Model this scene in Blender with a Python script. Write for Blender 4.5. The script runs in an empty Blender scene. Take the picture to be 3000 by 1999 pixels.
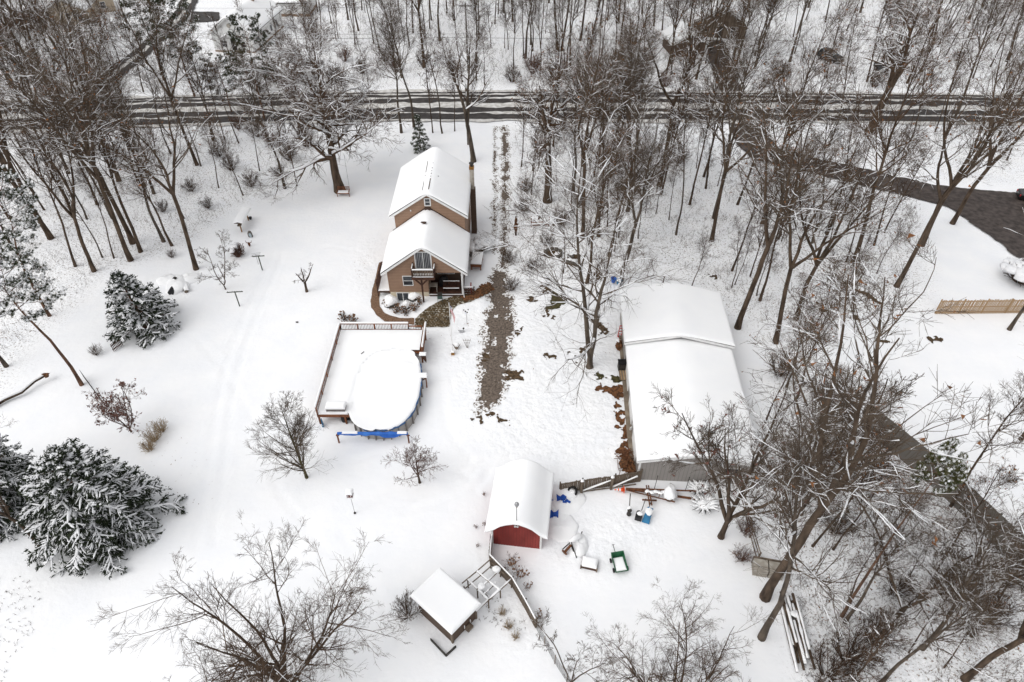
import bpy, math, random
import numpy as np

# ------------------------------------------------------------------ camera, sky, sun, exposure
SC = bpy.context.scene
COL = SC.collection
CAM_H, PITCH, FPX = 45.0, math.radians(42.0), 2000.0
S_, C_ = math.sin(PITCH), math.cos(PITCH)
cam_d = bpy.data.cameras.new('camera'); cam = bpy.data.objects.new('camera', cam_d); COL.objects.link(cam)
cam.location = (0, 0, CAM_H); cam.rotation_euler = (math.pi/2 - PITCH, 0, 0)
cam_d.sensor_width = 36.0; cam_d.lens = 36.0*FPX/3000.0
cam_d.clip_start = 0.5; cam_d.clip_end = 5000.0
SC.camera = cam
SUN_EL, SUN_AZ = math.radians(50), math.radians(-125)    # high, veiled sun from the left, a little behind the camera
W = bpy.data.worlds.new('World'); SC.world = W; W.use_nodes = True
wn = W.node_tree; bg = wn.nodes['Background']
sky = wn.nodes.new('ShaderNodeTexSky'); sky.sky_type = 'NISHITA'; sky.sun_disc = False
sky.sun_elevation = SUN_EL; sky.sun_rotation = SUN_AZ
sky.dust_density = 6.0; sky.air_density = 1.0; sky.ozone_density = 1.0
hs = wn.nodes.new('ShaderNodeHueSaturation'); hs.inputs['Saturation'].default_value = 0.12
mx_ = wn.nodes.new('ShaderNodeMixRGB'); mx_.inputs[0].default_value = 0.62; mx_.inputs[2].default_value = (6.3, 6.4, 6.6, 1)   # even cloud deck over the sky
wn.links.new(sky.outputs[0], hs.inputs['Color']); wn.links.new(hs.outputs[0], mx_.inputs[1]); wn.links.new(mx_.outputs[0], bg.inputs['Color'])
bg.inputs['Strength'].default_value = 0.14
sun_d = bpy.data.lights.new('sun', 'SUN'); sun = bpy.data.objects.new('sun', sun_d); COL.objects.link(sun)
sun_d.energy = 0.9; sun_d.angle = math.radians(60); sun_d.color = (1.0, 0.97, 0.93)
sun.rotation_euler = (math.pi/2 - SUN_EL, 0, math.atan2(math.sin(SUN_AZ), -math.cos(SUN_AZ)))
sun.location = (0, 40, 90)
SC.view_settings.view_transform = 'Standard'; SC.view_settings.look = 'None'
SC.view_settings.gamma = 1.0; SC.view_settings.use_curve_mapping = False
SC.view_settings.exposure = 0.12
SC.render.resolution_x = 1024; SC.render.resolution_y = 682

# ------------------------------------------------------------------ helpers
RNG = np.random.default_rng(7)
random.seed(7)
_LAT = np.random.default_rng(99).random((256, 256))

def vnoise(x, y):
    x = np.asarray(x, float); y = np.asarray(y, float)
    xi = np.floor(x).astype(int); yi = np.floor(y).astype(int)
    fx = x-xi; fy = y-yi; fx = fx*fx*(3-2*fx); fy = fy*fy*(3-2*fy)
    a = _LAT[xi & 255, yi & 255]; b = _LAT[(xi+1) & 255, yi & 255]
    c = _LAT[xi & 255, (yi+1) & 255]; d = _LAT[(xi+1) & 255, (yi+1) & 255]
    return (a*(1-fx)+b*fx)*(1-fy)+(c*(1-fx)+d*fx)*fy

def fbm(x, y, octv=4):
    s = 0; a = 0.5; x = np.asarray(x, float); y = np.asarray(y, float)
    for i in range(octv):
        s = s + a*(vnoise(x*2**i+17.3*i, y*2**i-9.1*i)-0.5)*2; a *= 0.5
    return s

def sstep(a, b, x):
    t = np.clip((np.asarray(x, float)-a)/(b-a), 0, 1); return t*t*(3-2*t)

def G(px, py, z=0.0):
    """photo pixel -> point on the plane at height z"""
    a = (px-1500.0)/FPX; t = (py-999.5)/FPX
    k = (CAM_H-z)/(S_+t*C_)
    return np.array([a*k, k*(C_-t*S_), z])

def in_poly(x, y, poly):
    x = np.asarray(x, float); y = np.asarray(y, float); r = np.zeros(x.shape, bool)
    n = len(poly); j = n-1
    for i in range(n):
        xi, yi = poly[i][0], poly[i][1]; xj, yj = poly[j][0], poly[j][1]
        c = ((yi > y) != (yj > y)) & (x < (xj-xi)*(y-yi)/((yj-yi) if yj != yi else 1e-9)+xi)
        r ^= c; j = i
    return r

def seg_dist(x, y, pts):
    """distance to a polyline and the parameter along it (metres)"""
    best = np.full(np.shape(x), 1e9); par = np.zeros(np.shape(x)); side = np.zeros(np.shape(x)); acc = 0.0
    for (a, b) in zip(pts[:-1], pts[1:]):
        ax, ay, bx_, by_ = a[0], a[1], b[0], b[1]
        dx, dy = bx_-ax, by_-ay; L2 = dx*dx+dy*dy+1e-12
        t = np.clip(((x-ax)*dx+(y-ay)*dy)/L2, 0, 1)
        d = np.hypot(x-(ax+t*dx), y-(ay+t*dy)); s = (x-ax)*dy-(y-ay)*dx
        m = d < best
        best = np.where(m, d, best); par = np.where(m, acc+t*math.sqrt(L2), par); side = np.where(m, np.sign(s), side)
        acc += math.sqrt(L2)
    return best, par, side

def poly_sd(x, y, poly):
    d, _, _ = seg_dist(x, y, list(poly)+[poly[0]])
    return np.where(in_poly(x, y, poly), d, -d)

# ------------------------------------------------------------------ materials
def mat(name, c1, c2=None, scale=6.0, rough=0.85, bump=0.0, bscale=None, metal=0.0, detail=5.0, lo=0.35, hi=0.65, coords='Object', spec=0.3, stretch=None):
    m = bpy.data.materials.new(name); m.use_nodes = True
    nt = m.node_tree; b = nt.nodes['Principled BSDF']
    b.inputs['Roughness'].default_value = rough; b.inputs['Metallic'].default_value = metal
    b.inputs['Specular IOR Level'].default_value = spec
    tc = nt.nodes.new('ShaderNodeTexCoord'); src = tc.outputs[coords]
    if stretch:
        mp = nt.nodes.new('ShaderNodeMapping'); mp.inputs['Scale'].default_value = stretch
        nt.links.new(src, mp.inputs['Vector']); src = mp.outputs[0]
    if c2 is not None:
        n = nt.nodes.new('ShaderNodeTexNoise'); n.inputs['Scale'].default_value = scale; n.inputs['Detail'].default_value = detail
        nt.links.new(src, n.inputs['Vector'])
        r = nt.nodes.new('ShaderNodeValToRGB')
        r.color_ramp.elements[0].position = lo; r.color_ramp.elements[0].color = (*c1, 1)
        r.color_ramp.elements[1].position = hi; r.color_ramp.elements[1].color = (*c2, 1)
        nt.links.new(n.outputs['Fac'], r.inputs[0]); nt.links.new(r.outputs[0], b.inputs['Base Color'])
    else:
        b.inputs['Base Color'].default_value = (*c1, 1)
    if bump:
        n2 = nt.nodes.new('ShaderNodeTexNoise'); n2.inputs['Scale'].default_value = bscale or scale*2; n2.inputs['Detail'].default_value = 6
        nt.links.new(src, n2.inputs['Vector'])
        bp = nt.nodes.new('ShaderNodeBump'); bp.inputs['Strength'].default_value = bump; bp.inputs['Distance'].default_value = 0.05
        nt.links.new(n2.outputs['Fac'], bp.inputs['Height']); nt.links.new(bp.outputs[0], b.inputs['Normal'])
    return m

def band_mat(name, c1, c2, axis, pitch, rough=0.7, var=None, thin=0.86, bumpd=0.02):
    """boards / lap siding: a dark line every `pitch` metres along an axis plus grain"""
    m = bpy.data.materials.new(name); m.use_nodes = True
    nt = m.node_tree; b = nt.nodes['Principled BSDF']; b.inputs['Roughness'].default_value = rough
    b.inputs['Specular IOR Level'].default_value = 0.25
    tc = nt.nodes.new('ShaderNodeTexCoord'); sp = nt.nodes.new('ShaderNodeSeparateXYZ')
    nt.links.new(tc.outputs['Object'], sp.inputs[0])
    d = nt.nodes.new('ShaderNodeMath'); d.operation = 'DIVIDE'; d.inputs[1].default_value = pitch
    nt.links.new(sp.outputs[axis], d.inputs[0])
    f = nt.nodes.new('ShaderNodeMath'); f.operation = 'FRACT'; nt.links.new(d.outputs[0], f.inputs[0])
    g = nt.nodes.new('ShaderNodeMath'); g.operation = 'GREATER_THAN'; g.inputs[1].default_value = thin
    nt.links.new(f.outputs[0], g.inputs[0])
    n = nt.nodes.new('ShaderNodeTexNoise'); n.inputs['Scale'].default_value = 1.7; n.inputs['Detail'].default_value = 7
    nt.links.new(tc.outputs['Object'], n.inputs['Vector'])
    r = nt.nodes.new('ShaderNodeValToRGB'); r.color_ramp.elements[0].position = 0.3; r.color_ramp.elements[1].position = 0.7
    v = var or tuple(x*0.86 for x in c1)
    r.color_ramp.elements[0].color = (*v, 1); r.color_ramp.elements[1].color = (*c1, 1)
    nt.links.new(n.outputs['Fac'], r.inputs[0])
    mx = nt.nodes.new('ShaderNodeMixRGB'); nt.links.new(g.outputs[0], mx.inputs[0])
    nt.links.new(r.outputs[0], mx.inputs[1]); mx.inputs[2].default_value = (*c2, 1)
    nt.links.new(mx.outputs[0], b.inputs['Base Color'])
    bp = nt.nodes.new('ShaderNodeBump'); bp.inputs['Strength'].default_value = 0.6; bp.inputs['Distance'].default_value = bumpd
    nt.links.new(f.outputs[0], bp.inputs['Height']); nt.links.new(bp.outputs[0], b.inputs['Normal'])
    return m

M = {}
M['snow'] = mat('snow', (0.875, 0.885, 0.905), (0.915, 0.918, 0.925), 0.35, 0.75, 0.25, 3.0, spec=0.2)
M['snow_roof'] = mat('snow_roof', (0.90, 0.905, 0.915), (0.925, 0.928, 0.93), 0.5, 0.8, 0.12, 2.5, spec=0.15)
M['snow_branch'] = mat('snow_branch', (0.80, 0.81, 0.83), (0.88, 0.88, 0.89), 4, 0.8, spec=0.15)
M['slush'] = mat('slush', (0.46, 0.44, 0.41), (0.70, 0.69, 0.67), 1.4, 0.8, 0.4, 6)
M['bark'] = mat('bark', (0.036, 0.024, 0.016), (0.110, 0.076, 0.052), 3.5, 0.95, 0.6, 14, stretch=(1, 1, 0.25))
M['bark2'] = mat('bark2', (0.044, 0.034, 0.026), (0.126, 0.098, 0.074), 3.0, 0.95, 0.6, 12, stretch=(1, 1, 0.25))
M['bark_pine'] = mat('bark_pine', (0.060, 0.034, 0.022), (0.185, 0.098, 0.060), 3.0, 0.95, 0.7, 10, stretch=(1, 1, 0.3))
M['twig'] = mat('twig', (0.052, 0.032, 0.021), (0.118, 0.076, 0.048), 1.2, 0.95)
M['twig2'] = mat('twig2', (0.058, 0.042, 0.030), (0.124, 0.092, 0.066), 1.2, 0.95)
M['twig_red'] = mat('twig_red', (0.085, 0.045, 0.035), (0.150, 0.085, 0.062), 1.2, 0.95)
M['needles'] = mat('needles', (0.008, 0.014, 0.007), (0.028, 0.038, 0.016), 2.5, 0.9)
M['needles2'] = mat('needles2', (0.020, 0.030, 0.014), (0.065, 0.075, 0.033), 2.5, 0.9)
M['needles3'] = mat('needles3', (0.040, 0.050, 0.016), (0.120, 0.120, 0.045), 2.5, 0.9)
M['leaf'] = mat('leaf', (0.12, 0.05, 0.02), (0.26, 0.115, 0.045), 2.0, 0.9)
M['leaf_red'] = mat('leaf_red', (0.105, 0.045, 0.034), (0.190, 0.098, 0.078), 2.0, 0.9)
M['litter'] = mat('litter', (0.060, 0.030, 0.015), (0.190, 0.082, 0.034), 5.0, 0.95, 0.8, 9, lo=0.38, hi=0.62)
M['soil'] = mat('soil', (0.036, 0.025, 0.015), (0.125, 0.080, 0.044), 5.0, 0.95, 0.8, 8)
M['gravel'] = mat('gravel', (0.060, 0.046, 0.036), (0.215, 0.172, 0.140), 5.0, 0.95, 1.0, 12, lo=0.3, hi=0.7)
M['asphalt'] = mat('asphalt', (0.030, 0.026, 0.025), (0.062, 0.055, 0.052), 1.5, 0.7, 0.4, 14)
M['wet_drive'] = mat('wet_drive', (0.032, 0.024, 0.021), (0.088, 0.070, 0.062), 1.6, 0.65, 0.6, 9)
M['concrete'] = mat('concrete', (0.145, 0.115, 0.085), (0.260, 0.215, 0.165), 1.3, 0.9, 0.3, 8)
M['block'] = mat('block', (0.28, 0.25, 0.21), (0.44, 0.41, 0.36), 1.8, 0.9, 0.3, 8)
M['siding'] = band_mat('siding', (0.345, 0.222, 0.152), (0.215, 0.132, 0.088), 'Z', 0.19, thin=0.80)
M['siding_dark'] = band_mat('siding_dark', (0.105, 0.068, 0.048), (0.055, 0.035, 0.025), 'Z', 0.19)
M['foundation'] = mat('foundation', (0.52, 0.45, 0.34), (0.62, 0.55, 0.43), 2.0, 0.9, 0.2, 10)
M['white'] = mat('white_trim', (0.70, 0.70, 0.69), (0.80, 0.80, 0.79), 1.5, 0.55)
M['barn_metal'] = band_mat('barn_metal', (0.300, 0.280, 0.262), (0.215, 0.200, 0.188), 'X', 0.30, 0.5, thin=0.82)
M['barn_door'] = mat('barn_door', (0.72, 0.72, 0.71), (0.80, 0.80, 0.79), 1.5, 0.5)
M['shingle'] = mat('shingle', (0.045, 0.028, 0.022), (0.090, 0.055, 0.042), 3, 0.9, 0.4, 12)
M['glass'] = mat('glass', (0.018, 0.021, 0.026), (0.045, 0.050, 0.058), 1.2, 0.08, spec=0.6)
M['curtain'] = mat('curtain', (0.20, 0.20, 0.21), (0.36, 0.36, 0.37), 6, 0.9, stretch=(6, 1, 0.3))
M['stain'] = mat('deck_stain', (0.115, 0.040, 0.018), (0.235, 0.090, 0.038), 2.5, 0.75, 0.3, 10, stretch=(1, 1, 0.4))
M['stain_dark'] = mat('dark_stain', (0.035, 0.016, 0.011), (0.085, 0.038, 0.024), 2.5, 0.75, 0.3, 10)
M['wood_old'] = mat('weathered_wood', (0.085, 0.062, 0.044), (0.215, 0.170, 0.130), 2.2, 0.92, 0.5, 9, stretch=(1, 1, 0.25))
M['wood_new'] = mat('new_wood', (0.300, 0.190, 0.098), (0.440, 0.300, 0.170), 1.8, 0.85, 0.3, 8, stretch=(1, 1, 0.3))
M['wood_post'] = mat('post_wood', (0.190, 0.090, 0.020), (0.330, 0.165, 0.045), 2.2, 0.85, 0.3, 8)
M['wall_board'] = mat('fence_board', (0.140, 0.127, 0.112), (0.190, 0.174, 0.156), 1.6, 0.92, 0.4, 8, stretch=(1, 1, 0.2))
M['red'] = mat('red_paint', (0.175, 0.024, 0.020), (0.290, 0.046, 0.038), 1.1, 0.7, 0.2, 12, stretch=(1, 1, 0.3))
M['red_dark'] = mat('red_groove', (0.075, 0.012, 0.010), (0.11, 0.016, 0.014), 2, 0.8)
M['brick'] = mat('brick_path', (0.110, 0.062, 0.038), (0.255, 0.155, 0.098), 7, 0.92, 0.5, 14)
M['paver'] = mat('paver', (0.050, 0.034, 0.017), (0.150, 0.105, 0.055), 2.2, 0.9, 0.4, 14)
M['joint'] = mat('joint_snow', (0.080, 0.058, 0.032), (0.52, 0.49, 0.42), 3.5, 0.9, lo=0.45, hi=0.62)
M['rust'] = mat('rust', (0.060, 0.026, 0.014), (0.190, 0.075, 0.034), 6, 0.9, 0.4, 20)
M['iron'] = mat('dark_iron', (0.022, 0.020, 0.018), (0.050, 0.044, 0.038), 6, 0.7)
M['black'] = mat('black_plastic', (0.008, 0.008, 0.009), (0.016, 0.016, 0.018), 4, 0.5)
M['blue'] = mat('blue_vinyl', (0.012, 0.095, 0.420), (0.045, 0.190, 0.580), 1.3, 0.5, 0.4, 8)
M['tarp'] = mat('blue_tarp', (0.008, 0.048, 0.270), (0.020, 0.095, 0.420), 4, 0.5, 0.5, 9)
M['liner'] = mat('blue_liner', (0.020, 0.060, 0.150), (0.055, 0.130, 0.280), 5, 0.5)
M['pool_panel'] = mat('pool_panel', (0.31, 0.29, 0.275), (0.40, 0.38, 0.36), 1.2, 0.6)
M['pool_post'] = mat('pool_upright', (0.17, 0.155, 0.145), (0.23, 0.21, 0.195), 2, 0.6)
M['box_grey'] = mat('box_grey', (0.130, 0.112, 0.108), (0.175, 0.152, 0.146), 1.5, 0.6)
M['green'] = mat('green_plastic', (0.010, 0.070, 0.030), (0.022, 0.125, 0.055), 3, 0.5)
M['green_metal'] = mat('green_metal', (0.050, 0.085, 0.075), (0.085, 0.125, 0.112), 4, 0.6)
M['plow'] = mat('plow_blue', (0.010, 0.120, 0.250), (0.022, 0.180, 0.350), 3, 0.5)
M['orange'] = mat('cone_orange', (0.74, 0.085, 0.020), (0.85, 0.130, 0.035), 3, 0.5)
M['red_bright'] = mat('red_bright', (0.42, 0.012, 0.016), (0.55, 0.022, 0.026), 3, 0.5)
M['steel'] = mat('galvanised', (0.30, 0.30, 0.31), (0.46, 0.46, 0.47), 5, 0.4, metal=0.6)
M['tpost'] = mat('green_grey_paint', (0.050, 0.058, 0.045), (0.095, 0.105, 0.085), 5, 0.7)
M['stone'] = mat('stone', (0.070, 0.062, 0.054), (0.165, 0.150, 0.132), 4, 0.9, 0.6, 8)
M['ice'] = mat('ice', (0.34, 0.40, 0.43), (0.48, 0.54, 0.57), 3, 0.25)
M['pole_wood'] = mat('pole_wood', (0.100, 0.088, 0.078), (0.190, 0.170, 0.150), 3, 0.9, 0.3, 10, stretch=(1, 1, 0.2))
M['tan'] = mat('tan_siding', (0.33, 0.27, 0.205), (0.41, 0.345, 0.265), 1.2, 0.85)
M['brick_base'] = mat('brick_base', (0.22, 0.155, 0.110), (0.34, 0.26, 0.20), 4, 0.9)
M['car_dark'] = mat('car_dark', (0.018, 0.022, 0.022), (0.030, 0.034, 0.034), 2, 0.25, spec=0.6)
M['car_black'] = mat('car_black', (0.006, 0.006, 0.007), (0.012, 0.012, 0.013), 2, 0.2, spec=0.6)
M['windscreen'] = mat('windscreen', (0.10, 0.13, 0.14), (0.16, 0.19, 0.20), 1, 0.15, spec=0.6)
M['tyre'] = mat('tyre', (0.010, 0.010, 0.010), (0.022, 0.020, 0.020), 6, 0.85)
M['flower'] = mat('dead_flower', (0.150, 0.075, 0.040), (0.260, 0.150, 0.085), 8, 0.95)
M['straw'] = mat('straw', (0.28, 0.20, 0.12), (0.42, 0.32, 0.20), 3, 0.95)
M['flag_red'] = mat('flag_red', (0.45, 0.020, 0.035), (0.55, 0.032, 0.050), 3, 0.8)
M['flag_white'] = mat('flag_white', (0.74, 0.74, 0.74), (0.82, 0.82, 0.82), 3, 0.8)
M['flag_blue'] = mat('flag_blue', (0.022, 0.035, 0.150), (0.035, 0.055, 0.210), 3, 0.8)
M['rock_moss'] = mat('mossy_ground', (0.030, 0.028, 0.010), (0.095, 0.080, 0.032), 4, 0.95, 0.8, 9)

def speck_mat(name, base, dark, scale, attr=None, lo=0.60, hi=0.66):
    m = mat(name, *base, 0.35, 0.75, 0.30, 3.0, spec=0.2); nt = m.node_tree; b = nt.nodes['Principled BSDF']
    old = b.inputs['Base Color'].links[0].from_socket
    tc = nt.nodes.new('ShaderNodeTexCoord'); n = nt.nodes.new('ShaderNodeTexNoise'); n.inputs['Scale'].default_value = scale; n.inputs['Detail'].default_value = 3; n.inputs['Roughness'].default_value = 0.6
    nt.links.new(tc.outputs['Object'], n.inputs['Vector'])
    mr = nt.nodes.new('ShaderNodeMapRange'); mr.inputs['From Min'].default_value = lo; mr.inputs['From Max'].default_value = hi; nt.links.new(n.outputs['Fac'], mr.inputs['Value'])
    fac = mr.outputs[0]
    if attr:
        a = nt.nodes.new('ShaderNodeAttribute'); a.attribute_name = attr; k = nt.nodes.new('ShaderNodeMath'); k.operation = 'MULTIPLY'; nt.links.new(fac, k.inputs[0]); nt.links.new(a.outputs['Fac'], k.inputs[1]); fac = k.outputs[0]
    if attr:
        a2 = nt.nodes.new('ShaderNodeAttribute'); a2.attribute_name = 'trample'; n2 = nt.nodes.new('ShaderNodeTexNoise'); n2.inputs['Scale'].default_value = 1.9; n2.inputs['Detail'].default_value = 5; nt.links.new(tc.outputs['Object'], n2.inputs['Vector'])
        k2 = nt.nodes.new('ShaderNodeMath'); k2.operation = 'MULTIPLY'; nt.links.new(n2.outputs['Fac'], k2.inputs[0]); nt.links.new(a2.outputs['Fac'], k2.inputs[1])
        bp2 = nt.nodes.new('ShaderNodeBump'); bp2.inputs['Strength'].default_value = 0.9; bp2.inputs['Distance'].default_value = 0.35; nt.links.new(k2.outputs[0], bp2.inputs['Height'])
        ob = b.inputs['Normal'].links[0].from_node; nt.links.new(bp2.outputs[0], ob.inputs['Normal'])
    mx = nt.nodes.new('ShaderNodeMixRGB'); nt.links.new(fac, mx.inputs[0]); nt.links.new(old, mx.inputs[1]); mx.inputs[2].default_value = (*dark, 1); nt.links.new(mx.outputs[0], b.inputs['Base Color'])
    return m
M['snow_ground'] = speck_mat('snow_ground', ((0.875, 0.885, 0.905), (0.915, 0.918, 0.925)), (0.20, 0.155, 0.12), 5.5, 'litter', 0.555, 0.66)
M['thin_snow'] = speck_mat('thin_snow', ((0.78, 0.775, 0.77), (0.88, 0.88, 0.88)), (0.150, 0.115, 0.09), 4.5, None, 0.50, 0.56)
# ------------------------------------------------------------------ mesh building
def fast_mesh(name, V, F4=None, F3=None, smooth=False):
    me = bpy.data.meshes.new(name)
    V = np.asarray(V, np.float32).reshape(-1, 3)
    F4 = np.zeros((0, 4), np.int32) if F4 is None or len(F4) == 0 else np.asarray(F4, np.int32)
    F3 = np.zeros((0, 3), np.int32) if F3 is None or len(F3) == 0 else np.asarray(F3, np.int32)
    me.vertices.add(len(V)); me.vertices.foreach_set('co', V.ravel())
    loops = np.concatenate([F4.ravel(), F3.ravel()]).astype(np.int32)
    n4, n3 = len(F4), len(F3)
    starts = np.concatenate([np.arange(n4)*4, n4*4+np.arange(n3)*3]).astype(np.int32)
    tot = np.concatenate([np.full(n4, 4), np.full(n3, 3)]).astype(np.int32)
    me.loops.add(len(loops)); me.loops.foreach_set('vertex_index', loops)
    me.polygons.add(n4+n3); me.polygons.foreach_set('loop_start', starts); me.polygons.foreach_set('loop_total', tot)
    me.polygons.foreach_set('use_smooth', np.full(n4+n3, smooth, dtype=bool))
    me.update(calc_edges=True)
    return me

def tubes(P, R, k, close=False):
    """P [M,N,3], R [M,N] -> verts, quads"""
    P = np.asarray(P, float); R = np.asarray(R, float)
    Mn, N, _ = P.shape
    T = np.gradient(P, axis=1); T /= (np.linalg.norm(T, axis=2, keepdims=True)+1e-9)
    ref = np.where(np.abs(T[:, :1, 2:3]) < 0.9, np.array([0, 0, 1.0]), np.array([1.0, 0, 0]))
    ref = np.repeat(ref, N, axis=1)
    U = np.cross(T, ref); U /= (np.linalg.norm(U, axis=2, keepdims=True)+1e-9); Vv = np.cross(T, U)
    a = np.arange(k)*2*math.pi/k+0.4
    V = P[:, :, None, :]+R[:, :, None, None]*(np.cos(a)[None, None, :, None]*U[:, :, None, :]+np.sin(a)[None, None, :, None]*Vv[:, :, None, :])
    m, n, j = np.meshgrid(np.arange(Mn), np.arange(N-1), np.arange(k), indexing='ij')
    j2 = (j+1) % k
    i = lambda mm, nn, jj: (mm*N+nn)*k+jj
    F = np.stack([i(m, n, j), i(m, n, j2), i(m, n+1, j2), i(m, n+1, j)], -1).reshape(-1, 4)
    return V.reshape(-1, 3), F

class MB:
    def __init__(s): s.v = []; s.f = []
    def add(s, verts, faces):
        o = len(s.v); s.v += [tuple(map(float, p)) for p in verts]; s.f += [tuple(int(i)+o for i in f) for f in faces]; return s
    def box(s, c, d, rz=0.0, top=None, rx=0.0):
        """box centred at c, size d; top=(sx,sy) scales the top face"""
        hx, hy, hz = d[0]/2, d[1]/2, d[2]/2; tx, ty = top or (1, 1)
        P = [(-hx, -hy, -hz), (hx, -hy, -hz), (hx, hy, -hz), (-hx, hy, -hz), (-hx*tx, -hy*ty, hz), (hx*tx, -hy*ty, hz), (hx*tx, hy*ty, hz), (-hx*tx, hy*ty, hz)]
        cr, sr = math.cos(rx), math.sin(rx); ca, sa = math.cos(rz), math.sin(rz); Q = []
        for x, y, z in P:
            y, z = y*cr-z*sr, y*sr+z*cr
            Q.append((c[0]+x*ca-y*sa, c[1]+x*sa+y*ca, c[2]+z))
        return s.add(Q, [(0, 3, 2, 1), (4, 5, 6, 7), (0, 1, 5, 4), (1, 2, 6, 5), (2, 3, 7, 6), (3, 0, 4, 7)])
    def bx(s, x0, x1, y0, y1, z0, z1): return s.box(((x0+x1)/2, (y0+y1)/2, (z0+z1)/2), (x1-x0, y1-y0, z1-z0))
    def beam(s, a, b, w, h=None):
        """rectangular bar from a to b (w wide, h tall)"""
        a = np.array(a, float); b = np.array(b, float); h = h or w
        t = b-a; t = t/(np.linalg.norm(t)+1e-9)
        ref = np.array([0, 0, 1.0]) if abs(t[2]) < 0.95 else np.array([1.0, 0, 0])
        u = np.cross(t, ref); u /= np.linalg.norm(u); v = np.cross(u, t)
        P = [p+sx*u*w/2+sz*v*h/2 for p in (a, b) for sx, sz in ((-1, -1), (1, -1), (1, 1), (-1, 1))]
        return s.add(P, [(0, 1, 2, 3), (7, 6, 5, 4), (0, 4, 5, 1), (1, 5, 6, 2), (2, 6, 7, 3), (3, 7, 4, 0)])
    def tube(s, pts, rad, k=8, cap=True):
        P = np.array(pts, float)[None]; R = np.broadcast_to(np.array(rad, float), (len(pts),))[None]
        V, F = tubes(P, R, k); n = len(pts)
        F = [tuple(f) for f in F]
        if cap: F += [tuple(range(k-1, -1, -1)), tuple((n-1)*k+i for i in range(k))]
        return s.add(V, F)
    def lathe(s, prof, c=(0, 0, 0), k=16, ax=1.0, ay=1.0):
        """prof list of (r,z)"""
        V = []; F = []
        for r, z in prof:
            for i in range(k):
                a = 2*math.pi*i/k; V.append((c[0]+r*ax*math.cos(a), c[1]+r*ay*math.sin(a), c[2]+z))
        for j in range(len(prof)-1):
            for i in range(k):
                F.append((j*k+i, j*k+(i+1) % k, (j+1)*k+(i+1) % k, (j+1)*k+i))
        F.append(tuple(range(k-1, -1, -1))); F.append(tuple((len(prof)-1)*k+i for i in range(k)))
        return s.add(V, F)
    def prism(s, poly, y0, y1):
        """polygon in x,z extruded along y"""
        n = len(poly); V = [(x, y0, z) for x, z in poly]+[(x, y1, z) for x, z in poly]
        F = [tuple(range(n)), tuple(range(2*n-1, n-1, -1))]
        F += [(i, n+i, n+(i+1) % n, (i+1) % n) for i in range(n)]
        return s.add(V, F)
    def slab(s, poly, z0, z1):
        """polygon in x,y between two heights"""
        n = len(poly); V = [(x, y, z0) for x, y in poly]+[(x, y, z1) for x, y in poly]
        F = [tuple(range(n-1, -1, -1)), tuple(range(n, 2*n))]
        F += [(i, (i+1) % n, n+(i+1) % n, n+i) for i in range(n)]
        return s.add(V, F)
    def blob(s, c, r, seed=0, k=12, rough=0.12, flat=0.0):
        """lumpy rounded mass; r=(rx,ry,rz); flat cuts the bottom at c.z-flat"""
        rg = np.random.default_rng(seed+1); V = []; F = []; n = max(5, k//2)
        ph = rg.random(6)*6.28
        for j in range(n+1):
            t = math.pi*j/n
            for i in range(k):
                a = 2*math.pi*i/k
                q = 1+rough*(math.sin(2*a+ph[0]+2*t)+0.7*math.sin(3*a+ph[1]-3*t)+0.5*math.sin(5*a+ph[2]+4*t))
                z = r[2]*math.cos(t)*q
                if flat and z < -flat: z = -flat
                V.append((c[0]+r[0]*math.sin(t)*math.cos(a)*q, c[1]+r[1]*math.sin(t)*math.sin(a)*q, c[2]+z))
        for j in range(n):
            for i in range(k):
                F.append((j*k+i, (j+1)*k+i, (j+1)*k+(i+1) % k, j*k+(i+1) % k))
        return s.add(V, F)
    def snow(s, xs, ys, base, th, edge=0.25, rough=0.02, seed=0):
        """soft-edged layer of snow on a surface z=base(x,y) over a rectangle"""
        def lines(a, b):
            L = b-a; e = [0, 0.06, 0.18, 0.4, 0.7, 1.0]; e = [q*min(edge, L*0.45) for q in e]
            n = max(2, int((L-2*e[-1])/0.45)); mid = list(np.linspace(a+e[-1], b-e[-1], n+1))
            return np.array([a+q for q in e[:-1]]+mid+[b-q for q in e[:-1][::-1]])
        X = lines(*xs); Y = lines(*ys); gx, gy = np.meshgrid(X, Y, indexing='ij')
        d = np.minimum(np.minimum(gx-xs[0], xs[1]-gx), np.minimum(gy-ys[0], ys[1]-gy))
        q = np.clip(d/edge, 0, 1); pr = np.sqrt(np.clip(1-(1-q)**2, 0, 1))
        B = np.vectorize(base)(gx, gy)
        jx = 0.35*edge*fbm(gx*2.1+seed, gy*2.1, 2)*(1-q)
        Z = B+th*(0.18+0.82*pr)+rough*(fbm(gx*0.8+seed*3.1, gy*0.8, 3)+1.1*fbm(gx*0.35+seed, gy*0.35+9, 2))*q
        nx, ny = gx.shape
        V = np.concatenate([np.stack([gx+jx*0.3, gy+jx*0.3, Z], -1).reshape(-1, 3), np.stack([gx, gy, B-0.004], -1).reshape(-1, 3)])
        F = []; o = nx*ny
        I = lambda i, j: i*ny+j
        for i in range(nx-1):
            for j in range(ny-1): F.append((I(i, j), I(i+1, j), I(i+1, j+1), I(i, j+1)))
        for i in range(nx-1):
            F.append((I(i, 0), o+I(i, 0), o+I(i+1, 0), I(i+1, 0))); F.append((I(i, ny-1), I(i+1, ny-1), o+I(i+1, ny-1), o+I(i, ny-1)))
        for j in range(ny-1):
            F.append((I(0, j), I(0, j+1), o+I(0, j+1), o+I(0, j))); F.append((I(nx-1, j), o+I(nx-1, j), o+I(nx-1, j+1), I(nx-1, j+1)))
        return s.add(V, F)
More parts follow.
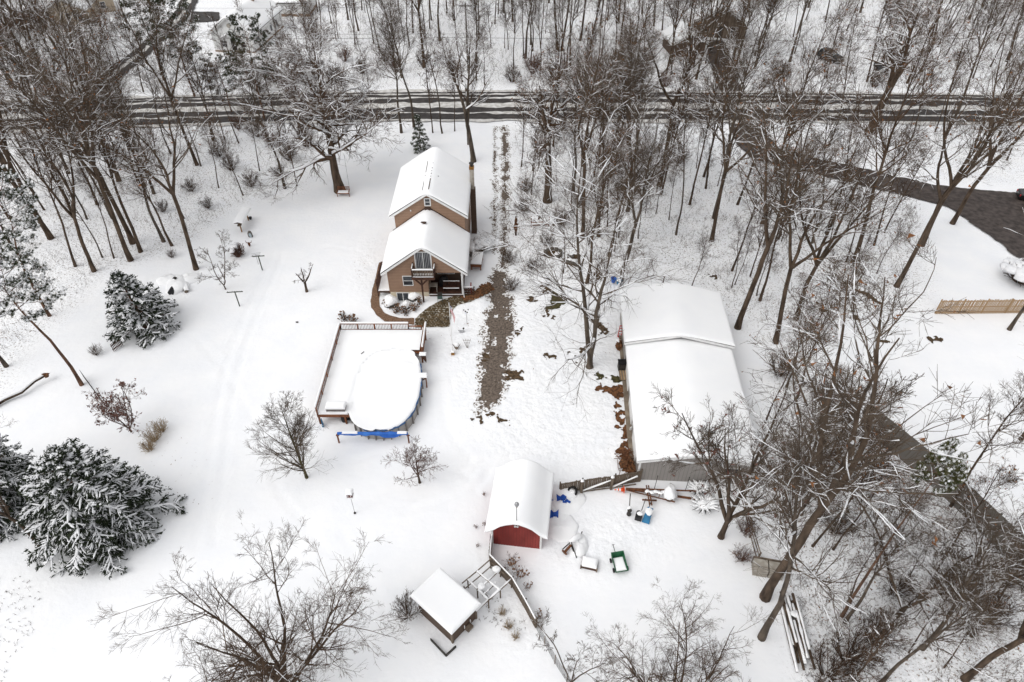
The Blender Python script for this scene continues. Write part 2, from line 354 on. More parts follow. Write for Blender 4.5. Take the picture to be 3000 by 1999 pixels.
    def move(s, c=(0, 0, 0), rz=0.0, ry=0.0, rx=0.0, sc=1.0):
        ca, sa = math.cos(rz), math.sin(rz); cy, sy = math.cos(ry), math.sin(ry); cx, sx = math.cos(rx), math.sin(rx); V = []
        for x, y, z in s.v:
            x, y, z = x*sc, y*sc, z*sc
            y, z = y*cx-z*sx, y*sx+z*cx
            x, z = x*cy+z*sy, -x*sy+z*cy
            V.append((c[0]+x*ca-y*sa, c[1]+x*sa+y*ca, c[2]+z))
        s.v = V; return s
    def mesh(s, name, smooth=False):
        me = bpy.data.meshes.new(name); me.from_pydata(s.v, [], s.f)
        if smooth: me.polygons.foreach_set('use_smooth', np.ones(len(me.polygons), bool))
        me.update(); return me

def link(name, me, m=None, parent=None):
    if m is not None and len(me.materials) == 0: me.materials.append(M[m] if isinstance(m, str) else m)
    o = bpy.data.objects.new(name, me); COL.objects.link(o)
    if parent is not None: o.parent = parent
    return o

def part(name, mb, m, parent, smooth=False, label=None):
    o = link(name, mb.mesh(name, smooth), m, parent)
    if label: o['label'] = label
    return o

def thing(name, label, cat, loc=(0, 0, 0), rz=0.0, group=None):
    o = bpy.data.objects.new(name, None); COL.objects.link(o); o.empty_display_size = 0.3
    o.location = tuple(map(float, loc)); o.rotation_euler = (0, 0, rz)
    o['label'] = label; o['category'] = cat
    if group: o['group'] = group
    return o

def single(name, mb, m, label, cat, loc=(0, 0, 0), rz=0.0, group=None, smooth=False):
    o = link(name, mb.mesh(name, smooth), m)
    o.location = tuple(map(float, loc)); o.rotation_euler = (0, 0, rz); o['label'] = label; o['category'] = cat
    if group: o['group'] = group
    return o

def struct(name, me, m, kind='structure', label=None):
    o = link(name, me, m); o['kind'] = kind
    if label: o['label'] = label
    return o

# ------------------------------------------------------------------ the ground
WOODS = [[G(*p)[:2] for p in poly] for poly in (
    [(-400, 385), (640, 395), (930, 420), (900, 560), (700, 610), (560, 720), (330, 800), (150, 960), (-10, 1180), (-600, 1250)],
    [(-600, -150), (3600, -150), (3600, 268), (1500, 262), (-600, 300)],
    [(1490, 370), (2120, 375), (2180, 460), (2700, 600), (2760, 900), (2330, 1010), (2260, 1060), (2180, 960), (1960, 800), (1700, 860), (1500, 820)],
    [(2260, 1060), (2520, 1180), (3100, 1640), (3500, 2400), (2420, 2400), (2340, 1990), (2200, 1500)],
    [(2150, 370), (3500, 370), (3500, 560), (2800, 540), (2250, 430)])]

def woods_w(x, y):
    w = np.zeros(np.shape(x))
    for p in WOODS: w = np.maximum(w, sstep(-1.5, 2.5, poly_sd(x, y, p)))
    return w

TRACK_A = [G(*p)[:2] for p in ((815, 740), (790, 800), (745, 900), (705, 1000), (675, 1100), (655, 1200), (640, 1330), (615, 1480), (600, 1600))]
def off_line(pts, d):
    pts = np.array(pts, float); t = np.gradient(pts, axis=0); t /= np.linalg.norm(t, axis=1, keepdims=True)
    return pts+d*np.stack([t[:, 1], -t[:, 0]], 1)
RUTS = [(off_line(TRACK_A, -0.65), 0.22, 0.075), (off_line(TRACK_A, 0.65), 0.22, 0.075)]
_c = [G(*p)[:2] for p in ((1490, 1120), (1500, 1210), (1560, 1290), (1660, 1330), (1800, 1350))]
RUTS += [(off_line(_c, k), 0.20, 0.05) for k in (-1.9, -0.2, 0.9, 2.6)]
for a in ((1640, 1200, 1850, 1215), (1650, 1245, 1850, 1255), (1640, 1290, 1850, 1300), (1620, 1330, 1850, 1335), (1640, 1265, 1850, 1278)):
    RUTS.append(([G(a[0], a[1])[:2], G(a[2], a[3])[:2]], 0.20, 0.05))
for a in ((1385, 1345, 1350, 1385), (1425, 1350, 1370, 1400), (1440, 1355, 1420, 1420), (1430, 1380, 1390, 1440)):
    RUTS.append(([G(a[0], a[1])[:2], G(a[2], a[3])[:2]], 0.25, 0.07))
for a in (((1000, 1360), (1100, 1330), (1250, 1330), (1370, 1400)), ((1270, 1000), (1290, 1120), (1310, 1260), (1380, 1350)), ((880, 760), (960, 720), (1060, 740), (1090, 790)), ((1180, 1500), (1300, 1470), (1400, 1420)), ((1640, 1610), (1760, 1590), (1880, 1560)), ((1000, 1560), (1080, 1690), (1180, 1900)), ((560, 980), (640, 1060), (760, 1250), (820, 1450), (960, 1620)), ((1540, 1000), (1600, 1120), (1660, 1180)), ((1290, 980), (1370, 960), (1400, 900))):
    RUTS.append(([G(*q)[:2] for q in a], 0.24, 0.055))
MOUND = [(-11.0, 55.3), (-7.0, 55.5), (-3.5, 56.2), (-3.5, 59.5), (-11.0, 59.5)]

def gh(x, y):
    x = np.asarray(x, float); y = np.asarray(y, float)
    near = (np.abs(x) < 130) & (y > -20) & (y < 190)
    w = woods_w(x, y)
    h = 0.06*fbm(x/7, y/7, 3)+0.015*fbm(x/1.3, y/1.3, 3)+w*(0.11*fbm(x/1.6+40, y/1.6, 3)+0.05*fbm(x/0.6, y/0.6, 2))
    for pts, wd, dp in RUTS:
        d, _, _ = seg_dist(x, y, pts)
        h = h-dp*np.exp(-(d/wd)**2)+0.35*dp*np.exp(-((d-2.0*wd)/wd)**2)
    h = h+0.66*sstep(-2.6, 0.2, poly_sd(x, y, MOUND))*sstep(-11.0, -9.5, x)*sstep(-1.2, -3.2, x)
    return np.where(near, h, 0.0)

def gz(x, y): return float(gh(np.array([x]), np.array([y]))[0])
def GG(px, py):
    p = G(px, py); p[2] = gz(p[0], p[1]); return p

def GZ(px, py):
    p = G(px, py)
    for _ in range(6): p = G(px, py, gz(p[0], p[1]))
    return p

def glines(a, b, step, far):
    mid = list(np.arange(a, b+1e-6, step)); lo = []; hi = []; s = step; q = a
    while q > -far: s = min(s*1.25, 200); q -= s; lo.append(q)
    s = step; q = b
    while q < far: s = min(s*1.25, 200); q += s; hi.append(q)
    return np.array(lo[::-1]+mid+hi)
gx = glines(-40, 45, 0.33, 1500); gy = glines(15, 92, 0.33, 1500)
XX, YY = np.meshgrid(gx, gy, indexing='ij'); ZZ = gh(XX, YY)
nx, ny = XX.shape
ii, jj = np.meshgrid(np.arange(nx-1), np.arange(ny-1), indexing='ij')
Fg = np.stack([ii*ny+jj, (ii+1)*ny+jj, (ii+1)*ny+jj+1, ii*ny+jj+1], -1).reshape(-1, 4)
_gm = fast_mesh('snowy_ground', np.stack([XX, YY, ZZ], -1).reshape(-1, 3), Fg, smooth=True)
_at = _gm.attributes.new('litter', 'FLOAT', 'POINT'); _lw = np.clip(woods_w(XX, YY)*(0.45+0.9*vnoise(XX/3.1+5, YY/3.1)), 0, 1)*np.where((np.abs(XX) < 200) & (YY < 260), 1, 0); _at.data.foreach_set('value', _lw.ravel().astype(np.float32))
_tp = [[G(*p)[:2] for p in q] for q in ([(1500, 850), (1840, 860), (1850, 1400), (1640, 1400), (1420, 1330), (1400, 1240), (1500, 1150)], [(1330, 880), (1430, 860), (1410, 1200), (1380, 1300), (1250, 1010)], [(1620, 1480), (1900, 1480), (1960, 1600), (1750, 1700), (1600, 1650)], [(1040, 700), (1120, 690), (1095, 900), (1030, 850)], [(1410, 1640), (1570, 1650), (1640, 1900), (1480, 1900)])]
_tr = np.full(XX.shape, 0.12)
for q in _tp: _tr = np.maximum(_tr, 0.12+0.42*sstep(-1.5, 2.0, poly_sd(XX, YY, q)))
_tr = np.maximum(_tr, 0.7*woods_w(XX, YY)); _a2 = _gm.attributes.new('trample', 'FLOAT', 'POINT'); _a2.data.foreach_set('value', _tr.ravel().astype(np.float32))
struct('snowy_ground', _gm, 'snow_ground')

def patch(name, field, x0, x1, y0, y1, res, m, lift=0.03, kind='structure', zf=None, parent=None, label=None):
    """sheet wherever field(x,y) > 0, its rim cut by marching squares"""
    X = np.arange(x0, x1+res, res); Y = np.arange(y0, y1+res, res)
    A, B = np.meshgrid(X, Y, indexing='ij'); Fv = field(A, B)
    ins = Fv > 0
    V = []; F = []; cache = {}
    def vert(key, p):
        if key not in cache: cache[key] = len(V); V.append(p)
        return cache[key]
    cells = np.argwhere(ins[:-1, :-1] | ins[1:, :-1] | ins[1:, 1:] | ins[:-1, 1:])
    for i, j in cells:
        c = ((i, j), (i+1, j), (i+1, j+1), (i, j+1)); poly = []
        for k in range(4):
            a, b = c[k], c[(k+1) % 4]
            fa, fb = Fv[a], Fv[b]
            if fa > 0: poly.append(vert(a, (A[a], B[a])))
            if (fa > 0) != (fb > 0):
                t = fa/(fa-fb); key = (min(a, b), max(a, b))
                poly.append(vert(key, (A[a]+t*(A[b]-A[a]), B[a]+t*(B[b]-B[a]))))
        if len(poly) >= 3: F.append(poly)
    V = np.array(V); Z = (gh(V[:, 0], V[:, 1]) if zf is None else zf(V[:, 0], V[:, 1]))+lift
    me = bpy.data.meshes.new(name); me.from_pydata(np.column_stack([V, Z]).tolist(), [], F); me.update()
    o = link(name, me, m, parent)
    if kind: o['kind'] = kind
    if label: o['label'] = label
    return o

# road with slush bands
ROADC = [G(*p)[:2] for p in ((-500, 362), (0, 345), (400, 330), (800, 318), (1200, 312), (1600, 311), (2000, 313), (2400, 316), (2800, 320), (3000, 322), (3600, 332))]
_rc = np.array(ROADC)
def road_side(x): return np.interp(x, _rc[:, 0], _rc[:, 1])
struct_rows = []
def strip(name, offs0, offs1, z, m, xs=(-150, 150), jit=0.0, seed=0, kind='structure'):
    X = np.arange(xs[0], xs[1]+0.1, 0.5); c = road_side(X)
    j0 = jit*fbm(X/2.3+seed, X*0+seed, 4); j1 = np.maximum(jit*fbm(X/2.3-seed, X*0+seed+5, 4), j0-(offs1-offs0)+0.02)
    V = np.concatenate([np.column_stack([X, c+offs0+j0, np.full_like(X, z)]), np.column_stack([X, c+offs1+j1, np.full_like(X, z)])])
    n = len(X); F = np.array([(i, i+1, n+i+1, n+i) for i in range(n-1)])
    return struct(name, fast_mesh(name, V, F), m, kind)
strip('road', -5.1, 5.3, 0.16, 'asphalt', jit=0.25)
strip('road_shoulder', -6.0, -4.7, 0.155, 'slush', jit=0.9, seed=4)
strip('road_shoulder', 4.9, 6.2, 0.155, 'slush', jit=0.9, seed=6)
strip('road_slush', -0.9, 0.95, 0.175, 'slush', jit=0.8, seed=11)
strip('road_slush', -3.1, -2.6, 0.175, 'slush', jit=0.6, seed=21)
strip('road_slush', 2.7, 3.2, 0.175, 'slush', jit=0.6, seed=31)
strip('road_slush', 4.3, 4.6, 0.175, 'slush', jit=0.5, seed=41)

def line_field(pts, half, noise=0.5, nscale=1.2, seed=0):
    def f(x, y):
        d, _, _ = seg_dist(x, y, pts)
        return half-d+noise*fbm(x/nscale+seed, y/nscale, 4)
    return f
def bounds(pts, pad): a = np.array(pts); return a[:, 0].min()-pad, a[:, 0].max()+pad, a[:, 1].min()-pad, a[:, 1].max()+pad
def poly_patch(name, pix, m, res=0.15, noise=0.5, nscale=1.0, lift=0.03, seed=0, thr=0.0, label=None, zf=None, rise=False, rag=0.0, holes=9.0):
    P = [(GZ if rise else G)(*p)[:2] for p in pix]
    return patch(name, lambda x, y: np.minimum(poly_sd(x, y, P)-thr+noise*fbm(x/nscale+seed, y/nscale-seed, 4)+rag*fbm(x/0.33+seed, y/0.33, 3), 0.62+holes-rag*0+fbm(x/0.8-seed, y/0.8+seed, 4)), *bounds(P, noise+0.3), res, m, lift, label=label, zf=zf)

# neighbour's asphalt drive on the right, the drive across the road, the side lane top left
poly_patch('driveway_asphalt', [(2120, 340), (2240, 352), (2245, 400), (2290, 440), (2420, 472), (2560, 503), (2700, 537), (2805, 553), (2923, 563), (3060, 575), (3200, 600), (3200, 860), (3060, 800), (2974, 752), (2946, 735), (2930, 716), (2866, 671), (2796, 624), (2760, 603), (2700, 586), (2560, 555), (2400, 513), (2250, 478), (2195, 468), (2165, 430), (2140, 380)], 'wet_drive', 0.3, 0.45, 1.2, 0.14)
_l = [G(*p)[:2] for p in ((2145, 275), (2125, 230), (2105, 180), (2100, 130))]
patch('driveway_asphalt', line_field(_l, 1.9, 0.5, 1.5, 3), *bounds(_l, 4), 0.4, 'wet_drive', 0.14)
_l = [G(*p)[:2] for p in ((225, 300), (260, 270), (330, 222), (420, 152), (490, 88), (535, 45), (555, 5), (560, -20))]
patch('side_lane', line_field(_l, 1.9, 0.45, 1.5, 5), *bounds(_l, 4), 0.4, 'asphalt', 0.14)
patch('lane_slush', line_field(_l, 0.42, 0.5, 1.5, 9), *bounds(_l, 3), 0.35, 'slush', 0.155)
poly_patch('parking_asphalt', [(555, 36), (600, 36), (642, 38), (645, 62), (600, 66), (556, 68)], 'asphalt', 0.4, 0.5, 1.5, 0.14)
poly_patch('parking_asphalt', [(760, 24), (790, 22), (793, 48), (772, 50)], 'asphalt', 0.4, 0.4, 1.5, 0.14, seed=4)

# gravel drive of the yard: two ruts higher up, a bare strip lower down
_r1 = [G(*p)[:2] for p in ((1449, 372), (1449, 450), (1450, 560), (1449, 660), (1450, 740))]
_r2 = [G(*p)[:2] for p in ((1478, 372), (1480, 460), (1481, 560), (1478, 660), (1474, 760), (1470, 860))]
def rutf(pts, half, s):
    def f(x, y):
        d, p, _ = seg_dist(x, y, pts)
        return half-d+0.75*fbm(x/0.6+s, y/1.1, 4)-0.33+0.35*fbm(x/0.25, y/0.25, 2)
    return f
patch('driveway_thin_snow', rutf(_r1, 0.62, 3), *bounds(_r1, 1.6), 0.12, 'thin_snow', 0.025)
patch('driveway_thin_snow', rutf(_r2, 0.95, 8), *bounds(_r2, 1.9), 0.12, 'thin_snow', 0.022)
patch('driveway_gravel', rutf(_r1, 0.24, 3), *bounds(_r1, 1.2), 0.09, 'gravel', 0.03)
patch('driveway_gravel', rutf(_r2, 0.50, 8), *bounds(_r2, 1.5), 0.09, 'gravel', 0.03)
GRAVEL = [(1448, 790), (1475, 800), (1498, 880), (1497, 960), (1488, 1010), (1492, 1080), (1482, 1130), (1470, 1165), (1440, 1190), (1402, 1208), (1402, 1165), (1412, 1110), (1415, 1060), (1424, 1000), (1424, 940), (1440, 900), (1435, 840)]
poly_patch('driveway_thin_snow', GRAVEL, 'thin_snow', 0.10, 0.7, 0.8, 0.025, seed=2, thr=-0.40, rag=0.7)
poly_patch('driveway_gravel', GRAVEL, 'gravel', 0.07, 0.7, 0.8, 0.035, seed=2, thr=0.12, rag=0.6, holes=-0.14)
for k, (pix, mm) in enumerate((
        ([(1385, 1224), (1408, 1226), (1408, 1246), (1390, 1248)], 'soil'), ([(1460, 1224), (1495, 1226), (1494, 1242), (1462, 1236)], 'soil'),
        ([(1432, 1216), (1452, 1218), (1446, 1234), (1434, 1232)], 'soil'), ([(1486, 1090), (1526, 1086), (1524, 1112), (1490, 1108)], 'soil'),
        ([(1414, 1040), (1430, 1044), (1430, 1064), (1414, 1062)], 'soil'), ([(1510, 960), (1530, 962), (1520, 990), (1510, 984)], 'soil'),
        ([(1592, 838), (1620, 832), (1608, 852), (1594, 858)], 'soil'), ([(1618, 852), (1656, 868), (1658, 888), (1634, 900), (1608, 912), (1600, 902), (1620, 878)], 'rock_moss'),
        ([(1600, 912), (1624, 924), (1622, 936), (1602, 930)], 'soil'), ([(1752, 950), (1776, 956), (1774, 980), (1756, 982)], 'soil'),
        ([(1595, 735), (1640, 728), (1650, 742), (1638, 757), (1600, 755)], 'soil'), ([(1660, 745), (1696, 748), (1690, 760), (1664, 756)], 'soil'),
        ([(1652, 764), (1700, 770), (1704, 782), (1668, 778)], 'soil'), ([(1736, 800), (1776, 806), (1770, 816), (1740, 820)], 'soil'),
        ([(1550, 868), (1566, 872), (1560, 884), (1550, 882)], 'soil'), ([(1568, 868), (1590, 876), (1586, 884), (1570, 882)], 'soil'),
        ([(2395, 885), (2425, 888), (2420, 912), (2405, 912)], 'soil'), ([(2425, 808), (2470, 826), (2474, 832), (2435, 818)], 'soil'),
        ([(2710, 988), (2745, 985), (2760, 996), (2722, 1000)], 'soil'), ([(2505, 850), (2545, 862), (2580, 890), (2545, 874)], 'soil'),
        ([(2070, 805), (2100, 806), (2098, 815), (2072, 813)], 'soil'), ([(2560, 992), (2600, 996), (2596, 1004), (2564, 1000)], 'soil'),
        ([(1668, 1040), (1690, 1044), (1686, 1054), (1670, 1050)], 'soil'), ([(1704, 1022), (1722, 1024), (1720, 1034), (1706, 1032)], 'soil'),
        ([(2490, 915), (2515, 918), (2512, 936), (2494, 932)], 'soil'), ([(1600, 1042), (1616, 1044), (1612, 1054), (1602, 1052)], 'soil'))):
    poly_patch('bare_patch', pix, mm, 0.07, 0.6, 0.6, 0.04, seed=13*k+1, rag=0.5, holes=-0.35)
for k, pix in enumerate(([(1752, 1096), (1792, 1104), (1830, 1112), (1800, 1118), (1756, 1112)], [(1760, 1134), (1832, 1130), (1832, 1166), (1800, 1166), (1752, 1142)],
        [(1790, 1182), (1830, 1180), (1830, 1196), (1796, 1198)], [(1796, 1212), (1832, 1204), (1840, 1258), (1816, 1262), (1800, 1236)],
        [(1800, 1310), (1846, 1298), (1850, 1330), (1852, 1385), (1826, 1378), (1820, 1330)], [(1825, 1262), (1850, 1262), (1850, 1300), (1838, 1300)])):
    poly_patch('leaf_litter', pix, 'litter' if k not in (0,) else 'rock_moss', 0.07, 0.7, 0.8, 0.045, seed=7*k+3, rag=0.6, holes=-0.35)

# concrete apron along the white barn
_ap = [G(1812, 985)[:2], G(1828, 985)[:2], G(1885, 1395)[:2], G(1852, 1395)[:2], G(1836, 1270)[:2], G(1824, 1130)[:2]]
struct('concrete_apron', MB().slab([tuple(p) for p in _ap], -0.1, 0.115).mesh('concrete_apron'), 'concrete')

# brick walk and paver patio
WALK = [(1110, 770), (1120, 770), (1133, 803), (1129, 829), (1117, 846), (1110, 875), (1113, 898), (1127, 917), (1142, 925), (1170, 932), (1214, 934), (1214, 953), (1127, 943), (1101, 921), (1088, 902), (1086, 884), (1089, 858), (1100, 815)]
poly_patch('brick_walk', WALK, 'brick', 0.12, 0.08, 0.6, 0.05)
PATIO = [(1216, 936), (1238, 913), (1272, 892), (1314, 873), (1352, 866), (1378, 860), (1404, 845), (1432, 832), (1446, 850), (1416, 871), (1382, 884), (1348, 892), (1327, 905), (1321, 922), (1318, 960), (1255, 960), (1216, 960)]
PATP = [GZ(*p)[:2] for p in PATIO]
poly_patch('patio', PATIO, 'joint', 0.12, 0.12, 0.6, 0.05, rise=True)
hexv, hexf = [], []
bx0, bx1, by0, by1 = bounds(PATP, 0)
row = 0; yy = by0
hexes = []
while yy < by1:
    xx = bx0+(0.145 if row % 2 else 0)
    while xx < bx1:
        hexes.append((xx, yy)); xx += 0.29
    yy += 0.25; row += 1
hx = np.array(hexes); keep = (poly_sd(hx[:, 0], hx[:, 1], PATP) > 0.08) & (fbm(hx[:, 0]*0.9, hx[:, 1]*0.9, 3) > -0.62)
mbp = MB()
for (x, y) in hx[keep]:
    z = gz(x, y); pz = random.uniform(0.075, 0.09)
    mbp.slab([(x+0.140*math.cos(math.pi/6+k*math.pi/3), y+0.140*math.sin(math.pi/6+k*math.pi/3)) for k in range(6)], z+0.03, z+pz)
o = part('pavers', mbp, 'paver', None); o['kind'] = 'stuff'; o.parent = bpy.data.objects['patio']
poly_patch('leaf_litter', [(1352, 868), (1376, 862), (1404, 846), (1432, 832), (1446, 850), (1416, 871), (1382, 884), (1354, 890)], 'litter', 0.08, 0.7, 0.4, 0.11, seed=77, rise=True)
# ------------------------------------------------------------------ buildings
def window(parent, cx, cz, w, h, y, facing=-1, bars='h', name='window', frame=0.07, glass='glass'):
    """window on a wall lying in the x-z plane at y; facing -1 = towards -y"""
    f = facing
    fr = MB()
    fr.bx(cx-w/2-frame, cx-w/2, min(y, y+f*0.06), max(y, y+f*0.06), cz-h/2-frame, cz+h/2+frame)
    fr.bx(cx+w/2, cx+w/2+frame, min(y, y+f*0.06), max(y, y+f*0.06), cz-h/2-frame, cz+h/2+frame)
    fr.bx(cx-w/2, cx+w/2, min(y, y+f*0.06), max(y, y+f*0.06), cz+h/2, cz+h/2+frame)
    fr.bx(cx-w/2, cx+w/2, min(y, y+f*0.075), max(y, y+f*0.075), cz-h/2-frame, cz-h/2)
    if bars == 'h': fr.bx(cx-w/2, cx+w/2, min(y, y+f*0.05), max(y, y+f*0.05), cz-0.025, cz+0.025)
    if bars == 'v': fr.bx(cx-0.035, cx+0.035, min(y, y+f*0.05), max(y, y+f*0.05), cz-h/2, cz+h/2)
    o = part(name, fr, 'white', parent)
    g = MB().bx(cx-w/2, cx+w/2, min(y+f*0.004, y+f*0.025), max(y+f*0.004, y+f*0.025), cz-h/2, cz+h/2)
    part('pane', g, glass, o)
    return o

def gable_roof(parent, hw, y0, y1, eave, ridge, xc=0.0, th=0.16, snow=0.22, trim='white', snow_edge=0.3, soft=0.35):
    mb = MB()
    for s in (-1, 1):
        mb.prism([(xc, ridge), (xc+s*hw, eave), (xc+s*hw, eave+th), (xc, ridge+th)][::s], y0, y1)
    r = part('roof', mb, 'shingle', parent)
    tr = MB()
    for s in (-1, 1):
        for yy in (y0-0.03, y1+0.005):
            tr.prism([(xc, ridge-0.10), (xc+s*hw, eave-0.10), (xc+s*hw, eave+th+0.015), (xc, ridge+th+0.015)][::s], yy, yy+0.025)
        tr.bx(xc+s*hw-(0.0 if s > 0 else 0.03), xc+s*hw+(0.03 if s > 0 else 0.0), y0, y1, eave-0.05, eave+th+0.01)
    part('fascia', tr, trim, r)
    k = (ridge-eave)/hw
    def base(x, y):
        d = abs(x-xc); d = math.sqrt(d*d+soft*soft)-soft*0.62
        return ridge+th+0.006-k*max(d, 0)
    sn = MB().snow((xc-hw-0.03, xc+hw+0.03), (y0-0.05, y1+0.05), base, snow, snow_edge, 0.03, seed=int(abs(xc*10+y1*7)))
    part('roof_snow', sn, 'snow_roof', r, True)
    return r

def rot_pt(p, c, a):
    return (c[0]+p[0]*math.cos(a)-p[1]*math.sin(a), c[1]+p[0]*math.sin(a)+p[1]*math.cos(a))

# --- the brown house
H = thing('house', 'brown sided house with snow covered gable roofs and small upper balcony', 'house', (-8.9, 56.2, 0))
w = MB()
w.prism([(-3.8, 3.72), (3.8, 3.72), (3.8, 4.15), (0, 6.98), (-3.8, 4.15)][::-1], 0, 6.62)
w.bx(-3.8, 0.27, 0, 6.6, 1.35, 3.72)
part('front_wing_wall', w, 'siding', H)
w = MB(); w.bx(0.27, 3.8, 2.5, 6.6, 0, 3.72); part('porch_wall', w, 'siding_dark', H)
w = MB(); w.bx(-3.76, 0.23, 0.03, 6.6, -0.5, 1.35); part('foundation', w, 'foundation', H)
w = MB(); w.prism([(-3.62, -0.3), (3.85, -0.3), (3.85, 6.35), (0.06, 9.0), (-3.62, 6.35)][::-1], 6.62, 16.3)
part('rear_wing_wall', w, 'siding', H)
r1 = gable_roof(H, 4.36, -0.42, 6.60, 3.72, 7.0, 0.0)
r2 = gable_roof(H, 4.16, 6.22, 16.6, 6.3, 9.1, 0.06)
for x in (-3.8, 3.72): part('corner_board', MB().bx(x-0.02, x+0.10, -0.02, 0.10, 1.35 if x < 0 else 3.72, 4.10), 'siding', H)
part('band_board', MB().bx(-3.84, 0.28, -0.03, 0.0, 1.30, 1.37), 'siding', H)
window(H, -1.78, 2.74, 0.92, 1.10, 0)
window(H, -2.50, 0.62, 1.16, 1.02, 0.03, bars='v', name='basement_window')
window(H, 0.05, 8.02, 0.48, 0.72, 6.62, name='attic_window', frame=0.11)
window(H, 1.9, 2.35, 1.7, 1.0, 2.5, bars='v', name='porch_window')
d = window(H, 0.0, 5.27, 1.50, 1.92, 0, bars='v', name='balcony_door', frame=0.10)
c = MB()
for k in range(9): c.bx(-0.70+k*0.17, -0.70+k*0.17+0.075, -0.036, -0.028, 4.36, 6.18)
part('curtain', c, 'curtain', d)
# balcony
b = MB(); b.bx(-1.14, 1.14, -1.15, 0.0, 3.86, 3.98); b.bx(-1.16, 1.16, -1.22, -1.15, 3.72, 4.0)
bal = part('balcony', b, 'stain_dark', H)
for x in (-1.10, 1.10):
    for y in (-1.12, -0.06): part('post', MB().bx(x-0.05, x+0.05, y-0.05, y+0.05, 3.98, 5.02), 'stain_dark', bal)
    part('rail', MB().bx(x-0.05, x+0.05, -1.07, -0.11, 4.82, 4.90), 'stain_dark', bal)
    part('rail', MB().bx(x-0.03, x+0.03, -1.07, -0.11, 4.12, 4.19), 'stain_dark', bal)
    for k in range(6): part('baluster', MB().bx(x-0.02, x+0.02, -0.98+k*0.15, -0.94+k*0.15, 4.19, 4.82), 'stain_dark', bal)
    part('rail_snow', MB().snow((x-0.05, x+0.05), (-1.07, -0.11), lambda a, c_: 4.90, 0.07, 0.05), 'snow_roof', bal, True)
part('rail', MB().bx(-1.05, 1.05, -1.17, -1.07, 4.82, 4.90), 'stain_dark', bal)
part('rail', MB().bx(-1.05, 1.05, -1.15, -1.09, 4.12, 4.19), 'stain_dark', bal)
for k in range(13):
    x = -0.96+k*0.16; part('baluster', MB().bx(x-0.045, x+0.045, -1.14, -1.10, 4.19, 4.82), 'wood_old', bal)
part('rail_snow', MB().snow((-1.05, 1.05), (-1.18, -1.06), lambda a, c_: 4.90, 0.08, 0.05), 'snow_roof', bal, True)
part('deck_snow', MB().snow((-1.05, 1.05), (-1.12, -0.55), lambda a, c_: 3.982, 0.14, 0.15), 'snow_roof', bal, True)
p = MB(); p.bx(-0.32, -0.16, -0.98, -0.82, 0.3, 3.86)
for dx, dy in ((-0.85, 0), (0.85, 0)): p.beam((-0.24, -0.9, 2.85), (-0.24+dx, -0.9+dy, 3.80), 0.12, 0.12)
part('balcony_post', p, 'stain_dark', H)
# porch
p = MB(); p.bx(0.27, 3.82, -0.02, 2.5, 0.78, 0.98); p.bx(0.29, 3.80, 0.02, 2.4, -0.2, 0.78); part('porch_floor', p, 'stain_dark', H)
p = MB(); p.bx(0.28, 3.82, -0.06, -0.02, 0.93, 1.02); part('porch_edge_trim', p, 'white', H)
p = MB(); p.bx(3.70, 3.82, -0.02, 0.10, 0.98, 3.72); part('porch_post', p, 'white', H)
p = MB().tube([(3.95, -0.30, 3.85), (3.90, -0.12, 3.6), (3.88, -0.05, 3.4), (3.88, -0.05, 0.8), (3.95, -0.35, 0.7)], 0.05, 8); part('downspout', p, 'white', H)
st = MB()
for k in range(4): st.bx(3.84, 5.0-0.02*k, 0.25+0.28*k, 0.51+0.28*k, 0.60+0.12*k-0.06, 0.60+0.12*k)
steps = part('porch_steps', st, 'stain_dark', H)
for x in (3.9, 4.4, 4.9):
    part('rail_post', MB().bx(x-0.04, x+0.04, 0.14, 0.22, 0.3, 1.75), 'stain_dark', steps)
for z in (0.85, 1.1, 1.35, 1.7): part('rail', MB().bx(3.94, 4.86, 0.16, 0.20, z-0.03, z+0.03), 'stain_dark', steps)
part('rail_snow', MB().snow((3.9, 4.9), (0.14, 0.24), lambda a, c_: 1.75, 0.07, 0.05), 'snow_roof', steps, True)
# chimney up the right wall
ch = MB(); ch.bx(4.16, 4.62, 13.0, 13.55, -0.3, 8.35); chim = part('chimney', ch, 'block', H)
part('chimney_base', MB().bx(4.10, 4.72, 12.9, 13.65, -0.3, 5.9), 'siding_dark', chim)
c = MB(); c.bx(4.12, 4.66, 12.96, 13.59, 8.35, 8.62); part('chimney_crown', c, 'wood_post', chim)
c = MB(); c.lathe([(0.17, 0), (0.17, 0.25), (0.27, 0.28), (0.27, 0.42), (0.10, 0.5)], (4.39, 13.27, 8.62), 12); part('chimney_cap', c, 'iron', chim)
# ridge vent showing through, plumbing vent, valley gaps
for (a, bq, wd) in ((6.9, 9.2, 0.10), (9.6, 9.75, 0.07), (10.2, 10.4, 0.07), (10.8, 10.95, 0.07), (11.4, 11.6, 0.08), (12.6, 12.7, 0.06)):
    part('ridge_vent', MB().bx(0.20, 0.20+wd, a, bq, 9.20, 9.36), 'shingle', r2)
for (a, bq) in ((6.9, 8.7), (9.9, 10.1), (10.7, 13.2)): part('ridge_vent', MB().bx(-0.42, -0.39, a, bq, 9.05, 9.30), 'shingle', r2)
part('exposed_shingle', MB().blob((-0.12, 3.7, 7.36), (0.30, 0.22, 0.05), 3, 10, 0.2), 'shingle', r1)
part('plumbing_vent', MB().tube([(0.95, 10.3, 8.6), (0.95, 10.3, 9.05)], 0.06, 8), 'steel', r2)
v = MB(); v.bx(-0.28, 0.30, 6.30, 6.62, 7.15, 7.42)
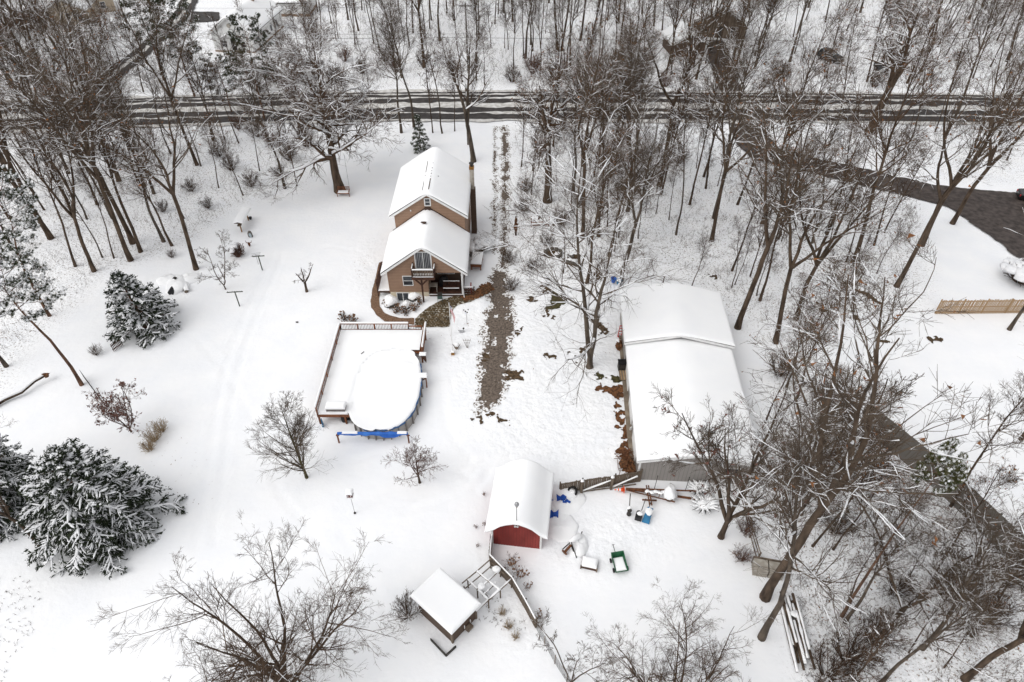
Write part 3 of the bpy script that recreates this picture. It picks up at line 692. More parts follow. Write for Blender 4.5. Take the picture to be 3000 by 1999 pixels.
for s in (-1, 1):
    for k in range(7):
        x0 = s*(0.3+k*0.52); x1 = s*(0.3+(k+1)*0.52); h0 = 7.40-abs(x0)*0.752; h1 = 7.40-abs(x1)*0.752; e = random.uniform(0.02, 0.10)
        v.beam((x0, 6.58, h0+e), (x1, 6.58, h1+e), 0.10, 0.10)
part('valley_flashing', v, 'shingle', H)
part('wall_light', MB().blob((-1.8, 6.57, 7.0), (0.07, 0.07, 0.09), 3, 8), 'white', H)

# --- side porch on the left of the house
sp = thing('side_porch', 'narrow side porch with dark railing along the left house wall', 'porch', (-13.6, 58.6, 0))
part('deck_floor', MB().bx(-0.55, 0.78, -1.6, 2.2, 0.55, 0.75), 'stain_dark', sp)
for y in (-1.5, -0.3, 0.9, 2.1): part('post', MB().bx(-0.62, -0.52, y-0.05, y+0.05, -0.1, 1.85), 'stain_dark', sp)
part('rail', MB().bx(-0.64, -0.50, -1.55, 2.15, 1.80, 1.88), 'stain_dark', sp)
part('rail', MB().bx(-0.60, -0.54, -1.55, 2.15, 0.90, 0.97), 'stain_dark', sp)
for k in range(26): part('baluster', MB().bx(-0.59, -0.55, -1.42+k*0.138, -1.38+k*0.138, 0.97, 1.80), 'stain_dark', sp)
part('end_rail', MB().bx(-0.52, 0.78, 2.10, 2.18, 1.78, 1.86), 'stain', sp)
part('deck_snow', MB().snow((-0.5, 0.75), (-1.55, 2.1), lambda a, b_: 0.75, 0.14, 0.15), 'snow_roof', sp, True)

# --- white barn
BA = -math.radians(3.2); BC = (14.5, 33.1)
B = thing('barn', 'long white metal barn with stepped low gable roof deep in snow', 'barn', (BC[0], BC[1], 0), BA)
w = MB(); w.prism([(-4.5, -0.4), (4.5, -0.4), (4.5, 2.62), (0, 3.62), (-4.5, 2.62)][::-1], 0, 13.2); part('wall', w, 'barn_metal', B)
w = MB(); w.prism([(-4.6, -0.4), (4.6, -0.4), (4.6, 3.1), (0, 4.2), (-4.6, 3.1)][::-1], 13.3, 20.2); part('rear_wall', w, 'barn_metal', B)
gable_roof(B, 4.78, -0.3, 13.15, 2.55, 3.62, th=0.12, snow=0.2, soft=0.8)
gable_roof(B, 4.95, 12.75, 20.5, 3.12, 4.30, th=0.14, snow=0.2, soft=0.8)
part('step_shade_strip', MB().prism([(-4.6, 2.7), (4.6, 2.7), (4.6, 3.2), (0, 4.28), (-4.6, 3.2)][::-1], 13.16, 13.3), 'iron', B)  # dark strip under the roof step; the slit's shade is in its colour
for x in (-4.52, 4.38): part('corner_trim', MB().bx(x, x+0.14, -0.03, 0.10, -0.2, 2.55), 'white', B)
for y0 in (1.7, 5.7, 9.7):
    d = part('overhead_door', MB().bx(-4.55, -4.50, y0, y0+2.6, 0.1, 2.25), 'barn_door', B)
    for k in range(4): part('door_panel', MB().bx(-4.575, -4.55, y0+0.06, y0+2.54, 0.14+k*0.53, 0.62+k*0.53), 'barn_door', d)
d = part('entry_door', MB().bx(-4.55, -4.50, 13.35, 14.25, 0.1, 2.15), 'white', B); part('handle', MB().box((-4.58, 14.1, 1.05), (0.06, 0.04, 0.14)), 'iron', d)
w = MB(); w.bx(2.05, 3.35, -0.05, 0.0, 0.95, 2.0); wd = part('window_frame', w, 'white', B); part('pane', MB().bx(2.12, 3.28, -0.07, -0.045, 1.02, 1.93), 'glass', wd)
part('window_sill', MB().bx(1.98, 3.42, -0.12, -0.0, 0.86, 0.93), 'block', wd)

# --- red gambrel shed
RA = -math.radians(7.4); rc = G(1513, 1600)
R = thing('garden_shed', 'red board garden shed with snow covered gambrel roof', 'shed', (rc[0], rc[1], 0), RA)
GP = [(-2.22, 1.98), (-1.84, 2.12), (-1.06, 3.02), (0, 3.44), (1.06, 3.02), (1.84, 2.12), (2.22, 1.98)]
def gprof(x): return float(np.interp(x, [q[0] for q in GP], [q[1] for q in GP]))
w = MB(); w.prism([(-1.8, -0.2), (1.8, -0.2), (1.8, 2.05), (1.04, 2.98), (0, 3.38), (-1.04, 2.98), (-1.8, 2.05)][::-1], 0.0, 5.0); part('wall', w, 'red_dark', R)
fb = None
for k in range(18):
    x0 = -1.8+k*0.2+0.008; x1 = x0+0.184
    for (ya, yb) in ((-0.03, -0.001),):
        q = MB(); za, zb = gprof(x0)-0.05, gprof(x1)-0.05
        if x0 < 0 < x1: poly = [(x0, 0.0), (x1, 0.0), (x1, zb), (0, 3.39), (x0, za)]
        else: poly = [(x0, 0.0), (x1, 0.0), (x1, zb), (x0, za)]
        q.prism(poly[::-1], ya, yb); part('board', q, 'red', R)
for s in (-1, 1): part('side_wall', MB().bx(min(s*1.8, s*1.83), max(s*1.8, s*1.83), 0, 5.0, 0, 2.05), 'red', R)
for s in (-1, 1): part('corner_trim', MB().bx(s*1.78-0.07, s*1.78+0.07, -0.06, 0.06, -0.1, 1.98), 'white', R)
rf = MB()
for (a, bq) in zip(GP[:-1], GP[1:]): rf.prism([a, bq, (bq[0], bq[1]+0.07), (a[0], a[1]+0.07)][::-1], -0.32, 5.3)
rf = part('roof', rf, 'shingle', R)
rk = MB()
for (a, bq) in zip(GP[:-1], GP[1:]): rk.prism([(a[0], a[1]-0.06), (bq[0], bq[1]-0.06), (bq[0], bq[1]+0.085), (a[0], a[1]+0.085)][::-1], -0.36, -0.325)
part('rake_trim', rk, 'white', rf)
def gsm(x): return sum(gprof(min(max(x+dx, -2.22), 2.22)) for dx in (-0.24, -0.12, 0, 0.12, 0.24))/5
part('roof_snow', MB().snow((-2.27, 2.27), (-0.42, 5.36), lambda x, y: gsm(x)+0.05, 0.23, 0.22, 0.03, 5), 'snow_roof', rf, True)
pl = MB().tube([(0.02, -0.20, 2.85), (0.02, -0.20, 5.35)], 0.022, 6); pole = part('lamp_pole', pl, 'iron', R)
part('dome', MB().lathe([(0.02, -0.22), (0.10, -0.20), (0.14, -0.08), (0.17, 0.0), (0.14, 0.12), (0.07, 0.2), (0.0, 0.22)], (0.02, -0.20, 5.55), 14), 'steel', pole, True)
part('lamp_neck', MB().lathe([(0.07, 0), (0.09, 0.05), (0.06, 0.10)], (0.02, -0.20, 5.27), 10), 'wood_post', pole)
for s in (-1, 1): part('flood_lamp', MB().lathe([(0.03, 0), (0.085, 0.05), (0.085, 0.11), (0.03, 0.13)], (s*0.09, -0.22, 2.83), 10), 'white', R)

# --- small brown shed (tilted flat roof) and its neighbours
SA = math.radians(48.5); scn = (-4.36, 22.05)
SH = thing('coop_shed', 'small brown plank shed with thick square slab of roof snow', 'shed', (scn[0], scn[1], 0), SA)
w = MB(); w.bx(-1.12, 1.15, -1.55, 1.6, 0.0, 1.95); part('wall', w, 'siding_dark', SH)
w = MB()
for k in range(15): w.bx(-1.10+k*0.149, -1.10+k*0.149+0.14, -1.58, -1.55, 0.05, 1.90)
part('plank_face', MB().bx(-1.13, 1.16, -1.556, -1.551, 0, 1.9), 'siding_dark', SH)
for k in range(15): part('plank', MB().bx(-1.10+k*0.149, -0.961+k*0.149, -1.585, -1.556, 0.05, 1.90), 'siding_dark', SH)
for x in (-1.12, 1.10): part('corner_post', MB().bx(x-0.05, x+0.09, -1.64, -1.50, 0, 2.0), 'wood_old', SH)
part('eave_board', MB().bx(-1.32, -1.26, -1.85, 1.95, 1.86, 2.02), 'wood_post', SH)
rf = part('roof', MB().bx(-1.35, 1.35, -1.88, 1.98, 1.98, 2.06), 'wood_old', SH)
part('roof_snow', MB().snow((-1.38, 1.38), (-1.92, 2.02), lambda x, y: 2.064, 0.26, 0.22, 0.03, 9), 'snow_roof', rf, True)
part('hatch_frame', MB().beam((0.0, -1.62, 0.35), (0.55, -1.62, 0.35), 0.05).beam((0, -1.62, 0.35), (0, -1.62, 0.75), 0.05).beam((0.55, -1.62, 0.35), (0.55, -1.62, 0.75), 0.05), 'white', SH)
part('nest_box', MB().bx(0.0, 0.5, -1.95, -1.62, 0.2, 0.45), 'wood_old', SH)
# edging boards by the shed
e = thing('bed_edging', 'dark plank edging around snowy bed beside the brown shed', 'edging', GG(1262, 1880))
o0 = np.array(e.location)
for (a, b_) in (((1262, 1876), (1307, 1924)), ((1307, 1924), (1336, 1897))):
    A, Bq = GG(*a)-o0, GG(*b_)-o0; part('board', MB().beam(A+[0, 0, 0.12], Bq+[0, 0, 0.12], 0.07, 0.28), 'iron', e)
# pen / arbour frame
pn = thing('animal_pen', 'open pole pen frame with snow laden rails joining shed and fence', 'pen', GG(1430, 1745)); o0 = np.array(pn.location)
def pz(px, py, z): q = G(px, py); return np.array([q[0], q[1], z])-np.array([o0[0], o0[1], 0])
PPOST = [(1438, 1665), (1372, 1722), (1498, 1722), (1432, 1782), (1400, 1752), (1466, 1690), (1466, 1752), (1362, 1745)]
for q in PPOST: part('post', MB().tube([pz(*q, -0.1), pz(*q, 1.25)], 0.05, 6), 'wood_old', pn)
RAILS = [((1438, 1665), (1356, 1735), 1.2, 0.045, 0), ((1442, 1675), (1360, 1746), 0.85, 0.04, 0), ((1498, 1722), (1395, 1815), 1.15, 0.07, 1), ((1400, 1700), (1466, 1755), 1.15, 0.05, 1), ((1466, 1690), (1400, 1752), 1.0, 0.05, 1), ((1372, 1722), (1432, 1782), 1.1, 0.05, 1),
         ((1440, 1672), (1498, 1722), 1.1, 0.05, 0), ((1455, 1725), (1415, 1765), 0.9, 0.045, 1), ((1410, 1740), (1440, 1770), 0.7, 0.05, 1)]
for a, b_, z, r_, s in RAILS:
    A, Bq = pz(*a, z), pz(*b_, z); rl = part('rail', MB().tube([A, (A+Bq)/2+np.array([0, 0, -0.05]), Bq], r_, 6), 'wood_old', pn)
    if s:
        n = 9; pts = [A+(Bq-A)*i/(n-1)+np.array([0, 0, r_+0.05-0.05*math.sin(math.pi*i/(n-1))]) for i in range(n)]
        part('rail_snow', MB().tube(pts, [(0.02+0.055*random.random()+r_*0.45)*(0.3 if random.random() < 0.2 else 1) for _ in range(n)], 6), 'snow_roof', rl, True)
part('snow_clump', MB().blob(pz(1455, 1695, 1.25), (0.28, 0.28, 0.2), 4).blob(pz(1412, 1742, 1.1), (0.3, 0.26, 0.16), 7), 'snow_roof', pn, True)

# ------------------------------------------------------------------ pool and deck
PC = (-11.2, 42.45); PR = (3.02, 4.95); DZ = 1.16
P = thing('swimming_pool', 'oval above ground pool buried under smooth snow', 'pool', (PC[0], PC[1], 0))
NS = 30
def oval(a, s=1.0):
    n = 2.5; ca, sa = math.cos(a), math.sin(a)
    q = (abs(ca)**n+abs(sa)**n)**(-1/n); return (PR[0]*s*q*ca, PR[1]*s*q*sa)
for k in range(NS):
    a0, a1 = 2*math.pi*k/NS, 2*math.pi*(k+1)/NS; mb = MB(); Vv = []
    for i in range(5):
        a = a0+(a1-a0)*i/4; x, y = oval(a); xi, yi = oval(a, 0.985); Vv += [(x, y, -0.1), (x, y, 1.22), (xi, yi, 1.22), (xi, yi, -0.1)]
    mb.add(Vv, [(4*i+j, 4*(i+1)+j, 4*(i+1)+(j+1) % 4, 4*i+(j+1) % 4) for i in range(4) for j in range(4)]); part('wall_panel', mb, 'pool_panel', P)
    x, y = oval(a0, 1.012); part('upright', MB().box((x, y, 0.6), (0.16, 0.10, 1.3), a0), 'pool_post', P)
pts = []; rr = []
for k in range(121):
    a = 2*math.pi*k/120; q = 1.012+0.010*math.sin(k*1.9)+0.008*math.sin(k*0.77); x, y = oval(a, q); pts.append((x, y, 1.20+0.035*math.sin(k*0.9))); rr.append(0.075+0.02*math.sin(k*1.3))
part('liner_rim', MB().tube(pts, rr, 7, False), 'liner', P, True)
V = []; F = []; nr = 26; na = 96
def deckside(x, y):
    return 1.0 if (x < -0.2 or y > 3.4) else 0.0
rl = [i/(nr-3) for i in range(nr-2)]+[1.003, 1.0]
for i, r_ in enumerate(rl):
    for k in range(na):
        a = 2*math.pi*k/na; rim = 1.006+0.018*float(fbm(np.array([k*0.35]), np.array([3.0]), 3)[0]); x, y = oval(a, r_*rim); dq = 1.0 if (x < -0.3 or y > 4.2) else 0.0
        x, y = oval(a, r_*(rim+0.045*dq*float(sstep(0.9, 1.0, r_))))
        ds = float(sstep(-0.8, 0.8, -x+0.2)) if y < 3.0 else 1.0
        ds2 = ds*float(sstep(-4.2, -2.0, y)); z = 1.372-0.095*ds2*math.exp(-((r_-0.86)/0.14)**2)+0.03*ds*float(sstep(0.93, 1.0, r_))+0.03*float(fbm(np.array([x*0.7]), np.array([y*0.7]), 2)[0])
        if r_ > 0.93: z -= (1-ds)*0.10*((r_-0.93)/0.07)**2
        if i >= nr-2: z -= (0.10 if i == nr-2 else 0.16)*(1-ds)+0.006*ds
        V.append((x, y, z))
for i in range(nr-1):
    for k in range(na): F.append((i*na+k, i*na+(k+1) % na, (i+1)*na+(k+1) % na, (i+1)*na+k))
part('pool_snow', MB().add(V, F), 'snow_roof', P, True)

D = thing('pool_deck', 'brown stained raised wooden deck with railing around the snowy pool', 'deck', (PC[0], PC[1], 0))
X0, X1, Y0, Y1 = -5.45, 2.75, -3.2, 7.75
fl = MB(); fl.bx(X0, -2.75, Y0, 0, DZ-0.12, DZ); fl.bx(X0, -2.9, 0, Y1, DZ-0.12, DZ); fl.bx(-2.9, X1, 4.6, Y1, DZ-0.121, DZ-0.001); part('deck_floor', fl, 'stain', D)
bm = MB(); bm.bx(X0-0.03, -2.75, Y0-0.06, Y0, DZ-0.26, DZ+0.02); bm.bx(X0-0.06, X0, Y0-0.06, Y1, DZ-0.26, DZ+0.02); bm.bx(X0, X1, Y1, Y1+0.06, DZ-0.26, DZ+0.02); bm.bx(X1, X1+0.06, 4.3, Y1+0.06, DZ-0.26, DZ+0.02); part('fascia', bm, 'stain', D)
for q in ((X0+0.05, Y0), (-3.15, Y0), (X0+0.05, 0), (X0+0.05, 4), (X0+0.05, Y1-0.05), (X1-0.05, Y1-0.05), (-1, Y1-0.05), (X1-0.05, 4.5)):
    part('support_post', MB().bx(q[0]-0.07, q[0]+0.07, q[1]-0.07, q[1]+0.07, -0.2, DZ-0.1), 'stain', D)
mid = MB().bx(X0+0.03, X0+0.07, Y0+0.1, Y0+1.0, 0, 0.01)
def railing(pa, pb, nposts, zt=2.05, snow=True, bal=0.145, sw=0.16):
    pa = np.array(pa, float); pb = np.array(pb, float); L = np.linalg.norm(pb-pa); u = (pb-pa)/L
    for i in range(nposts):
        q = pa+(pb-pa)*i/(nposts-1); part('rail_post', MB().bx(q[0]-0.055, q[0]+0.055, q[1]-0.055, q[1]+0.055, DZ-0.2, zt+0.02), 'stain', D)
    part('top_rail', MB().beam((*pa, zt), (*pb, zt), 0.15, 0.05), 'stain', D)
    part('bottom_rail', MB().beam((*pa, DZ+0.16), (*pb, DZ+0.16), 0.05, 0.08), 'stain', D)
    n = int(L/bal); me = MB().bx(-0.016, 0.016, -0.016, 0.016, DZ+0.20, zt-0.025).mesh('baluster')
    for i in range(1, n):
        q = pa+u*(i*L/n); o = link('baluster', me, 'stain_dark', D); o.location = (q[0], q[1], 0)
    if snow:
        a = math.atan2(u[1], u[0]); sm = MB().snow((0.0, L), (-0.015, sw), lambda x, y: zt+0.027, 0.13, 0.08, 0.02, int(L*10)); sm.move((pa[0], pa[1], 0), a); part('rail_snow', sm, 'snow_roof', D, True)
railing((X0, Y1), (1.15, Y1), 5)
railing((X0, Y0), (X0, Y1), 6)
railing((X1, Y1+0.2), (X1, 4.4), 3)
railing((1.15, Y1), (2.4, Y1+0.0), 2, 1.75, False)
sx = np.arange(X0+0.02, X1-0.02, 0.24); sy = np.arange(Y0+0.02, Y1-0.02, 0.24)
gxx, gyy = np.meshgrid(sx, sy, indexing='ij'); ang = np.arctan2(gyy/PR[1], gxx/PR[0])
rq = (np.abs(gxx/PR[0])**2.5+np.abs(gyy/PR[1])**2.5)**(1/2.5)
okc = (rq > 0.96) & ((gxx < -2.72) | ((gxx < 0) & (gyy > 0)) | (gyy > 4.55))
V = np.stack([gxx, gyy, np.where(okc, DZ+0.225+0.03*fbm(gxx*0.6, gyy*0.6, 3), DZ+0.1)], -1).reshape(-1, 3); n2 = gxx.shape[1]
F = [(i*n2+j, (i+1)*n2+j, (i+1)*n2+j+1, i*n2+j+1) for i in range(gxx.shape[0]-1) for j in range(n2-1) if okc[i, j] or (okc[i+1, j] and okc[i, j+1])]
part('deck_snow', MB().add(V, F), 'snow_roof', D, True)
part('edge_snow', MB().snow((X0, -2.85), (Y0, Y0+0.5), lambda x, y: DZ, 0.222, 0.12), 'snow_roof', D, True)
# pool ladder platform + bracket on the right side
lp = thing('pool_step', 'small snow capped wooden platform on the outer pool rim', 'step', (PC[0]+3.25, PC[1]+1.35, 0))
part('platform', MB().bx(-0.55, 0.25, -0.25, 0.25, 1.26, 1.34), 'stain', lp); part('leg', MB().beam((0.16, -0.16, -0.1), (0.16, -0.16, 1.26), 0.10).beam((-0.2, -0.16, 0.9), (0.16, -0.16, 1.2), 0.08), 'stain', lp)
part('snow_cap', MB().snow((-0.6, 0.3), (-0.28, 0.28), lambda x, y: 1.34, 0.2, 0.15), 'snow_roof', lp, True)
br = thing('pool_bracket', 'dark wooden corner bracket with snow where deck meets pool', 'bracket', (PC[0]+2.9, PC[1]+4.0, 0))
part('brace', MB().prism([(-0.3, 1.5), (0.25, 1.5), (0.25, 0.5)][::-1], -0.1, 0.1), 'stain_dark', br); part('snow_cap', MB().snow((-0.35, 0.3), (-0.2, 0.25), lambda x, y: 1.5, 0.12, 0.1), 'snow_roof', br, True)
# storage box
sb = thing('storage_box', 'grey storage box with snow lid at the deck edge', 'box', (-15.1, 39.75, DZ))
part('body', MB().bx(-0.80, 0.80, -0.35, 0.35, 0.0, 0.50), 'box_grey', sb); part('lid', MB().bx(-0.84, 0.84, -0.38, 0.38, 0.50, 0.56), 'box_grey', sb)
part('lid_snow', MB().snow((-0.86, 0.86), (-0.40, 0.40), lambda x, y: 0.56, 0.26, 0.2), 'snow_roof', sb, True)
# pump under the deck
pm = thing('pool_pump', 'black pool pump and filter in the shade under the deck', 'pump', (-14.6, 39.6, 0))
part('filter_tank', MB().lathe([(0.25, 0), (0.28, 0.1), (0.28, 0.55), (0.15, 0.7), (0.05, 0.75)], (0, 0, 0), 14), 'black', pm, True); part('motor', MB().tube([(0.35, 0, 0.25), (0.8, 0, 0.25)], 0.14, 10), 'black', pm)
fs = single('float_board', MB().box((0, 0, 0.45), (0.12, 0.35, 0.9), 0.2, (0.3, 0.5)), 'plow', 'blue pointed board leaning by the left deck post', 'board', (-16.35, 39.0, 0))
# reel with blue cover
RL = thing('cover_reel', 'bright blue rolled pool cover on wooden reel posts', 'pool cover', (-11.6, 37.12, 0))
for x in (-3.0, 2.9):
    part('reel_post', MB().beam((x, 0, -0.1), (x, 0, 1.12), 0.11, 0.11).beam((x-0.12, 0, 0.95), (x+0.16, 0, 0.95), 0.07), 'stain', RL)
n = 40; pts = [(-2.95+5.85*i/(n-1), 0.02*math.sin(i*0.7), 1.19+0.012*math.sin(i*1.1)) for i in range(n)]
part('cover_roll', MB().tube(pts, [0.165+0.018*math.sin(i*0.9) if 3 < i < 36 else 0.13 for i in range(n)], 12), 'blue', RL, True)
fv = []; 
for i in range(11):
    for j in range(4): fv.append((0.6+i*0.16, -0.16-0.02*j-0.05*math.sin(i*0.9)*j*0.3, 1.16-0.10*j*math.sin(math.pi*i/10)))
part('cover_flap', MB().add(fv, [(i*4+j, (i+1)*4+j, (i+1)*4+j+1, i*4+j+1) for i in range(10) for j in range(3)]), 'blue', RL, True)
for (a, b_) in ((-2.55, -1.25), (2.05, 2.85)):
    part('roll_snow', MB().snow((a, b_), (-0.13, 0.15), lambda x, y: 1.30, 0.10, 0.08), 'snow_roof', RL, True)
# two hockey-stick sized tools on the deck
single('stray_stick', MB().beam((0, 0, 0), (0.22, 0.3, 0.03), 0.06, 0.04), 'iron', 'short dark stick lying on the deck snow', 'stick', (-14.1, 46.6, DZ+0.25))

# ------------------------------------------------------------------ fences
def picket_run(root, pa, pb, height, m, width, gap, th=0.025, jitter=0.02, rails=(0.25, 0.8), lean=0.0, snow_top=False, shared=6, postm=None, post_every=2.4, rj=0.02):
    """pickets, rails and posts from pa to pb in the local frame of root"""
    pa = np.array(pa[:2], float); pb = np.array(pb[:2], float); L = np.linalg.norm(pb-pa); u = (pb-pa)/L; a = math.atan2(u[1], u[0])
    mes = []
    for k in range(shared):
        h = height*(1+random.uniform(-jitter, jitter)); mes.append(MB().bx(-width/2, width/2, -th, 0, 0.02, h).mesh('picket'))
    n = int(L/(width+gap))
    for i in range(n):
        q = pa+u*(i+0.5)*L/n; o = link('picket', mes[i % shared], m, root); o.location = (q[0], q[1], 0); o.rotation_euler = (random.uniform(-rj, rj)+lean, 0, a)
    for z in rails: part('rail', MB().beam((*(pa+np.array([-u[1], u[0]])*0.03), z*height), (*(pb+np.array([-u[1], u[0]])*0.03), z*height), 0.045, 0.09), m, root)
    np_ = max(2, int(round(L/post_every))+1)
    for i in range(np_):
        q = pa+(pb-pa)*i/(np_-1)+np.array([-u[1], u[0]])*0.09; part('post', MB().bx(q[0]-0.05, q[0]+0.05, q[1]-0.05, q[1]+0.05, -0.2, height+0.04), postm or m, root)
    if snow_top:
        s = MB().snow((0, L), (-0.035, 0.07), lambda x, y: height*(1+jitter)-0.035, 0.085, 0.06, 0.10, int(L*7)); s.move((pa[0], pa[1], 0), a); part('snow_cap', s, 'snow_roof', root, True)

def fence(name, label, pix, height, m, width, gap, **kw):
    pts = [G(*p) for p in pix]; o = thing(name, label, 'fence', (pts[0][0], pts[0][1], gz(pts[0][0], pts[0][1])-0.02))
    for a, b_ in zip(pts[:-1], pts[1:]): picket_run(o, a-pts[0], b_-pts[0], height, m, width, gap, **kw)
    return o
fence('picket_fence', 'new yellowish wooden picket fence across the snowy clearing', [(2740, 921), (3080, 917)], 1.82, 'wood_new', 0.10, 0.055, jitter=0.03, rails=(0.12, 0.5, 0.88), shared=10)
fence('board_fence', 'tall grey brown board fence running diagonally through the bare trees', [(2478, 1214), (2595, 1312), (2700, 1400), (2788, 1480), (2880, 1570), (3090, 1775)], 2.75, 'wall_board', 0.20, 0.0, jitter=0.006, rails=(0.1, 0.5, 0.95), shared=12, post_every=2.6, rj=0.0)
BF = fence('yard_fence', 'weathered grey plank fence between red shed and white barn', [(1640, 1448), (1705, 1437), (1800, 1424), (1876, 1411)], 1.42, 'wood_old', 0.13, 0.012, rails=(0.12, 0.86), snow_top=False, shared=8)
q0 = np.array(BF.location)
for (a, b_) in (((1705, 1440), (1790, 1428)), ((1792, 1428), (1862, 1418))):
    A, Bq = GG(*a)-q0, GG(*b_)-q0; A[1] -= 0.12; Bq[1] -= 0.12
    part('gate_brace', MB().beam(A+[0, 0, 0.2], Bq+[0, 0, 1.15], 0.10, 0.05), 'wood_old', BF)
    n = 7; part('brace_snow', MB().tube([A+(Bq-A)*i/(n-1)+np.array([0, 0, 0.26+0.95*i/(n-1)]) for i in range(n)], [0.05+0.03*random.random() for _ in range(n)], 6), 'snow_roof', BF, True)
    part('bottom_rail', MB().beam(A+[0, 0, 0.15], Bq+[0, 0, 0.15], 0.06, 0.09), 'wood_old', BF)
for q in ((1702, 1441), (1789, 1430)):
    A = GG(*q)-q0; part('gate_post', MB().bx(A[0]-0.09, A[0]+0.09, A[1]-0.2, A[1]-0.04, -0.1, 1.55), 'wood_old', BF); part('post_snow', MB().blob((A[0], A[1]-0.12, 1.60), (0.15, 0.15, 0.10), 5, 10), 'snow_roof', BF, True)
SF = fence('pen_fence', 'leaning weathered plank fence with snow on top running past the brown shed', [(1441, 1590), (1436, 1652), (1500, 1718), (1537, 1782), (1568, 1840)], 1.22, 'wood_old', 0.13, 0.012, rails=(0.15, 0.82), snow_top=True, shared=8, lean=0.05)
WF = thing('wire_fence', 'sagging wire fence on thin posts trailing away from plank fence', 'fence', GG(1568, 1840)); q0 = np.array(WF.location)
wp = [GG(*p)-q0 for p in ((1568, 1840), (1595, 1890), (1625, 1945), (1660, 2000), (1700, 2060))]
for a in wp: part('post', MB().tube([a, a+[0, 0, 1.25]], 0.03, 6), 'wood_old', WF)
for a, b_ in zip(wp[:-1], wp[1:]):
    for z in (0.15, 0.35, 0.55, 0.75, 0.95, 1.15): part('wire', MB().tube([a+[0, 0, z], (a+b_)/2+[0, 0, z-0.02], b_+[0, 0, z]], 0.010, 4), 'iron', WF)
    L = np.linalg.norm(b_-a)
    for k in range(int(L/0.2)):
        c = a+(b_-a)*(k+0.5)*0.2/L; part('wire', MB().tube([c+[0, 0, 0.1], c+[0, 0, 1.15]], 0.007, 3), 'iron', WF)
# wire fence and edging right of the barn
EF = thing('edge_fence', 'dark leaning rail fence from barn corner down to concrete box', 'fence', GG(2160, 1425)); q0 = np.array(EF.location)
wp = [GG(*p)-q0 for p in ((2160, 1425), (2178, 1500), (2196, 1575), (2216, 1645))]
for a in wp: part('post', MB().beam(a, a+[0.05, 0, 1.2], 0.09), 'wood_old', EF)
for a, b_ in zip(wp[:-1], wp[1:]):
    for z in (0.3, 0.75, 1.15): part('rail', MB().beam(a+[0, 0, z], b_+[0, 0, z+random.uniform(-0.1, 0.1)], 0.05, 0.10), 'wood_old', EF)
def mini_fence(label, pix_a, pix_b, n, h, m, lean=0.0, hang=False):
    a, b_ = GG(*pix_a), GG(*pix_b); o = thing('garden_fence', label, 'fence', a); d = b_-a; d[2] = 0
    for i in range(n):
        q = d*(i+0.5)/n; part('picket', MB().beam(q+[0, 0, 0.02], q+[lean*h, 0, h], 0.07, 0.025), m, o)
    for z in (0.3, 0.75): part('rail', MB().beam([lean*h*z, 0, h*z], d+[lean*h*z, 0, h*z], 0.04, 0.08), m, o)
    return o, d
o, d = mini_fence('short dark red picket panel standing in snow beside the broad evergreen', (333, 1032), (362, 1012), 8, 1.0, 'stain_dark')
o, d = mini_fence('reddish picket gate panel between two posts in the thin woods', (1556, 667), (1608, 665), 12, 0.85, 'stain')
for q in (d*0, d): part('post', MB().beam(q, q+[0, 0, 1.5], 0.10), 'stain', o)
part('rail_snow', MB().tube([d*i/8+[0, -0.02, 0.90] for i in range(9)], [0.05, 0.07, 0.05, 0.08, 0.04, 0.07, 0.05, 0.06, 0.05], 6), 'snow_roof', o, True)
for k, (fx, z) in enumerate(((0.18, 1.05), (0.42, 1.15))): part('bird_box', MB().box(d*fx+[0, 0, z], (0.2, 0.16, 0.22)), 'stain_dark', o)
# ------------------------------------------------------------------ neighbours' houses
def far_house(name, label, pix, rz, w, d, eave, ridge, wallm, wins=(), door=None, base=None, chim=None, roof_rows=True):
    p = G(*pix); o = thing(name, label, 'house', (p[0], p[1], 0), rz)
    mb = MB().prism([(-w/2, -0.2), (w/2, -0.2), (w/2, eave), (0, ridge), (-w/2, eave)][::-1], 0, d); part('wall', mb, wallm, o)
    gable_roof(o, w/2+0.45, -0.45, d+0.4, eave-0.28, ridge+0.02, th=0.15, snow=0.25)
    for (cx, cz, ww, hh) in wins: window(o, cx, cz, ww, hh, 0)
    if door:
        dd = part('door', MB().bx(door[0]-0.45, door[0]+0.45, -0.05, 0.0, door[1], door[1]+2.0), 'iron', o); part('handle', MB().box((door[0]+0.33, -0.08, door[1]+1.0), (0.05, 0.06, 0.12)), 'steel', dd)
    if base: part('base_course', MB().bx(-w/2-0.03, w/2+0.03, -0.03, d, -0.2, base), 'brick_base', o)
    if chim: part('chimney', MB().bx(chim[0]-0.3, chim[0]+0.3, chim[1]-0.3, chim[1]+0.3, eave, ridge+1.1), 'brick_base', o)
    return o
WH = far_house('house', 'white cottage with snowy gable roof and little porch hood across the road', (690, 154), math.radians(-6), 7.6, 15, 3.3, 6.1, 'white', ((-1.7, 1.5, 1.0, 1.0), (1.9, 1.5, 0.9, 1.0)), (0.1, 0.45), 0.3, (0.6, 10.5))
part('porch_hood', MB().prism([(-1.5, 2.75), (0, 3.55), (1.5, 2.75), (1.4, 2.65), (0, 3.4), (-1.4, 2.65)], -1.3, 0), 'white', WH)
part('hood_snow', MB().snow((-1.55, 1.55), (-1.35, -0.02), lambda x, y: 3.58-0.52*abs(x), 0.3, 0.25), 'snow_roof', WH, True)
part('stoop', MB().bx(-1.2, 1.6, -1.5, -0.03, -0.1, 0.4), 'wood_old', WH); part('attic_vent', MB().lathe([(0.38, 0), (0.38, 0.05), (0.3, 0.08)], (0, 0, 0), 16).move((0, -0.01, 4.7), rx=math.pi/2), 'block', WH)
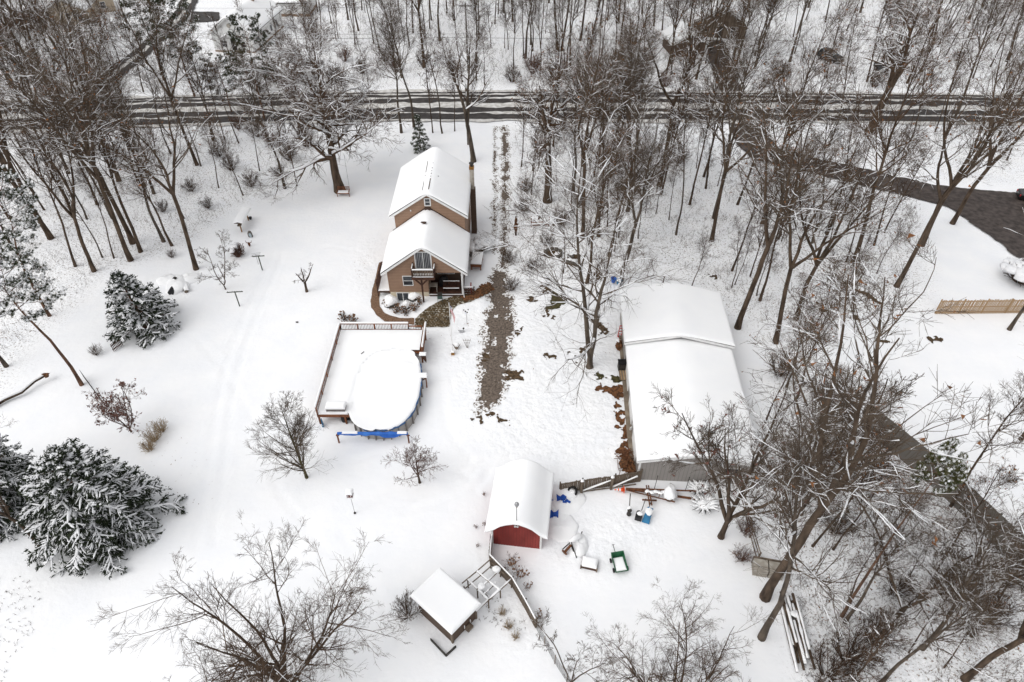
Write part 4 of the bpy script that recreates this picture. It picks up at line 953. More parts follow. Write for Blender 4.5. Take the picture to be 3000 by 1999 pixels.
for y in (2.5, 5.5, 9.0, 12.0):
    f = part('side_window', MB().bx(3.80, 3.86, y-0.5, y+0.5, 1.0, 2.3), 'white', WH); part('pane', MB().bx(3.86, 3.875, y-0.42, y+0.42, 1.08, 2.22), 'glass', f)
    f = part('side_window', MB().bx(-3.86, -3.80, y-0.5, y+0.5, 1.0, 2.3), 'white', WH); part('pane', MB().bx(-3.875, -3.86, y-0.42, y+0.42, 1.08, 2.22), 'glass', f)
part('cross_gable', MB().bx(-5.0, -3.8, 7.0, 10.0, 0, 2.9), 'white', WH)
part('cross_gable_snow', MB().snow((-5.2, -3.7), (6.8, 10.2), lambda x, y: 2.9+0.25*(x+5.0), 0.25, 0.2), 'snow_roof', WH, True)
gp = G(846, 49); GA = thing('garage', 'long white garage with brick base and snow roof behind the white cottage', 'garage', (gp[0], gp[1], 0), math.radians(1))
part('wall', MB().bx(-4.8, 4.4, 0, 7, 0.55, 2.7), 'white', GA); part('base_course', MB().bx(-4.84, 4.44, -0.05, 7, -0.2, 0.55), 'brick_base', GA)
part('gutter', MB().bx(-4.95, 4.5, -0.45, -0.36, 2.62, 2.76), 'iron', GA); part('soffit', MB().bx(-4.95, 4.5, -0.36, 7.2, 2.70, 2.78), 'white', GA)
part('roof_snow', MB().snow((-5.0, 4.55), (-0.42, 7.3), lambda x, y: 2.782+0.42*min(max(y, 0), 7-max(y, 0)+0.4), 0.28, 0.25), 'snow_roof', GA, True)
wk = thing('walk_board', 'brown wooden walkway leading from garage corner', 'walkway', GG(792, 66), math.radians(-20))
for k in range(8): part('plank', MB().bx(-0.55, 0.55, -2.6+k*0.55, -2.12+k*0.55, 0.08, 0.16), 'wood_post', wk)
TH = far_house('house', 'tan house with brown gable front half hidden by hedge and branches', (205, 73), math.radians(10), 7.4, 9, 2.9, 4.9, 'tan', ((0.3, 1.6, 0.8, 1.1), (1.6, 1.6, 0.7, 1.1)), (2.35, 0.2))
p2 = G(290, 40); TB = thing('house', 'taller tan wing of the house across the lane', 'house', (p2[0], p2[1], 0), math.radians(28))
part('wall', MB().prism([(-3.4, -0.2), (3.4, -0.2), (3.4, 4.6), (0, 7.0), (-3.4, 4.6)][::-1], 0, 8), 'tan', TB); gable_roof(TB, 3.9, -0.4, 8.3, 4.3, 7.05, snow=0.25)
for (cx, cz) in ((-1.2, 1.5), (1.3, 1.5), (0.1, 4.2)): window(TB, cx, cz, 0.9, 1.2, 0)
FH = far_house('house', 'grey brown house behind the trees beyond the road', (2105, 112), math.radians(-12), 9.5, 9, 3.0, 5.6, 'wood_old', ((-2.6, 1.6, 1.2, 1.1), (2.6, 1.6, 1.2, 1.1)), (0.2, 0.2))
FG = far_house('garage', 'brown garage with snow roof beside the grey brown house', (2015, 165), math.radians(8), 6.0, 6, 2.4, 3.9, 'siding_dark', ())
FG['category'] = 'garage'

# ------------------------------------------------------------------ cars
def loft(mb, secs):
    """secs: list of (y, [(x,z)...]) closed half-profiles mirrored in x"""
    rings = []
    for y, pr in secs: rings.append([(x, y, z) for x, z in pr]+[(-x, y, z) for x, z in pr[::-1]])
    n = len(rings[0]); V = [q for r in rings for q in r]; F = []
    for i in range(len(rings)-1):
        for j in range(n): F.append((i*n+j, i*n+(j+1) % n, (i+1)*n+(j+1) % n, (i+1)*n+j))
    F += [tuple(range(n-1, -1, -1)), tuple((len(rings)-1)*n+j for j in range(n))]
    return mb.add(V, F)
def car(label, pos, rz, m, suv=True, snow=False, cat='car'):
    o = thing('parked_car', label, cat, pos, rz); h = 0.25 if suv else 0.0
    b = MB(); lo = 0.32+h*0.4
    def sec(y, w, top): return (y, [(w*0.92, lo), (w, lo+0.2), (w, top-0.12), (w*0.93, top)])
    loft(b, [sec(-2.25, 0.78, 0.80+h), sec(-2.1, 0.88, 0.90+h), sec(-1.0, 0.92, 1.02+h), sec(0, 0.93, 1.04+h), sec(1.6, 0.93, 1.04+h), sec(2.15, 0.88, 0.98+h), sec(2.28, 0.80, 0.85+h)]); body = part('body', b, m, o)
    c = MB(); y0, y1 = -1.05, (2.05 if suv else 1.6)
    loft(c, [(y0, [(0.82, 1.03+h), (0.80, 1.06+h)]), (y0+0.75, [(0.86, 1.0+h), (0.66, 1.52+h)]), (0.6, [(0.87, 1.0+h), (0.68, 1.60+h)]), (y1-0.35, [(0.86, 1.0+h), (0.66, 1.54+h)]), (y1, [(0.82, 1.02+h), (0.74, 1.08+h)])]); part('cabin', c, m, o)
    g = MB(); g.add([(-0.74, y0-0.005, 1.10+h), (0.74, y0-0.005, 1.10+h), (0.60, y0+0.70, 1.525+h), (-0.60, y0+0.70, 1.525+h)], [(0, 1, 2, 3)]); part('windscreen', g, 'windscreen', o)
    for s in (-1, 1):
        g = MB(); g.add([(s*0.872, -0.25, 1.06+h), (s*0.880, y1-0.45, 1.06+h), (s*0.70, y1-0.5, 1.52+h), (s*0.695, -0.1, 1.50+h)], [(0, 1, 2, 3)]); part('side_window', g, 'glass', o)
        part('headlight', MB().box((s*0.62, -2.22, 0.76+h), (0.34, 0.10, 0.14)), 'white', o); part('tail_light', MB().box((s*0.70, 2.26, 0.80+h), (0.2, 0.08, 0.22)), 'red_bright', o)
        for y in (-1.38, 1.38):
            q = MB().lathe([(0.20, -0.11), (0.34, -0.11), (0.36, 0), (0.34, 0.11), (0.20, 0.11)], (0, 0, 0), 16); q.move((s*0.86, y, 0.36), ry=math.pi/2); wl = part('wheel', q, 'tyre', o)
            q = MB().lathe([(0.19, 0), (0.19, 0.03), (0.05, 0.04)], (0, 0, 0), 10); q.move((s*0.975, y, 0.36), ry=s*math.pi/2); part('rim', q, 'steel', wl)
    part('grille', MB().bx(-0.45, 0.45, -2.28, -2.24, 0.60+h, 0.80+h), 'steel', o)
    for z in (0.64, 0.70, 0.76): part('grille_bar', MB().bx(-0.43, 0.43, -2.295, -2.28, z+h, z+0.025+h), 'white', o)
    if snow: part('roof_snow', MB().snow((-0.62, 0.62), (-0.2, y1-0.4), lambda x, y: 1.56+h, 0.12, 0.15), 'snow_roof', o, True)
    return o
car('dark green grey off-roader parked under bare trees across the road', GG(2428, 178), math.radians(32), 'car_dark')
car('snow topped dark car parked behind the big gnarled oak', GG(2592, 212), math.radians(200), 'car_black', True, True)
car('black car standing at the end of the dark asphalt drive', GG(3034, 588), math.radians(75), 'car_black', False)

# ------------------------------------------------------------------ utility poles and cables
def upole(label, pix, h, arm=True):
    p = GG(*pix); o = thing('utility_pole', label, 'utility pole', p)
    part('pole', MB().tube([(0, 0, -0.2), (0, 0, h)], [0.17, 0.11], 10), 'pole_wood', o)
    if arm:
        part('crossarm', MB().bx(-1.1, 1.1, -0.06, 0.06, h-0.6, h-0.46), 'pole_wood', o)
        for x in (-1.0, -0.45, 0.45, 1.0): part('insulator', MB().lathe([(0.03, 0), (0.06, 0.06), (0.04, 0.14)], (x, 0, h-0.46), 8), 'steel', o)
    return p
pA = upole('grey wooden service pole beside the tree behind the house', (1372, 424), 8.8, False)
pB = upole('weathered utility pole among trees on the far roadside', (1372, 215), 11.5)
pC = upole('weathered utility pole far down the road to the left', (-260, 190), 11.5)
pD = upole('weathered utility pole far down the road to the right', (3300, 205), 11.5)
def cable(a, b_, sag, r, label):
    a = np.array(a, float); b_ = np.array(b_, float); n = 24
    pts = [a+(b_-a)*i/(n-1)-np.array([0, 0, sag*4*(i/(n-1))*(1-i/(n-1))])-a for i in range(n)]
    single('overhead_cable', MB().tube(pts, r, 5), 'iron', label, 'cable', a)
cable(pC+[0, 0, 6.0], pB+[0, 0, 6.0], 0.7, 0.025, 'thick lower black telephone cable above far roadside left of the pole')
cable(pC+[0, 0, 6.6], pB+[0, 0, 6.6], 0.6, 0.015, 'thin cable just above the thick telephone cable on the left')
cable(pC+[-1, 0, 11.1], pB+[-1, 0, 11.1], 1.0, 0.012, 'topmost thin power line strung left from the far roadside pole')
cable(pB+[0, 0, 6.0], pD+[0, 0, 6.0], 0.7, 0.025, 'thick lower black telephone cable right of the far roadside pole')
cable(pA+[0, 0, 8.4], np.array([-4.75, 72.4, 6.0]), 0.4, 0.012, 'thin service wire from grey pole to house corner')

# ------------------------------------------------------------------ yard objects
# flagpole
fp = thing('flagpole', 'white flagpole on a wooden block with hanging stars and stripes flag', 'flagpole', GG(1327, 1038))
part('base_block', MB().bx(-0.16, 0.16, -0.16, 0.16, -0.05, 0.36), 'wood_post', fp); part('block_snow', MB().snow((-0.17, 0.17), (-0.17, 0.17), lambda x, y: 0.36, 0.12, 0.1), 'snow_roof', fp, True)
part('pole', MB().tube([(0, 0, 0.3), (0, 0, 6.3)], [0.045, 0.03], 8), 'white', fp); part('finial', MB().blob((0, 0, 6.34), (0.06, 0.06, 0.06), 1, 8, 0), 'steel', fp, True)
def flagpt(u, v):          # u along the fly, v down the hoist; the cloth hangs drooping
    x = 0.06+0.50*u-0.10*u*u+0.03*math.sin(7*u+2*v); z = 6.1-0.62*v-1.25*u*(0.35+0.65*u)-0.25*u; y = -0.03+0.09*math.sin(9*u+3*v)*u
    return (x-0.12*v*u, y, z)
NU = 14
for s in range(13):
    V = []; u0 = 5/14 if s < 7 else 0.0; us = [u0+(1-u0)*i/NU for i in range(NU+1)]
    for u in us: V += [flagpt(u, s/13), flagpt(u, (s+1)/13)]
    part('flag_stripe', MB().add(V, [(2*i, 2*i+1, 2*i+3, 2*i+2) for i in range(NU)]), 'flag_red' if s % 2 == 0 else 'flag_white', fp, True)
V = [flagpt(5/14*i/6, 7/13*j/6) for i in range(7) for j in range(7)]
cn = part('flag_canton', MB().add(V, [(i*7+j, i*7+j+1, (i+1)*7+j+1, (i+1)*7+j) for i in range(6) for j in range(6)]), 'flag_blue', fp, True)
st = MB()
for i in range(9):
    for j in range(6 if i % 2 == 0 else 5):
        x, y, z = flagpt(5/14*(i+0.8)/9.8, 7/13*(j+(0.6 if i % 2 == 0 else 1.1))/6.4)
        pts = []
        for k in range(10):
            rr_ = 0.022 if k % 2 == 0 else 0.010; a = math.pi/2+k*math.pi/5; pts.append((x+rr_*math.cos(a), y-0.006, z+rr_*math.sin(a)))
        st.add(pts, [tuple(range(10))])
part('flag_stars', st, 'flag_white', cn)
# clothesline posts
for k, (base, h, wd, lab) in enumerate((((769, 792), 1.95, 1.35, 'green grey clothesline post near the round twiggy shrub'), ((702, 897), 1.95, 1.65, 'green grey clothesline post with long crossbar below the small bare tree'))):
    o = thing('clothesline_post', lab, 'post', GG(*base), 0.05, 'clothesline posts')
    part('post', MB().tube([(0, 0, -0.1), (0, 0, h)], 0.06, 8), 'tpost', o); part('crossbar', MB().beam((-wd/2, 0, h-0.1), (wd/2, 0, h-0.05), 0.08), 'tpost', o)
    for q in range(4): part('hook', MB().lathe([(0.02, 0), (0.03, 0.04), (0.02, 0.08)], (-wd/2+0.1+q*(wd-0.2)/3, 0, h-0.03), 6), 'iron', o)
o = thing('wire_rack', 'pale snowy wire rack behind the clothesline post', 'rack', GG(757, 775))
for q in (-0.18, 0.0, 0.18): part('bar', MB().beam((-0.5, q, 1.25+q*0.3), (0.5, q+0.2, 1.3+q*0.3), 0.03), 'steel', o)
part('stand', MB().tube([(0, 0, 0), (0, 0.05, 1.3)], 0.025, 6), 'steel', o)
# roofed feeder
a, b_ = GG(709, 680), GG(728, 646); o = thing('bird_feeder', 'roofed wooden feeder on two yellow brown posts capped with snow', 'feeder', a); d = b_-a
for q in (d*0, d): part('post', MB().beam(q+[0, 0, -0.1], q+[0, 0, 1.35], 0.11), 'wood_post', o)
u = d/np.linalg.norm(d); nrm = np.array([-u[1], u[0], 0]); L = np.linalg.norm(d); ang = math.atan2(u[1], u[0])
rf = MB(); rf.bx(-0.35, L+0.3, -0.5, 0.5, 1.35, 1.42); rf.move((0, 0, 0), ang); part('roof', rf, 'wood_old', o)
s = MB().snow((-0.4, L+0.35), (-0.58, 0.58), lambda x, y: 1.42+0.3*(0.55-abs(y)), 0.22, 0.2); s.move((0, 0, 0), ang); part('roof_snow', s, 'snow_roof', o, True)
part('tray', MB().bx(-0.3, 0.1, -0.2, 0.2, 0.95, 1.1).move((0, 0, 0), ang), 'wood_old', o)
single('black_pot', MB().lathe([(0.12, 0), (0.2, 0.15), (0.22, 0.3), (0.15, 0.32)], (0, 0, 0), 12), 'black', 'small dark pot beside the roofed feeder post', 'pot', GG(734, 643))
o = thing('ornament_stone', 'upright dark stone with icy pale face in the snow', 'stone', GG(735, 695)); part('stone', MB().blob((0, 0, 0.35), (0.30, 0.16, 0.55), 5, 10, 0.10), 'stone', o); part('ice_face', MB().blob((0.03, -0.12, 0.32), (0.17, 0.08, 0.34), 9, 8, 0.1), 'ice', o)
o = thing('rusty_ornament', 'rusty metal garden ornament with two raised horns', 'ornament', GG(732, 722)); part('body', MB().blob((0, 0, 0.3), (0.16, 0.13, 0.26), 2, 10, 0.1).beam((0, 0, -0.1), (0, 0, 0.2), 0.06), 'rust', o)
for s in (-1, 1): part('horn', MB().tube([(s*0.08, 0, 0.45), (s*0.28, 0, 0.55), (s*0.36, 0.03, 0.78)], [0.05, 0.04, 0.02], 6), 'rust', o)
# swing bench under the oak
o = thing('swing_bench', 'slatted wooden swing bench hanging at the foot of the big oak', 'swing bench', GG(1008, 572), 0.0)
for k in range(5): part('seat_slat', MB().bx(-0.75, 0.75, -0.35+k*0.13, -0.25+k*0.13, 0.46, 0.49), 'stain', o)
for k in range(12): part('back_slat', MB().bx(-0.72+k*0.13, -0.66+k*0.13, 0.30, 0.33, 0.52, 1.0), 'stain', o)
part('back_rail', MB().bx(-0.78, 0.78, 0.28, 0.35, 1.0, 1.07), 'stain', o); part('front_rail', MB().bx(-0.78, 0.78, -0.42, -0.36, 0.40, 0.50), 'stain', o)
for x in (-0.77, 0.77): part('arm', MB().bx(x-0.04, x+0.04, -0.4, 0.34, 0.70, 0.75).bx(x-0.03, x+0.03, -0.38, -0.32, 0.45, 0.70), 'stain', o); part('chain', MB().tube([(x, 0.3, 1.05), (x, 0.6, 5.5)], 0.015, 4), 'iron', o); part('leg', MB().bx(x-0.04, x+0.04, -0.38, -0.30, -0.1, 0.42), 'stain', o)
part('seat_snow', MB().snow((-0.7, 0.7), (-0.34, 0.27), lambda x, y: 0.49, 0.12, 0.12), 'snow_roof', o, True)
# martin house on a pole
o = thing('bird_house', 'red and white birdhouse with snow cap on a thin pole', 'birdhouse', GG(1040, 1505)); part('pole', MB().tube([(0, 0, -0.1), (0.0, 0, 2.35)], 0.025, 6), 'steel', o)
part('box', MB().bx(-0.2, 0.2, -0.2, 0.2, 2.35, 2.72), 'red_dark', o)
for x in (-0.1, 0.1): part('entrance', MB().box((x, -0.205, 2.55), (0.08, 0.02, 0.10)), 'white', o)
part('ledge', MB().bx(-0.24, 0.24, -0.24, 0.24, 2.30, 2.36), 'white', o); part('snow_cap', MB().snow((-0.27, 0.27), (-0.27, 0.27), lambda x, y: 2.72+0.2*(0.27-abs(x)), 0.22, 0.15), 'snow_roof', o, True)
part('foot', MB().lathe([(0.06, 0), (0.1, 0.05), (0.05, 0.2)], (0, 0, 0), 8), 'iron', o)
# trellis, hooks, pots by the flagpole
o = thing('fan_trellis', 'small fan shaped brown garden trellis stuck in snow', 'trellis', GG(1369, 1019))
for k in range(4): part('rib', MB().beam((0.03*(k-1.5), 0, 0), (0.25*(k-1.5), 0, 1.15), 0.03), 'wood_old', o)
for z, wd in ((0.65, 0.25), (1.0, 0.36)): part('cross_bar', MB().beam((-wd, -0.02, z), (wd, -0.02, z), 0.03), 'wood_old', o)
o = thing('planter', 'twig framed planter with a rounded cap of snow by flagpole', 'planter', GG(1338, 1022)); part('pot', MB().lathe([(0.12, 0), (0.25, 0.3), (0.27, 0.35)], (0, 0, 0), 12), 'wood_old', o)
for s in (-1, 1): part('twig_arm', MB().tube([(0, -0.1, 0.1), (s*0.25, -0.05, 0.4), (s*0.38, 0, 0.65)], 0.03, 5), 'wood_old', o)
part('snow_cap', MB().blob((0, 0.05, 0.5), (0.26, 0.26, 0.24), 3, 12, 0.05), 'snow_roof', o, True)
o = thing('garden_boat', 'grey curved metal planter half sunk in the snow', 'planter', GG(1352, 974)); part('hull', MB().tube([(-0.3, 0, 0.25), (-0.1, 0, 0.12), (0.15, 0, 0.10), (0.3, 0, 0.16)], [0.05, 0.12, 0.13, 0.05], 8), 'steel', o); part('plume', MB().blob((0.22, 0.1, 0.4), (0.10, 0.08, 0.12), 2, 8), 'iron', o)
o = thing('garden_stake', 'shepherd hook stake with dark spinners and blue ribbon', 'stake', GG(1368, 948)); part('stem', MB().tube([(0, 0, 0), (0.02, 0, 1.5), (-0.15, 0, 1.8)], 0.018, 5), 'iron', o)
for q in ((-0.25, 1.75), (0.2, 1.8), (0.1, 1.45), (-0.1, 1.55)): part('spinner', MB().blob((q[0], 0, q[1]), (0.07, 0.04, 0.08), 2, 8), 'iron', o)
part('ribbon', MB().beam((-0.1, 0, 1.5), (-0.1, 0, 1.2), 0.04, 0.02), 'tarp', o)
# porch furniture
o = thing('porch_bench', 'slatted bench with snow on its rails standing on the dark porch', 'bench', (-6.35, 56.9, 0.98))
for k in range(4): part('seat_slat', MB().bx(-0.85, 0.85, -0.3+k*0.14, -0.2+k*0.14, 0.42, 0.45), 'stain_dark', o)
for k in range(12): part('back_slat', MB().bx(-0.82+k*0.15, -0.74+k*0.15, 0.28, 0.31, 0.45, 0.95), 'stain_dark', o)
for x in (-0.85, 0.85): part('leg', MB().bx(x-0.03, x+0.03, -0.3, 0.3, 0, 0.45), 'stain_dark', o)
part('rail_snow', MB().bx(-0.85, 0.85, 0.26, 0.33, 0.95, 1.0).bx(-0.83, 0.83, -0.33, -0.24, 0.45, 0.50), 'snow_roof', o)
o = thing('patio_chair', 'green metal patio chair standing in front of the porch', 'chair', (-7.45, 55.45, gz(-7.45, 55.45)+0.01), 0.1)
part('seat', MB().bx(-0.25, 0.25, -0.25, 0.25, 0.43, 0.46), 'green_metal', o); part('backrest', MB().bx(-0.25, 0.25, 0.22, 0.26, 0.46, 0.95), 'iron', o)
for x in (-0.24, 0.24):
    for y in (-0.23, 0.23): part('leg', MB().tube([(x, y, 0), (x*0.95, y*0.95, 0.44)], 0.018, 6), 'green_metal', o)
    part('arm', MB().tube([(x, -0.24, 0.44), (x, -0.24, 0.65), (x, 0.22, 0.67)], 0.018, 6), 'green_metal', o)
o = thing('barbecue', 'covered black barbecue on the porch by the wall', 'barbecue', (-7.2, 57.7, 0.98)); part('lid', MB().blob((0, 0, 0.95), (0.5, 0.32, 0.3), 1, 12, 0.02), 'black', o, True); part('cart', MB().bx(-0.45, 0.45, -0.26, 0.26, 0.0, 0.85), 'black', o)
o = thing('porch_table', 'small pale table at the open porch corner', 'table', (-8.25, 56.9, 0.98)); part('top', MB().bx(-0.45, 0.45, -0.35, 0.35, 0.68, 0.72), 'block', o)
for x in (-0.4, 0.4):
    for y in (-0.3, 0.3): part('leg', MB().bx(x-0.03, x+0.03, y-0.03, y+0.03, 0, 0.68), 'block', o)
single('red_post', MB().beam((0, 0, -0.1), (0.03, 0.02, 1.45), 0.12), 'red', 'plain red post standing where the patio meets the drive', 'post', GG(1381, 876))
# right side of the house
o = thing('raised_bed', 'snow filled wooden planter box on legs beside the house', 'planter', GG(1395, 794), math.radians(-4))
part('box', MB().bx(-0.6, 0.6, 0, 2.2, 0.45, 0.85), 'stain', o); part('snow_fill', MB().snow((-0.62, 0.62), (-0.02, 2.22), lambda x, y: 0.85, 0.2, 0.18), 'snow_roof', o, True)
for x in (-0.5, 0.5):
    for y in (0.1, 2.1): part('leg', MB().bx(x-0.06, x+0.06, y-0.06, y+0.06, -0.05, 0.45), 'stain', o)
o = thing('rain_barrel', 'grey rain barrel with tall snow cap against the house wall', 'barrel', GG(1384, 750)); part('barrel', MB().lathe([(0.3, 0), (0.36, 0.3), (0.36, 0.6), (0.3, 0.8)], (0, 0, 0), 16), 'steel', o, True); part('snow_cap', MB().blob((0, 0, 0.95), (0.38, 0.38, 0.35), 2, 12, 0.04), 'snow_roof', o, True)
for q in (0.2, 0.6): part('hoop', MB().lathe([(0.36, q), (0.375, q+0.02), (0.36, q+0.04)], (0, 0, 0), 16), 'iron', o)
for k, (q, mm, lab) in enumerate((((1796, 832), 'blue', 'bright blue plastic tub hung by the tree trunk'), ((1812, 838), 'plow', 'dull blue plastic tub with snow beside the tree trunk'))):
    o = thing('plastic_tub', lab, 'tub', GG(*q), 0.3*k, 'blue tubs'); part('tub', MB().lathe([(0.20, 0.25), (0.30, 0.75), (0.33, 0.78), (0.28, 0.76), (0.18, 0.32)], (0, 0, 0), 14), mm, o); part('stake', MB().beam((0.1, 0.1, -0.1), (0.1, 0.1, 0.3), 0.08), 'iron', o)
    if k: part('snow_fill', MB().blob((0, 0, 0.74), (0.27, 0.27, 0.14), 3, 12, 0.04), 'snow_roof', o, True)
o = thing('lantern_house', 'little wooden birdhouse on a stake by reddish picket gate', 'birdhouse', GG(1620, 690)); part('stake', MB().beam((0, 0, -0.1), (0, 0, 1.3), 0.05), 'wood_old', o); part('box', MB().prism([(-0.15, 1.3), (0.15, 1.3), (0.15, 1.55), (0, 1.72), (-0.15, 1.55)][::-1], -0.12, 0.12), 'wood_old', o)
o = thing('leaning_post', 'thin brown ivy wrapped post in the thin woods by the drive', 'post', GG(1511, 690)); part('post', MB().tube([(0, 0, -0.1), (0.02, 0, 1.2), (0, 0, 2.6)], [0.10, 0.13, 0.06], 7), 'stain_dark', o); part('ivy', MB().blob((0, 0, 1.2), (0.2, 0.18, 0.7), 4, 10, 0.25).blob((0.02, 0, 2.1), (0.15, 0.14, 0.4), 6, 10, 0.25), 'litter', o)
# rubble with culvert, log, by the broad evergreen
o = thing('snow_heap', 'snow covered heap with black pipe mouth beside the broad evergreen', 'heap', GG(512, 848)); part('heap', MB().blob((0.1, 0.6, 0.0), (1.3, 1.5, 0.75), 11, 20, 0.10).blob((-1.4, 1.6, 0.0), (1.1, 1.0, 0.55), 12, 16, 0.1).blob((0.9, 1.8, 0), (1.2, 1.0, 0.5), 15, 16, 0.1), 'snow_roof', o, True)
q = MB().tube([(0, -1.0, 0.25), (0, 0.6, 0.25)], 0.30, 14); part('pipe', q, 'black', o)
part('gap', MB().blob((-0.15, 1.0, 0.72), (0.22, 0.3, 0.12), 4, 8), 'iron', o)
o = thing('split_log', 'snow topped cut log lying beside the snowy heap', 'log', GG(545, 850), math.radians(118)); part('log', MB().tube([(-0.6, 0, 0.18), (0.75, 0, 0.18)], 0.2, 10), 'wood_old', o); part('snow_cap', MB().snow((-0.6, 0.75), (-0.30, 0.16), lambda x, y: 0.33, 0.14, 0.12), 'snow_roof', o, True)
# junk corner by the barn: trailer frame, cone, blue plow, tank, clumps
a = GG(1832, 1441); o = thing('trailer_frame', 'long rusty trailer frame half buried in snow beside barn wall', 'trailer', a, math.radians(0))
e1, e2, e3 = GG(2035, 1450)-a, GG(1975, 1480)-a, GG(2030, 1468)-a
for (p, q_, wd) in (((0, 0, 0.45), e1+[0, 0, 0.5], 0.09), ((0, -0.05, 0.45), GG(1940, 1456)-a+[0, 0, 0.45], 0.14), ((0, -0.1, 0.4), e2+[0, 0, 0.4], 0.07), (GG(1980, 1462)-a+[0, 0, 0.35], GG(2036, 1470)-a+[0, 0, 0.35], 0.14)): part('frame_rail', MB().beam(p, q_, wd, wd), 'rust', o)
for f in (0.15, 0.32, 0.5, 0.62): part('cross_member', MB().beam(e1*f+[0, 0, 0.47], e2*f*1.35+[0, 0, 0.42], 0.06), 'rust', o)
for f in (0.30, 0.33): part('cross_member', MB().beam(e1*f+[0, 0.3, 0.55], e1*f+[0, -1.5, 0.5], 0.09), 'rust', o)
part('axle', MB().tube([GG(1880, 1472)-a+[0, 0, 0.35], GG(1922, 1474)-a+[0, 0, 0.35]], 0.07, 8), 'rust', o)
for k in range(5): part('frame_snow', MB().blob(e1*(0.3+0.06*k)+[0, -0.25-0.1*(k % 2), 0.55], (0.22, 0.16, 0.09), k, 10, 0.15), 'snow_roof', o, True)
o = thing('snow_stump', 'tall rounded stack capped with snow standing on the trailer frame', 'stack', GG(1960, 1460)); part('stack', MB().lathe([(0.35, 0), (0.4, 0.5), (0.35, 0.8)], (0, 0, 0), 12), 'wood_old', o); part('snow_cap', MB().blob((0.0, 0, 0.75), (0.50, 0.72, 0.42), 5, 14, 0.14), 'snow_roof', o, True)
q = MB().lathe([(0.02, 0.74), (0.05, 0.72), (0.15, 0.12), (0.17, 0.06)], (0, 0, 0), 14); 
o = thing('traffic_cone', 'orange traffic cone lying on its side at trailer tip', 'cone', GG(1826, 1441)+[0, 0, 0.30]); 
part('cone', MB().lathe([(0.17, 0.04), (0.10, 0.36), (0.03, 0.72), (0.015, 0.74)], (0, 0, 0), 14).move((0, 0, 0), ry=-math.pi/2), 'orange', o, True); part('base', MB().box((0.02, 0, 0), (0.05, 0.42, 0.42)), 'orange', o)
for z0, r0 in ((0.24, 0.128), (0.46, 0.083)): part('white_band', MB().lathe([(r0+0.004, z0), (r0-0.022, z0+0.12)], (0, 0, 0), 14).move((0, 0, 0), ry=-math.pi/2), 'white', o)
o = thing('snow_plow', 'bright blue snowblower chute with black engine sitting in the snow', 'snowblower', GG(1882, 1520), math.radians(-20))
part('blade', MB().add([(0.0, -0.35, 0.05), (0.55, -0.35, 0.05), (0.62, 0.6, 0.75), (0.18, 0.6, 0.80)], [(0, 1, 2, 3)]).add([(0.0, -0.30, 0.05), (0.55, -0.30, 0.05), (0.62, 0.65, 0.75), (0.18, 0.65, 0.80)], [(3, 2, 1, 0)]).bx(0.52, 0.58, -0.34, 0.5, 0, 0.35), 'plow', o)
part('engine', MB().box((-0.3, -0.15, 0.25), (0.5, 0.4, 0.4)).lathe([(0.2, 0), (0.2, 0.2)], (-0.35, 0.25, 0.1), 10), 'black', o)
part('snow_cap', MB().blob((0.35, 0.35, 0.68), (0.28, 0.4, 0.14), 4, 12, 0.1).blob((-0.25, 0.05, 0.48), (0.25, 0.2, 0.1), 6, 10, 0.1), 'snow_roof', o, True)
for s in (-0.2, 0.25): part('handle', MB().tube([(s, 0.4, 0.4), (s+0.05, 0.9, 0.8), (s+0.1, 1.2, 0.95)], 0.03, 6), 'iron', o)
o = thing('gas_bottle', 'slim tank half covered in snow with dark hose', 'tank', GG(1842, 1508)); part('tank', MB().lathe([(0.16, 0), (0.18, 0.05), (0.18, 0.7), (0.08, 0.85)], (0, 0, 0), 12), 'iron', o, True); part('snow_cap', MB().blob((0, 0.08, 0.5), (0.22, 0.25, 0.45), 3, 12, 0.05), 'snow_roof', o, True); part('hose', MB().tube([(0, 0.2, 0.8), (0.05, 0.6, 1.0), (0.15, 1.1, 1.0), (0.18, 1.3, 0.9)], 0.04, 6), 'iron', o)
for q in ((1917, 1433), (2008, 1437)):
    o = thing('metal_stake', 'thin dark metal stake standing by the barn end wall', 'stake', GG(*q), 0, 'metal stakes by the barn'); part('stake', MB().tube([(0, 0, -0.1), (0.05, 0.05, 1.6)], 0.025, 6), 'iron', o)
    part('tip', MB().box((0.05, 0.05, 1.62), (0.06, 0.06, 0.06)), 'iron', o)
# heap with blue tarp and tyre behind the red shed
o = thing('tarp_heap', 'snow buried heap with torn blue tarp showing beside the red shed', 'heap', GG(1650, 1445)); part('heap', MB().blob((0, 0.1, 0.0), (1.3, 1.0, 0.68), 21, 26, 0.09).blob((0.1, -0.9, -0.2), (1.6, 1.4, 0.55), 22, 24, 0.10).blob((-0.7, -1.9, -0.2), (1.4, 1.7, 0.42), 23, 24, 0.10), 'snow_roof', o, True)
def rag(c, sx, sy, seed, nrm=0.0):
    rg = np.random.default_rng(seed); V = []; F = []
    for i in range(6):
        for j in range(5): V.append((c[0]+(i/5-0.5)*sx+rg.uniform(-.03, .03), c[1]+(j/4-0.5)*sy*(0.6+0.4*math.sin(i*1.7+seed))+rg.uniform(-.03, .03), c[2]+0.06*math.sin(i*2.1+j*1.3+seed)+nrm*(j/4-0.5)))
    for i in range(5):
        for j in range(4): F.append((i*5+j, (i+1)*5+j, (i+1)*5+j+1, i*5+j+1))
    return MB().add(V, F)
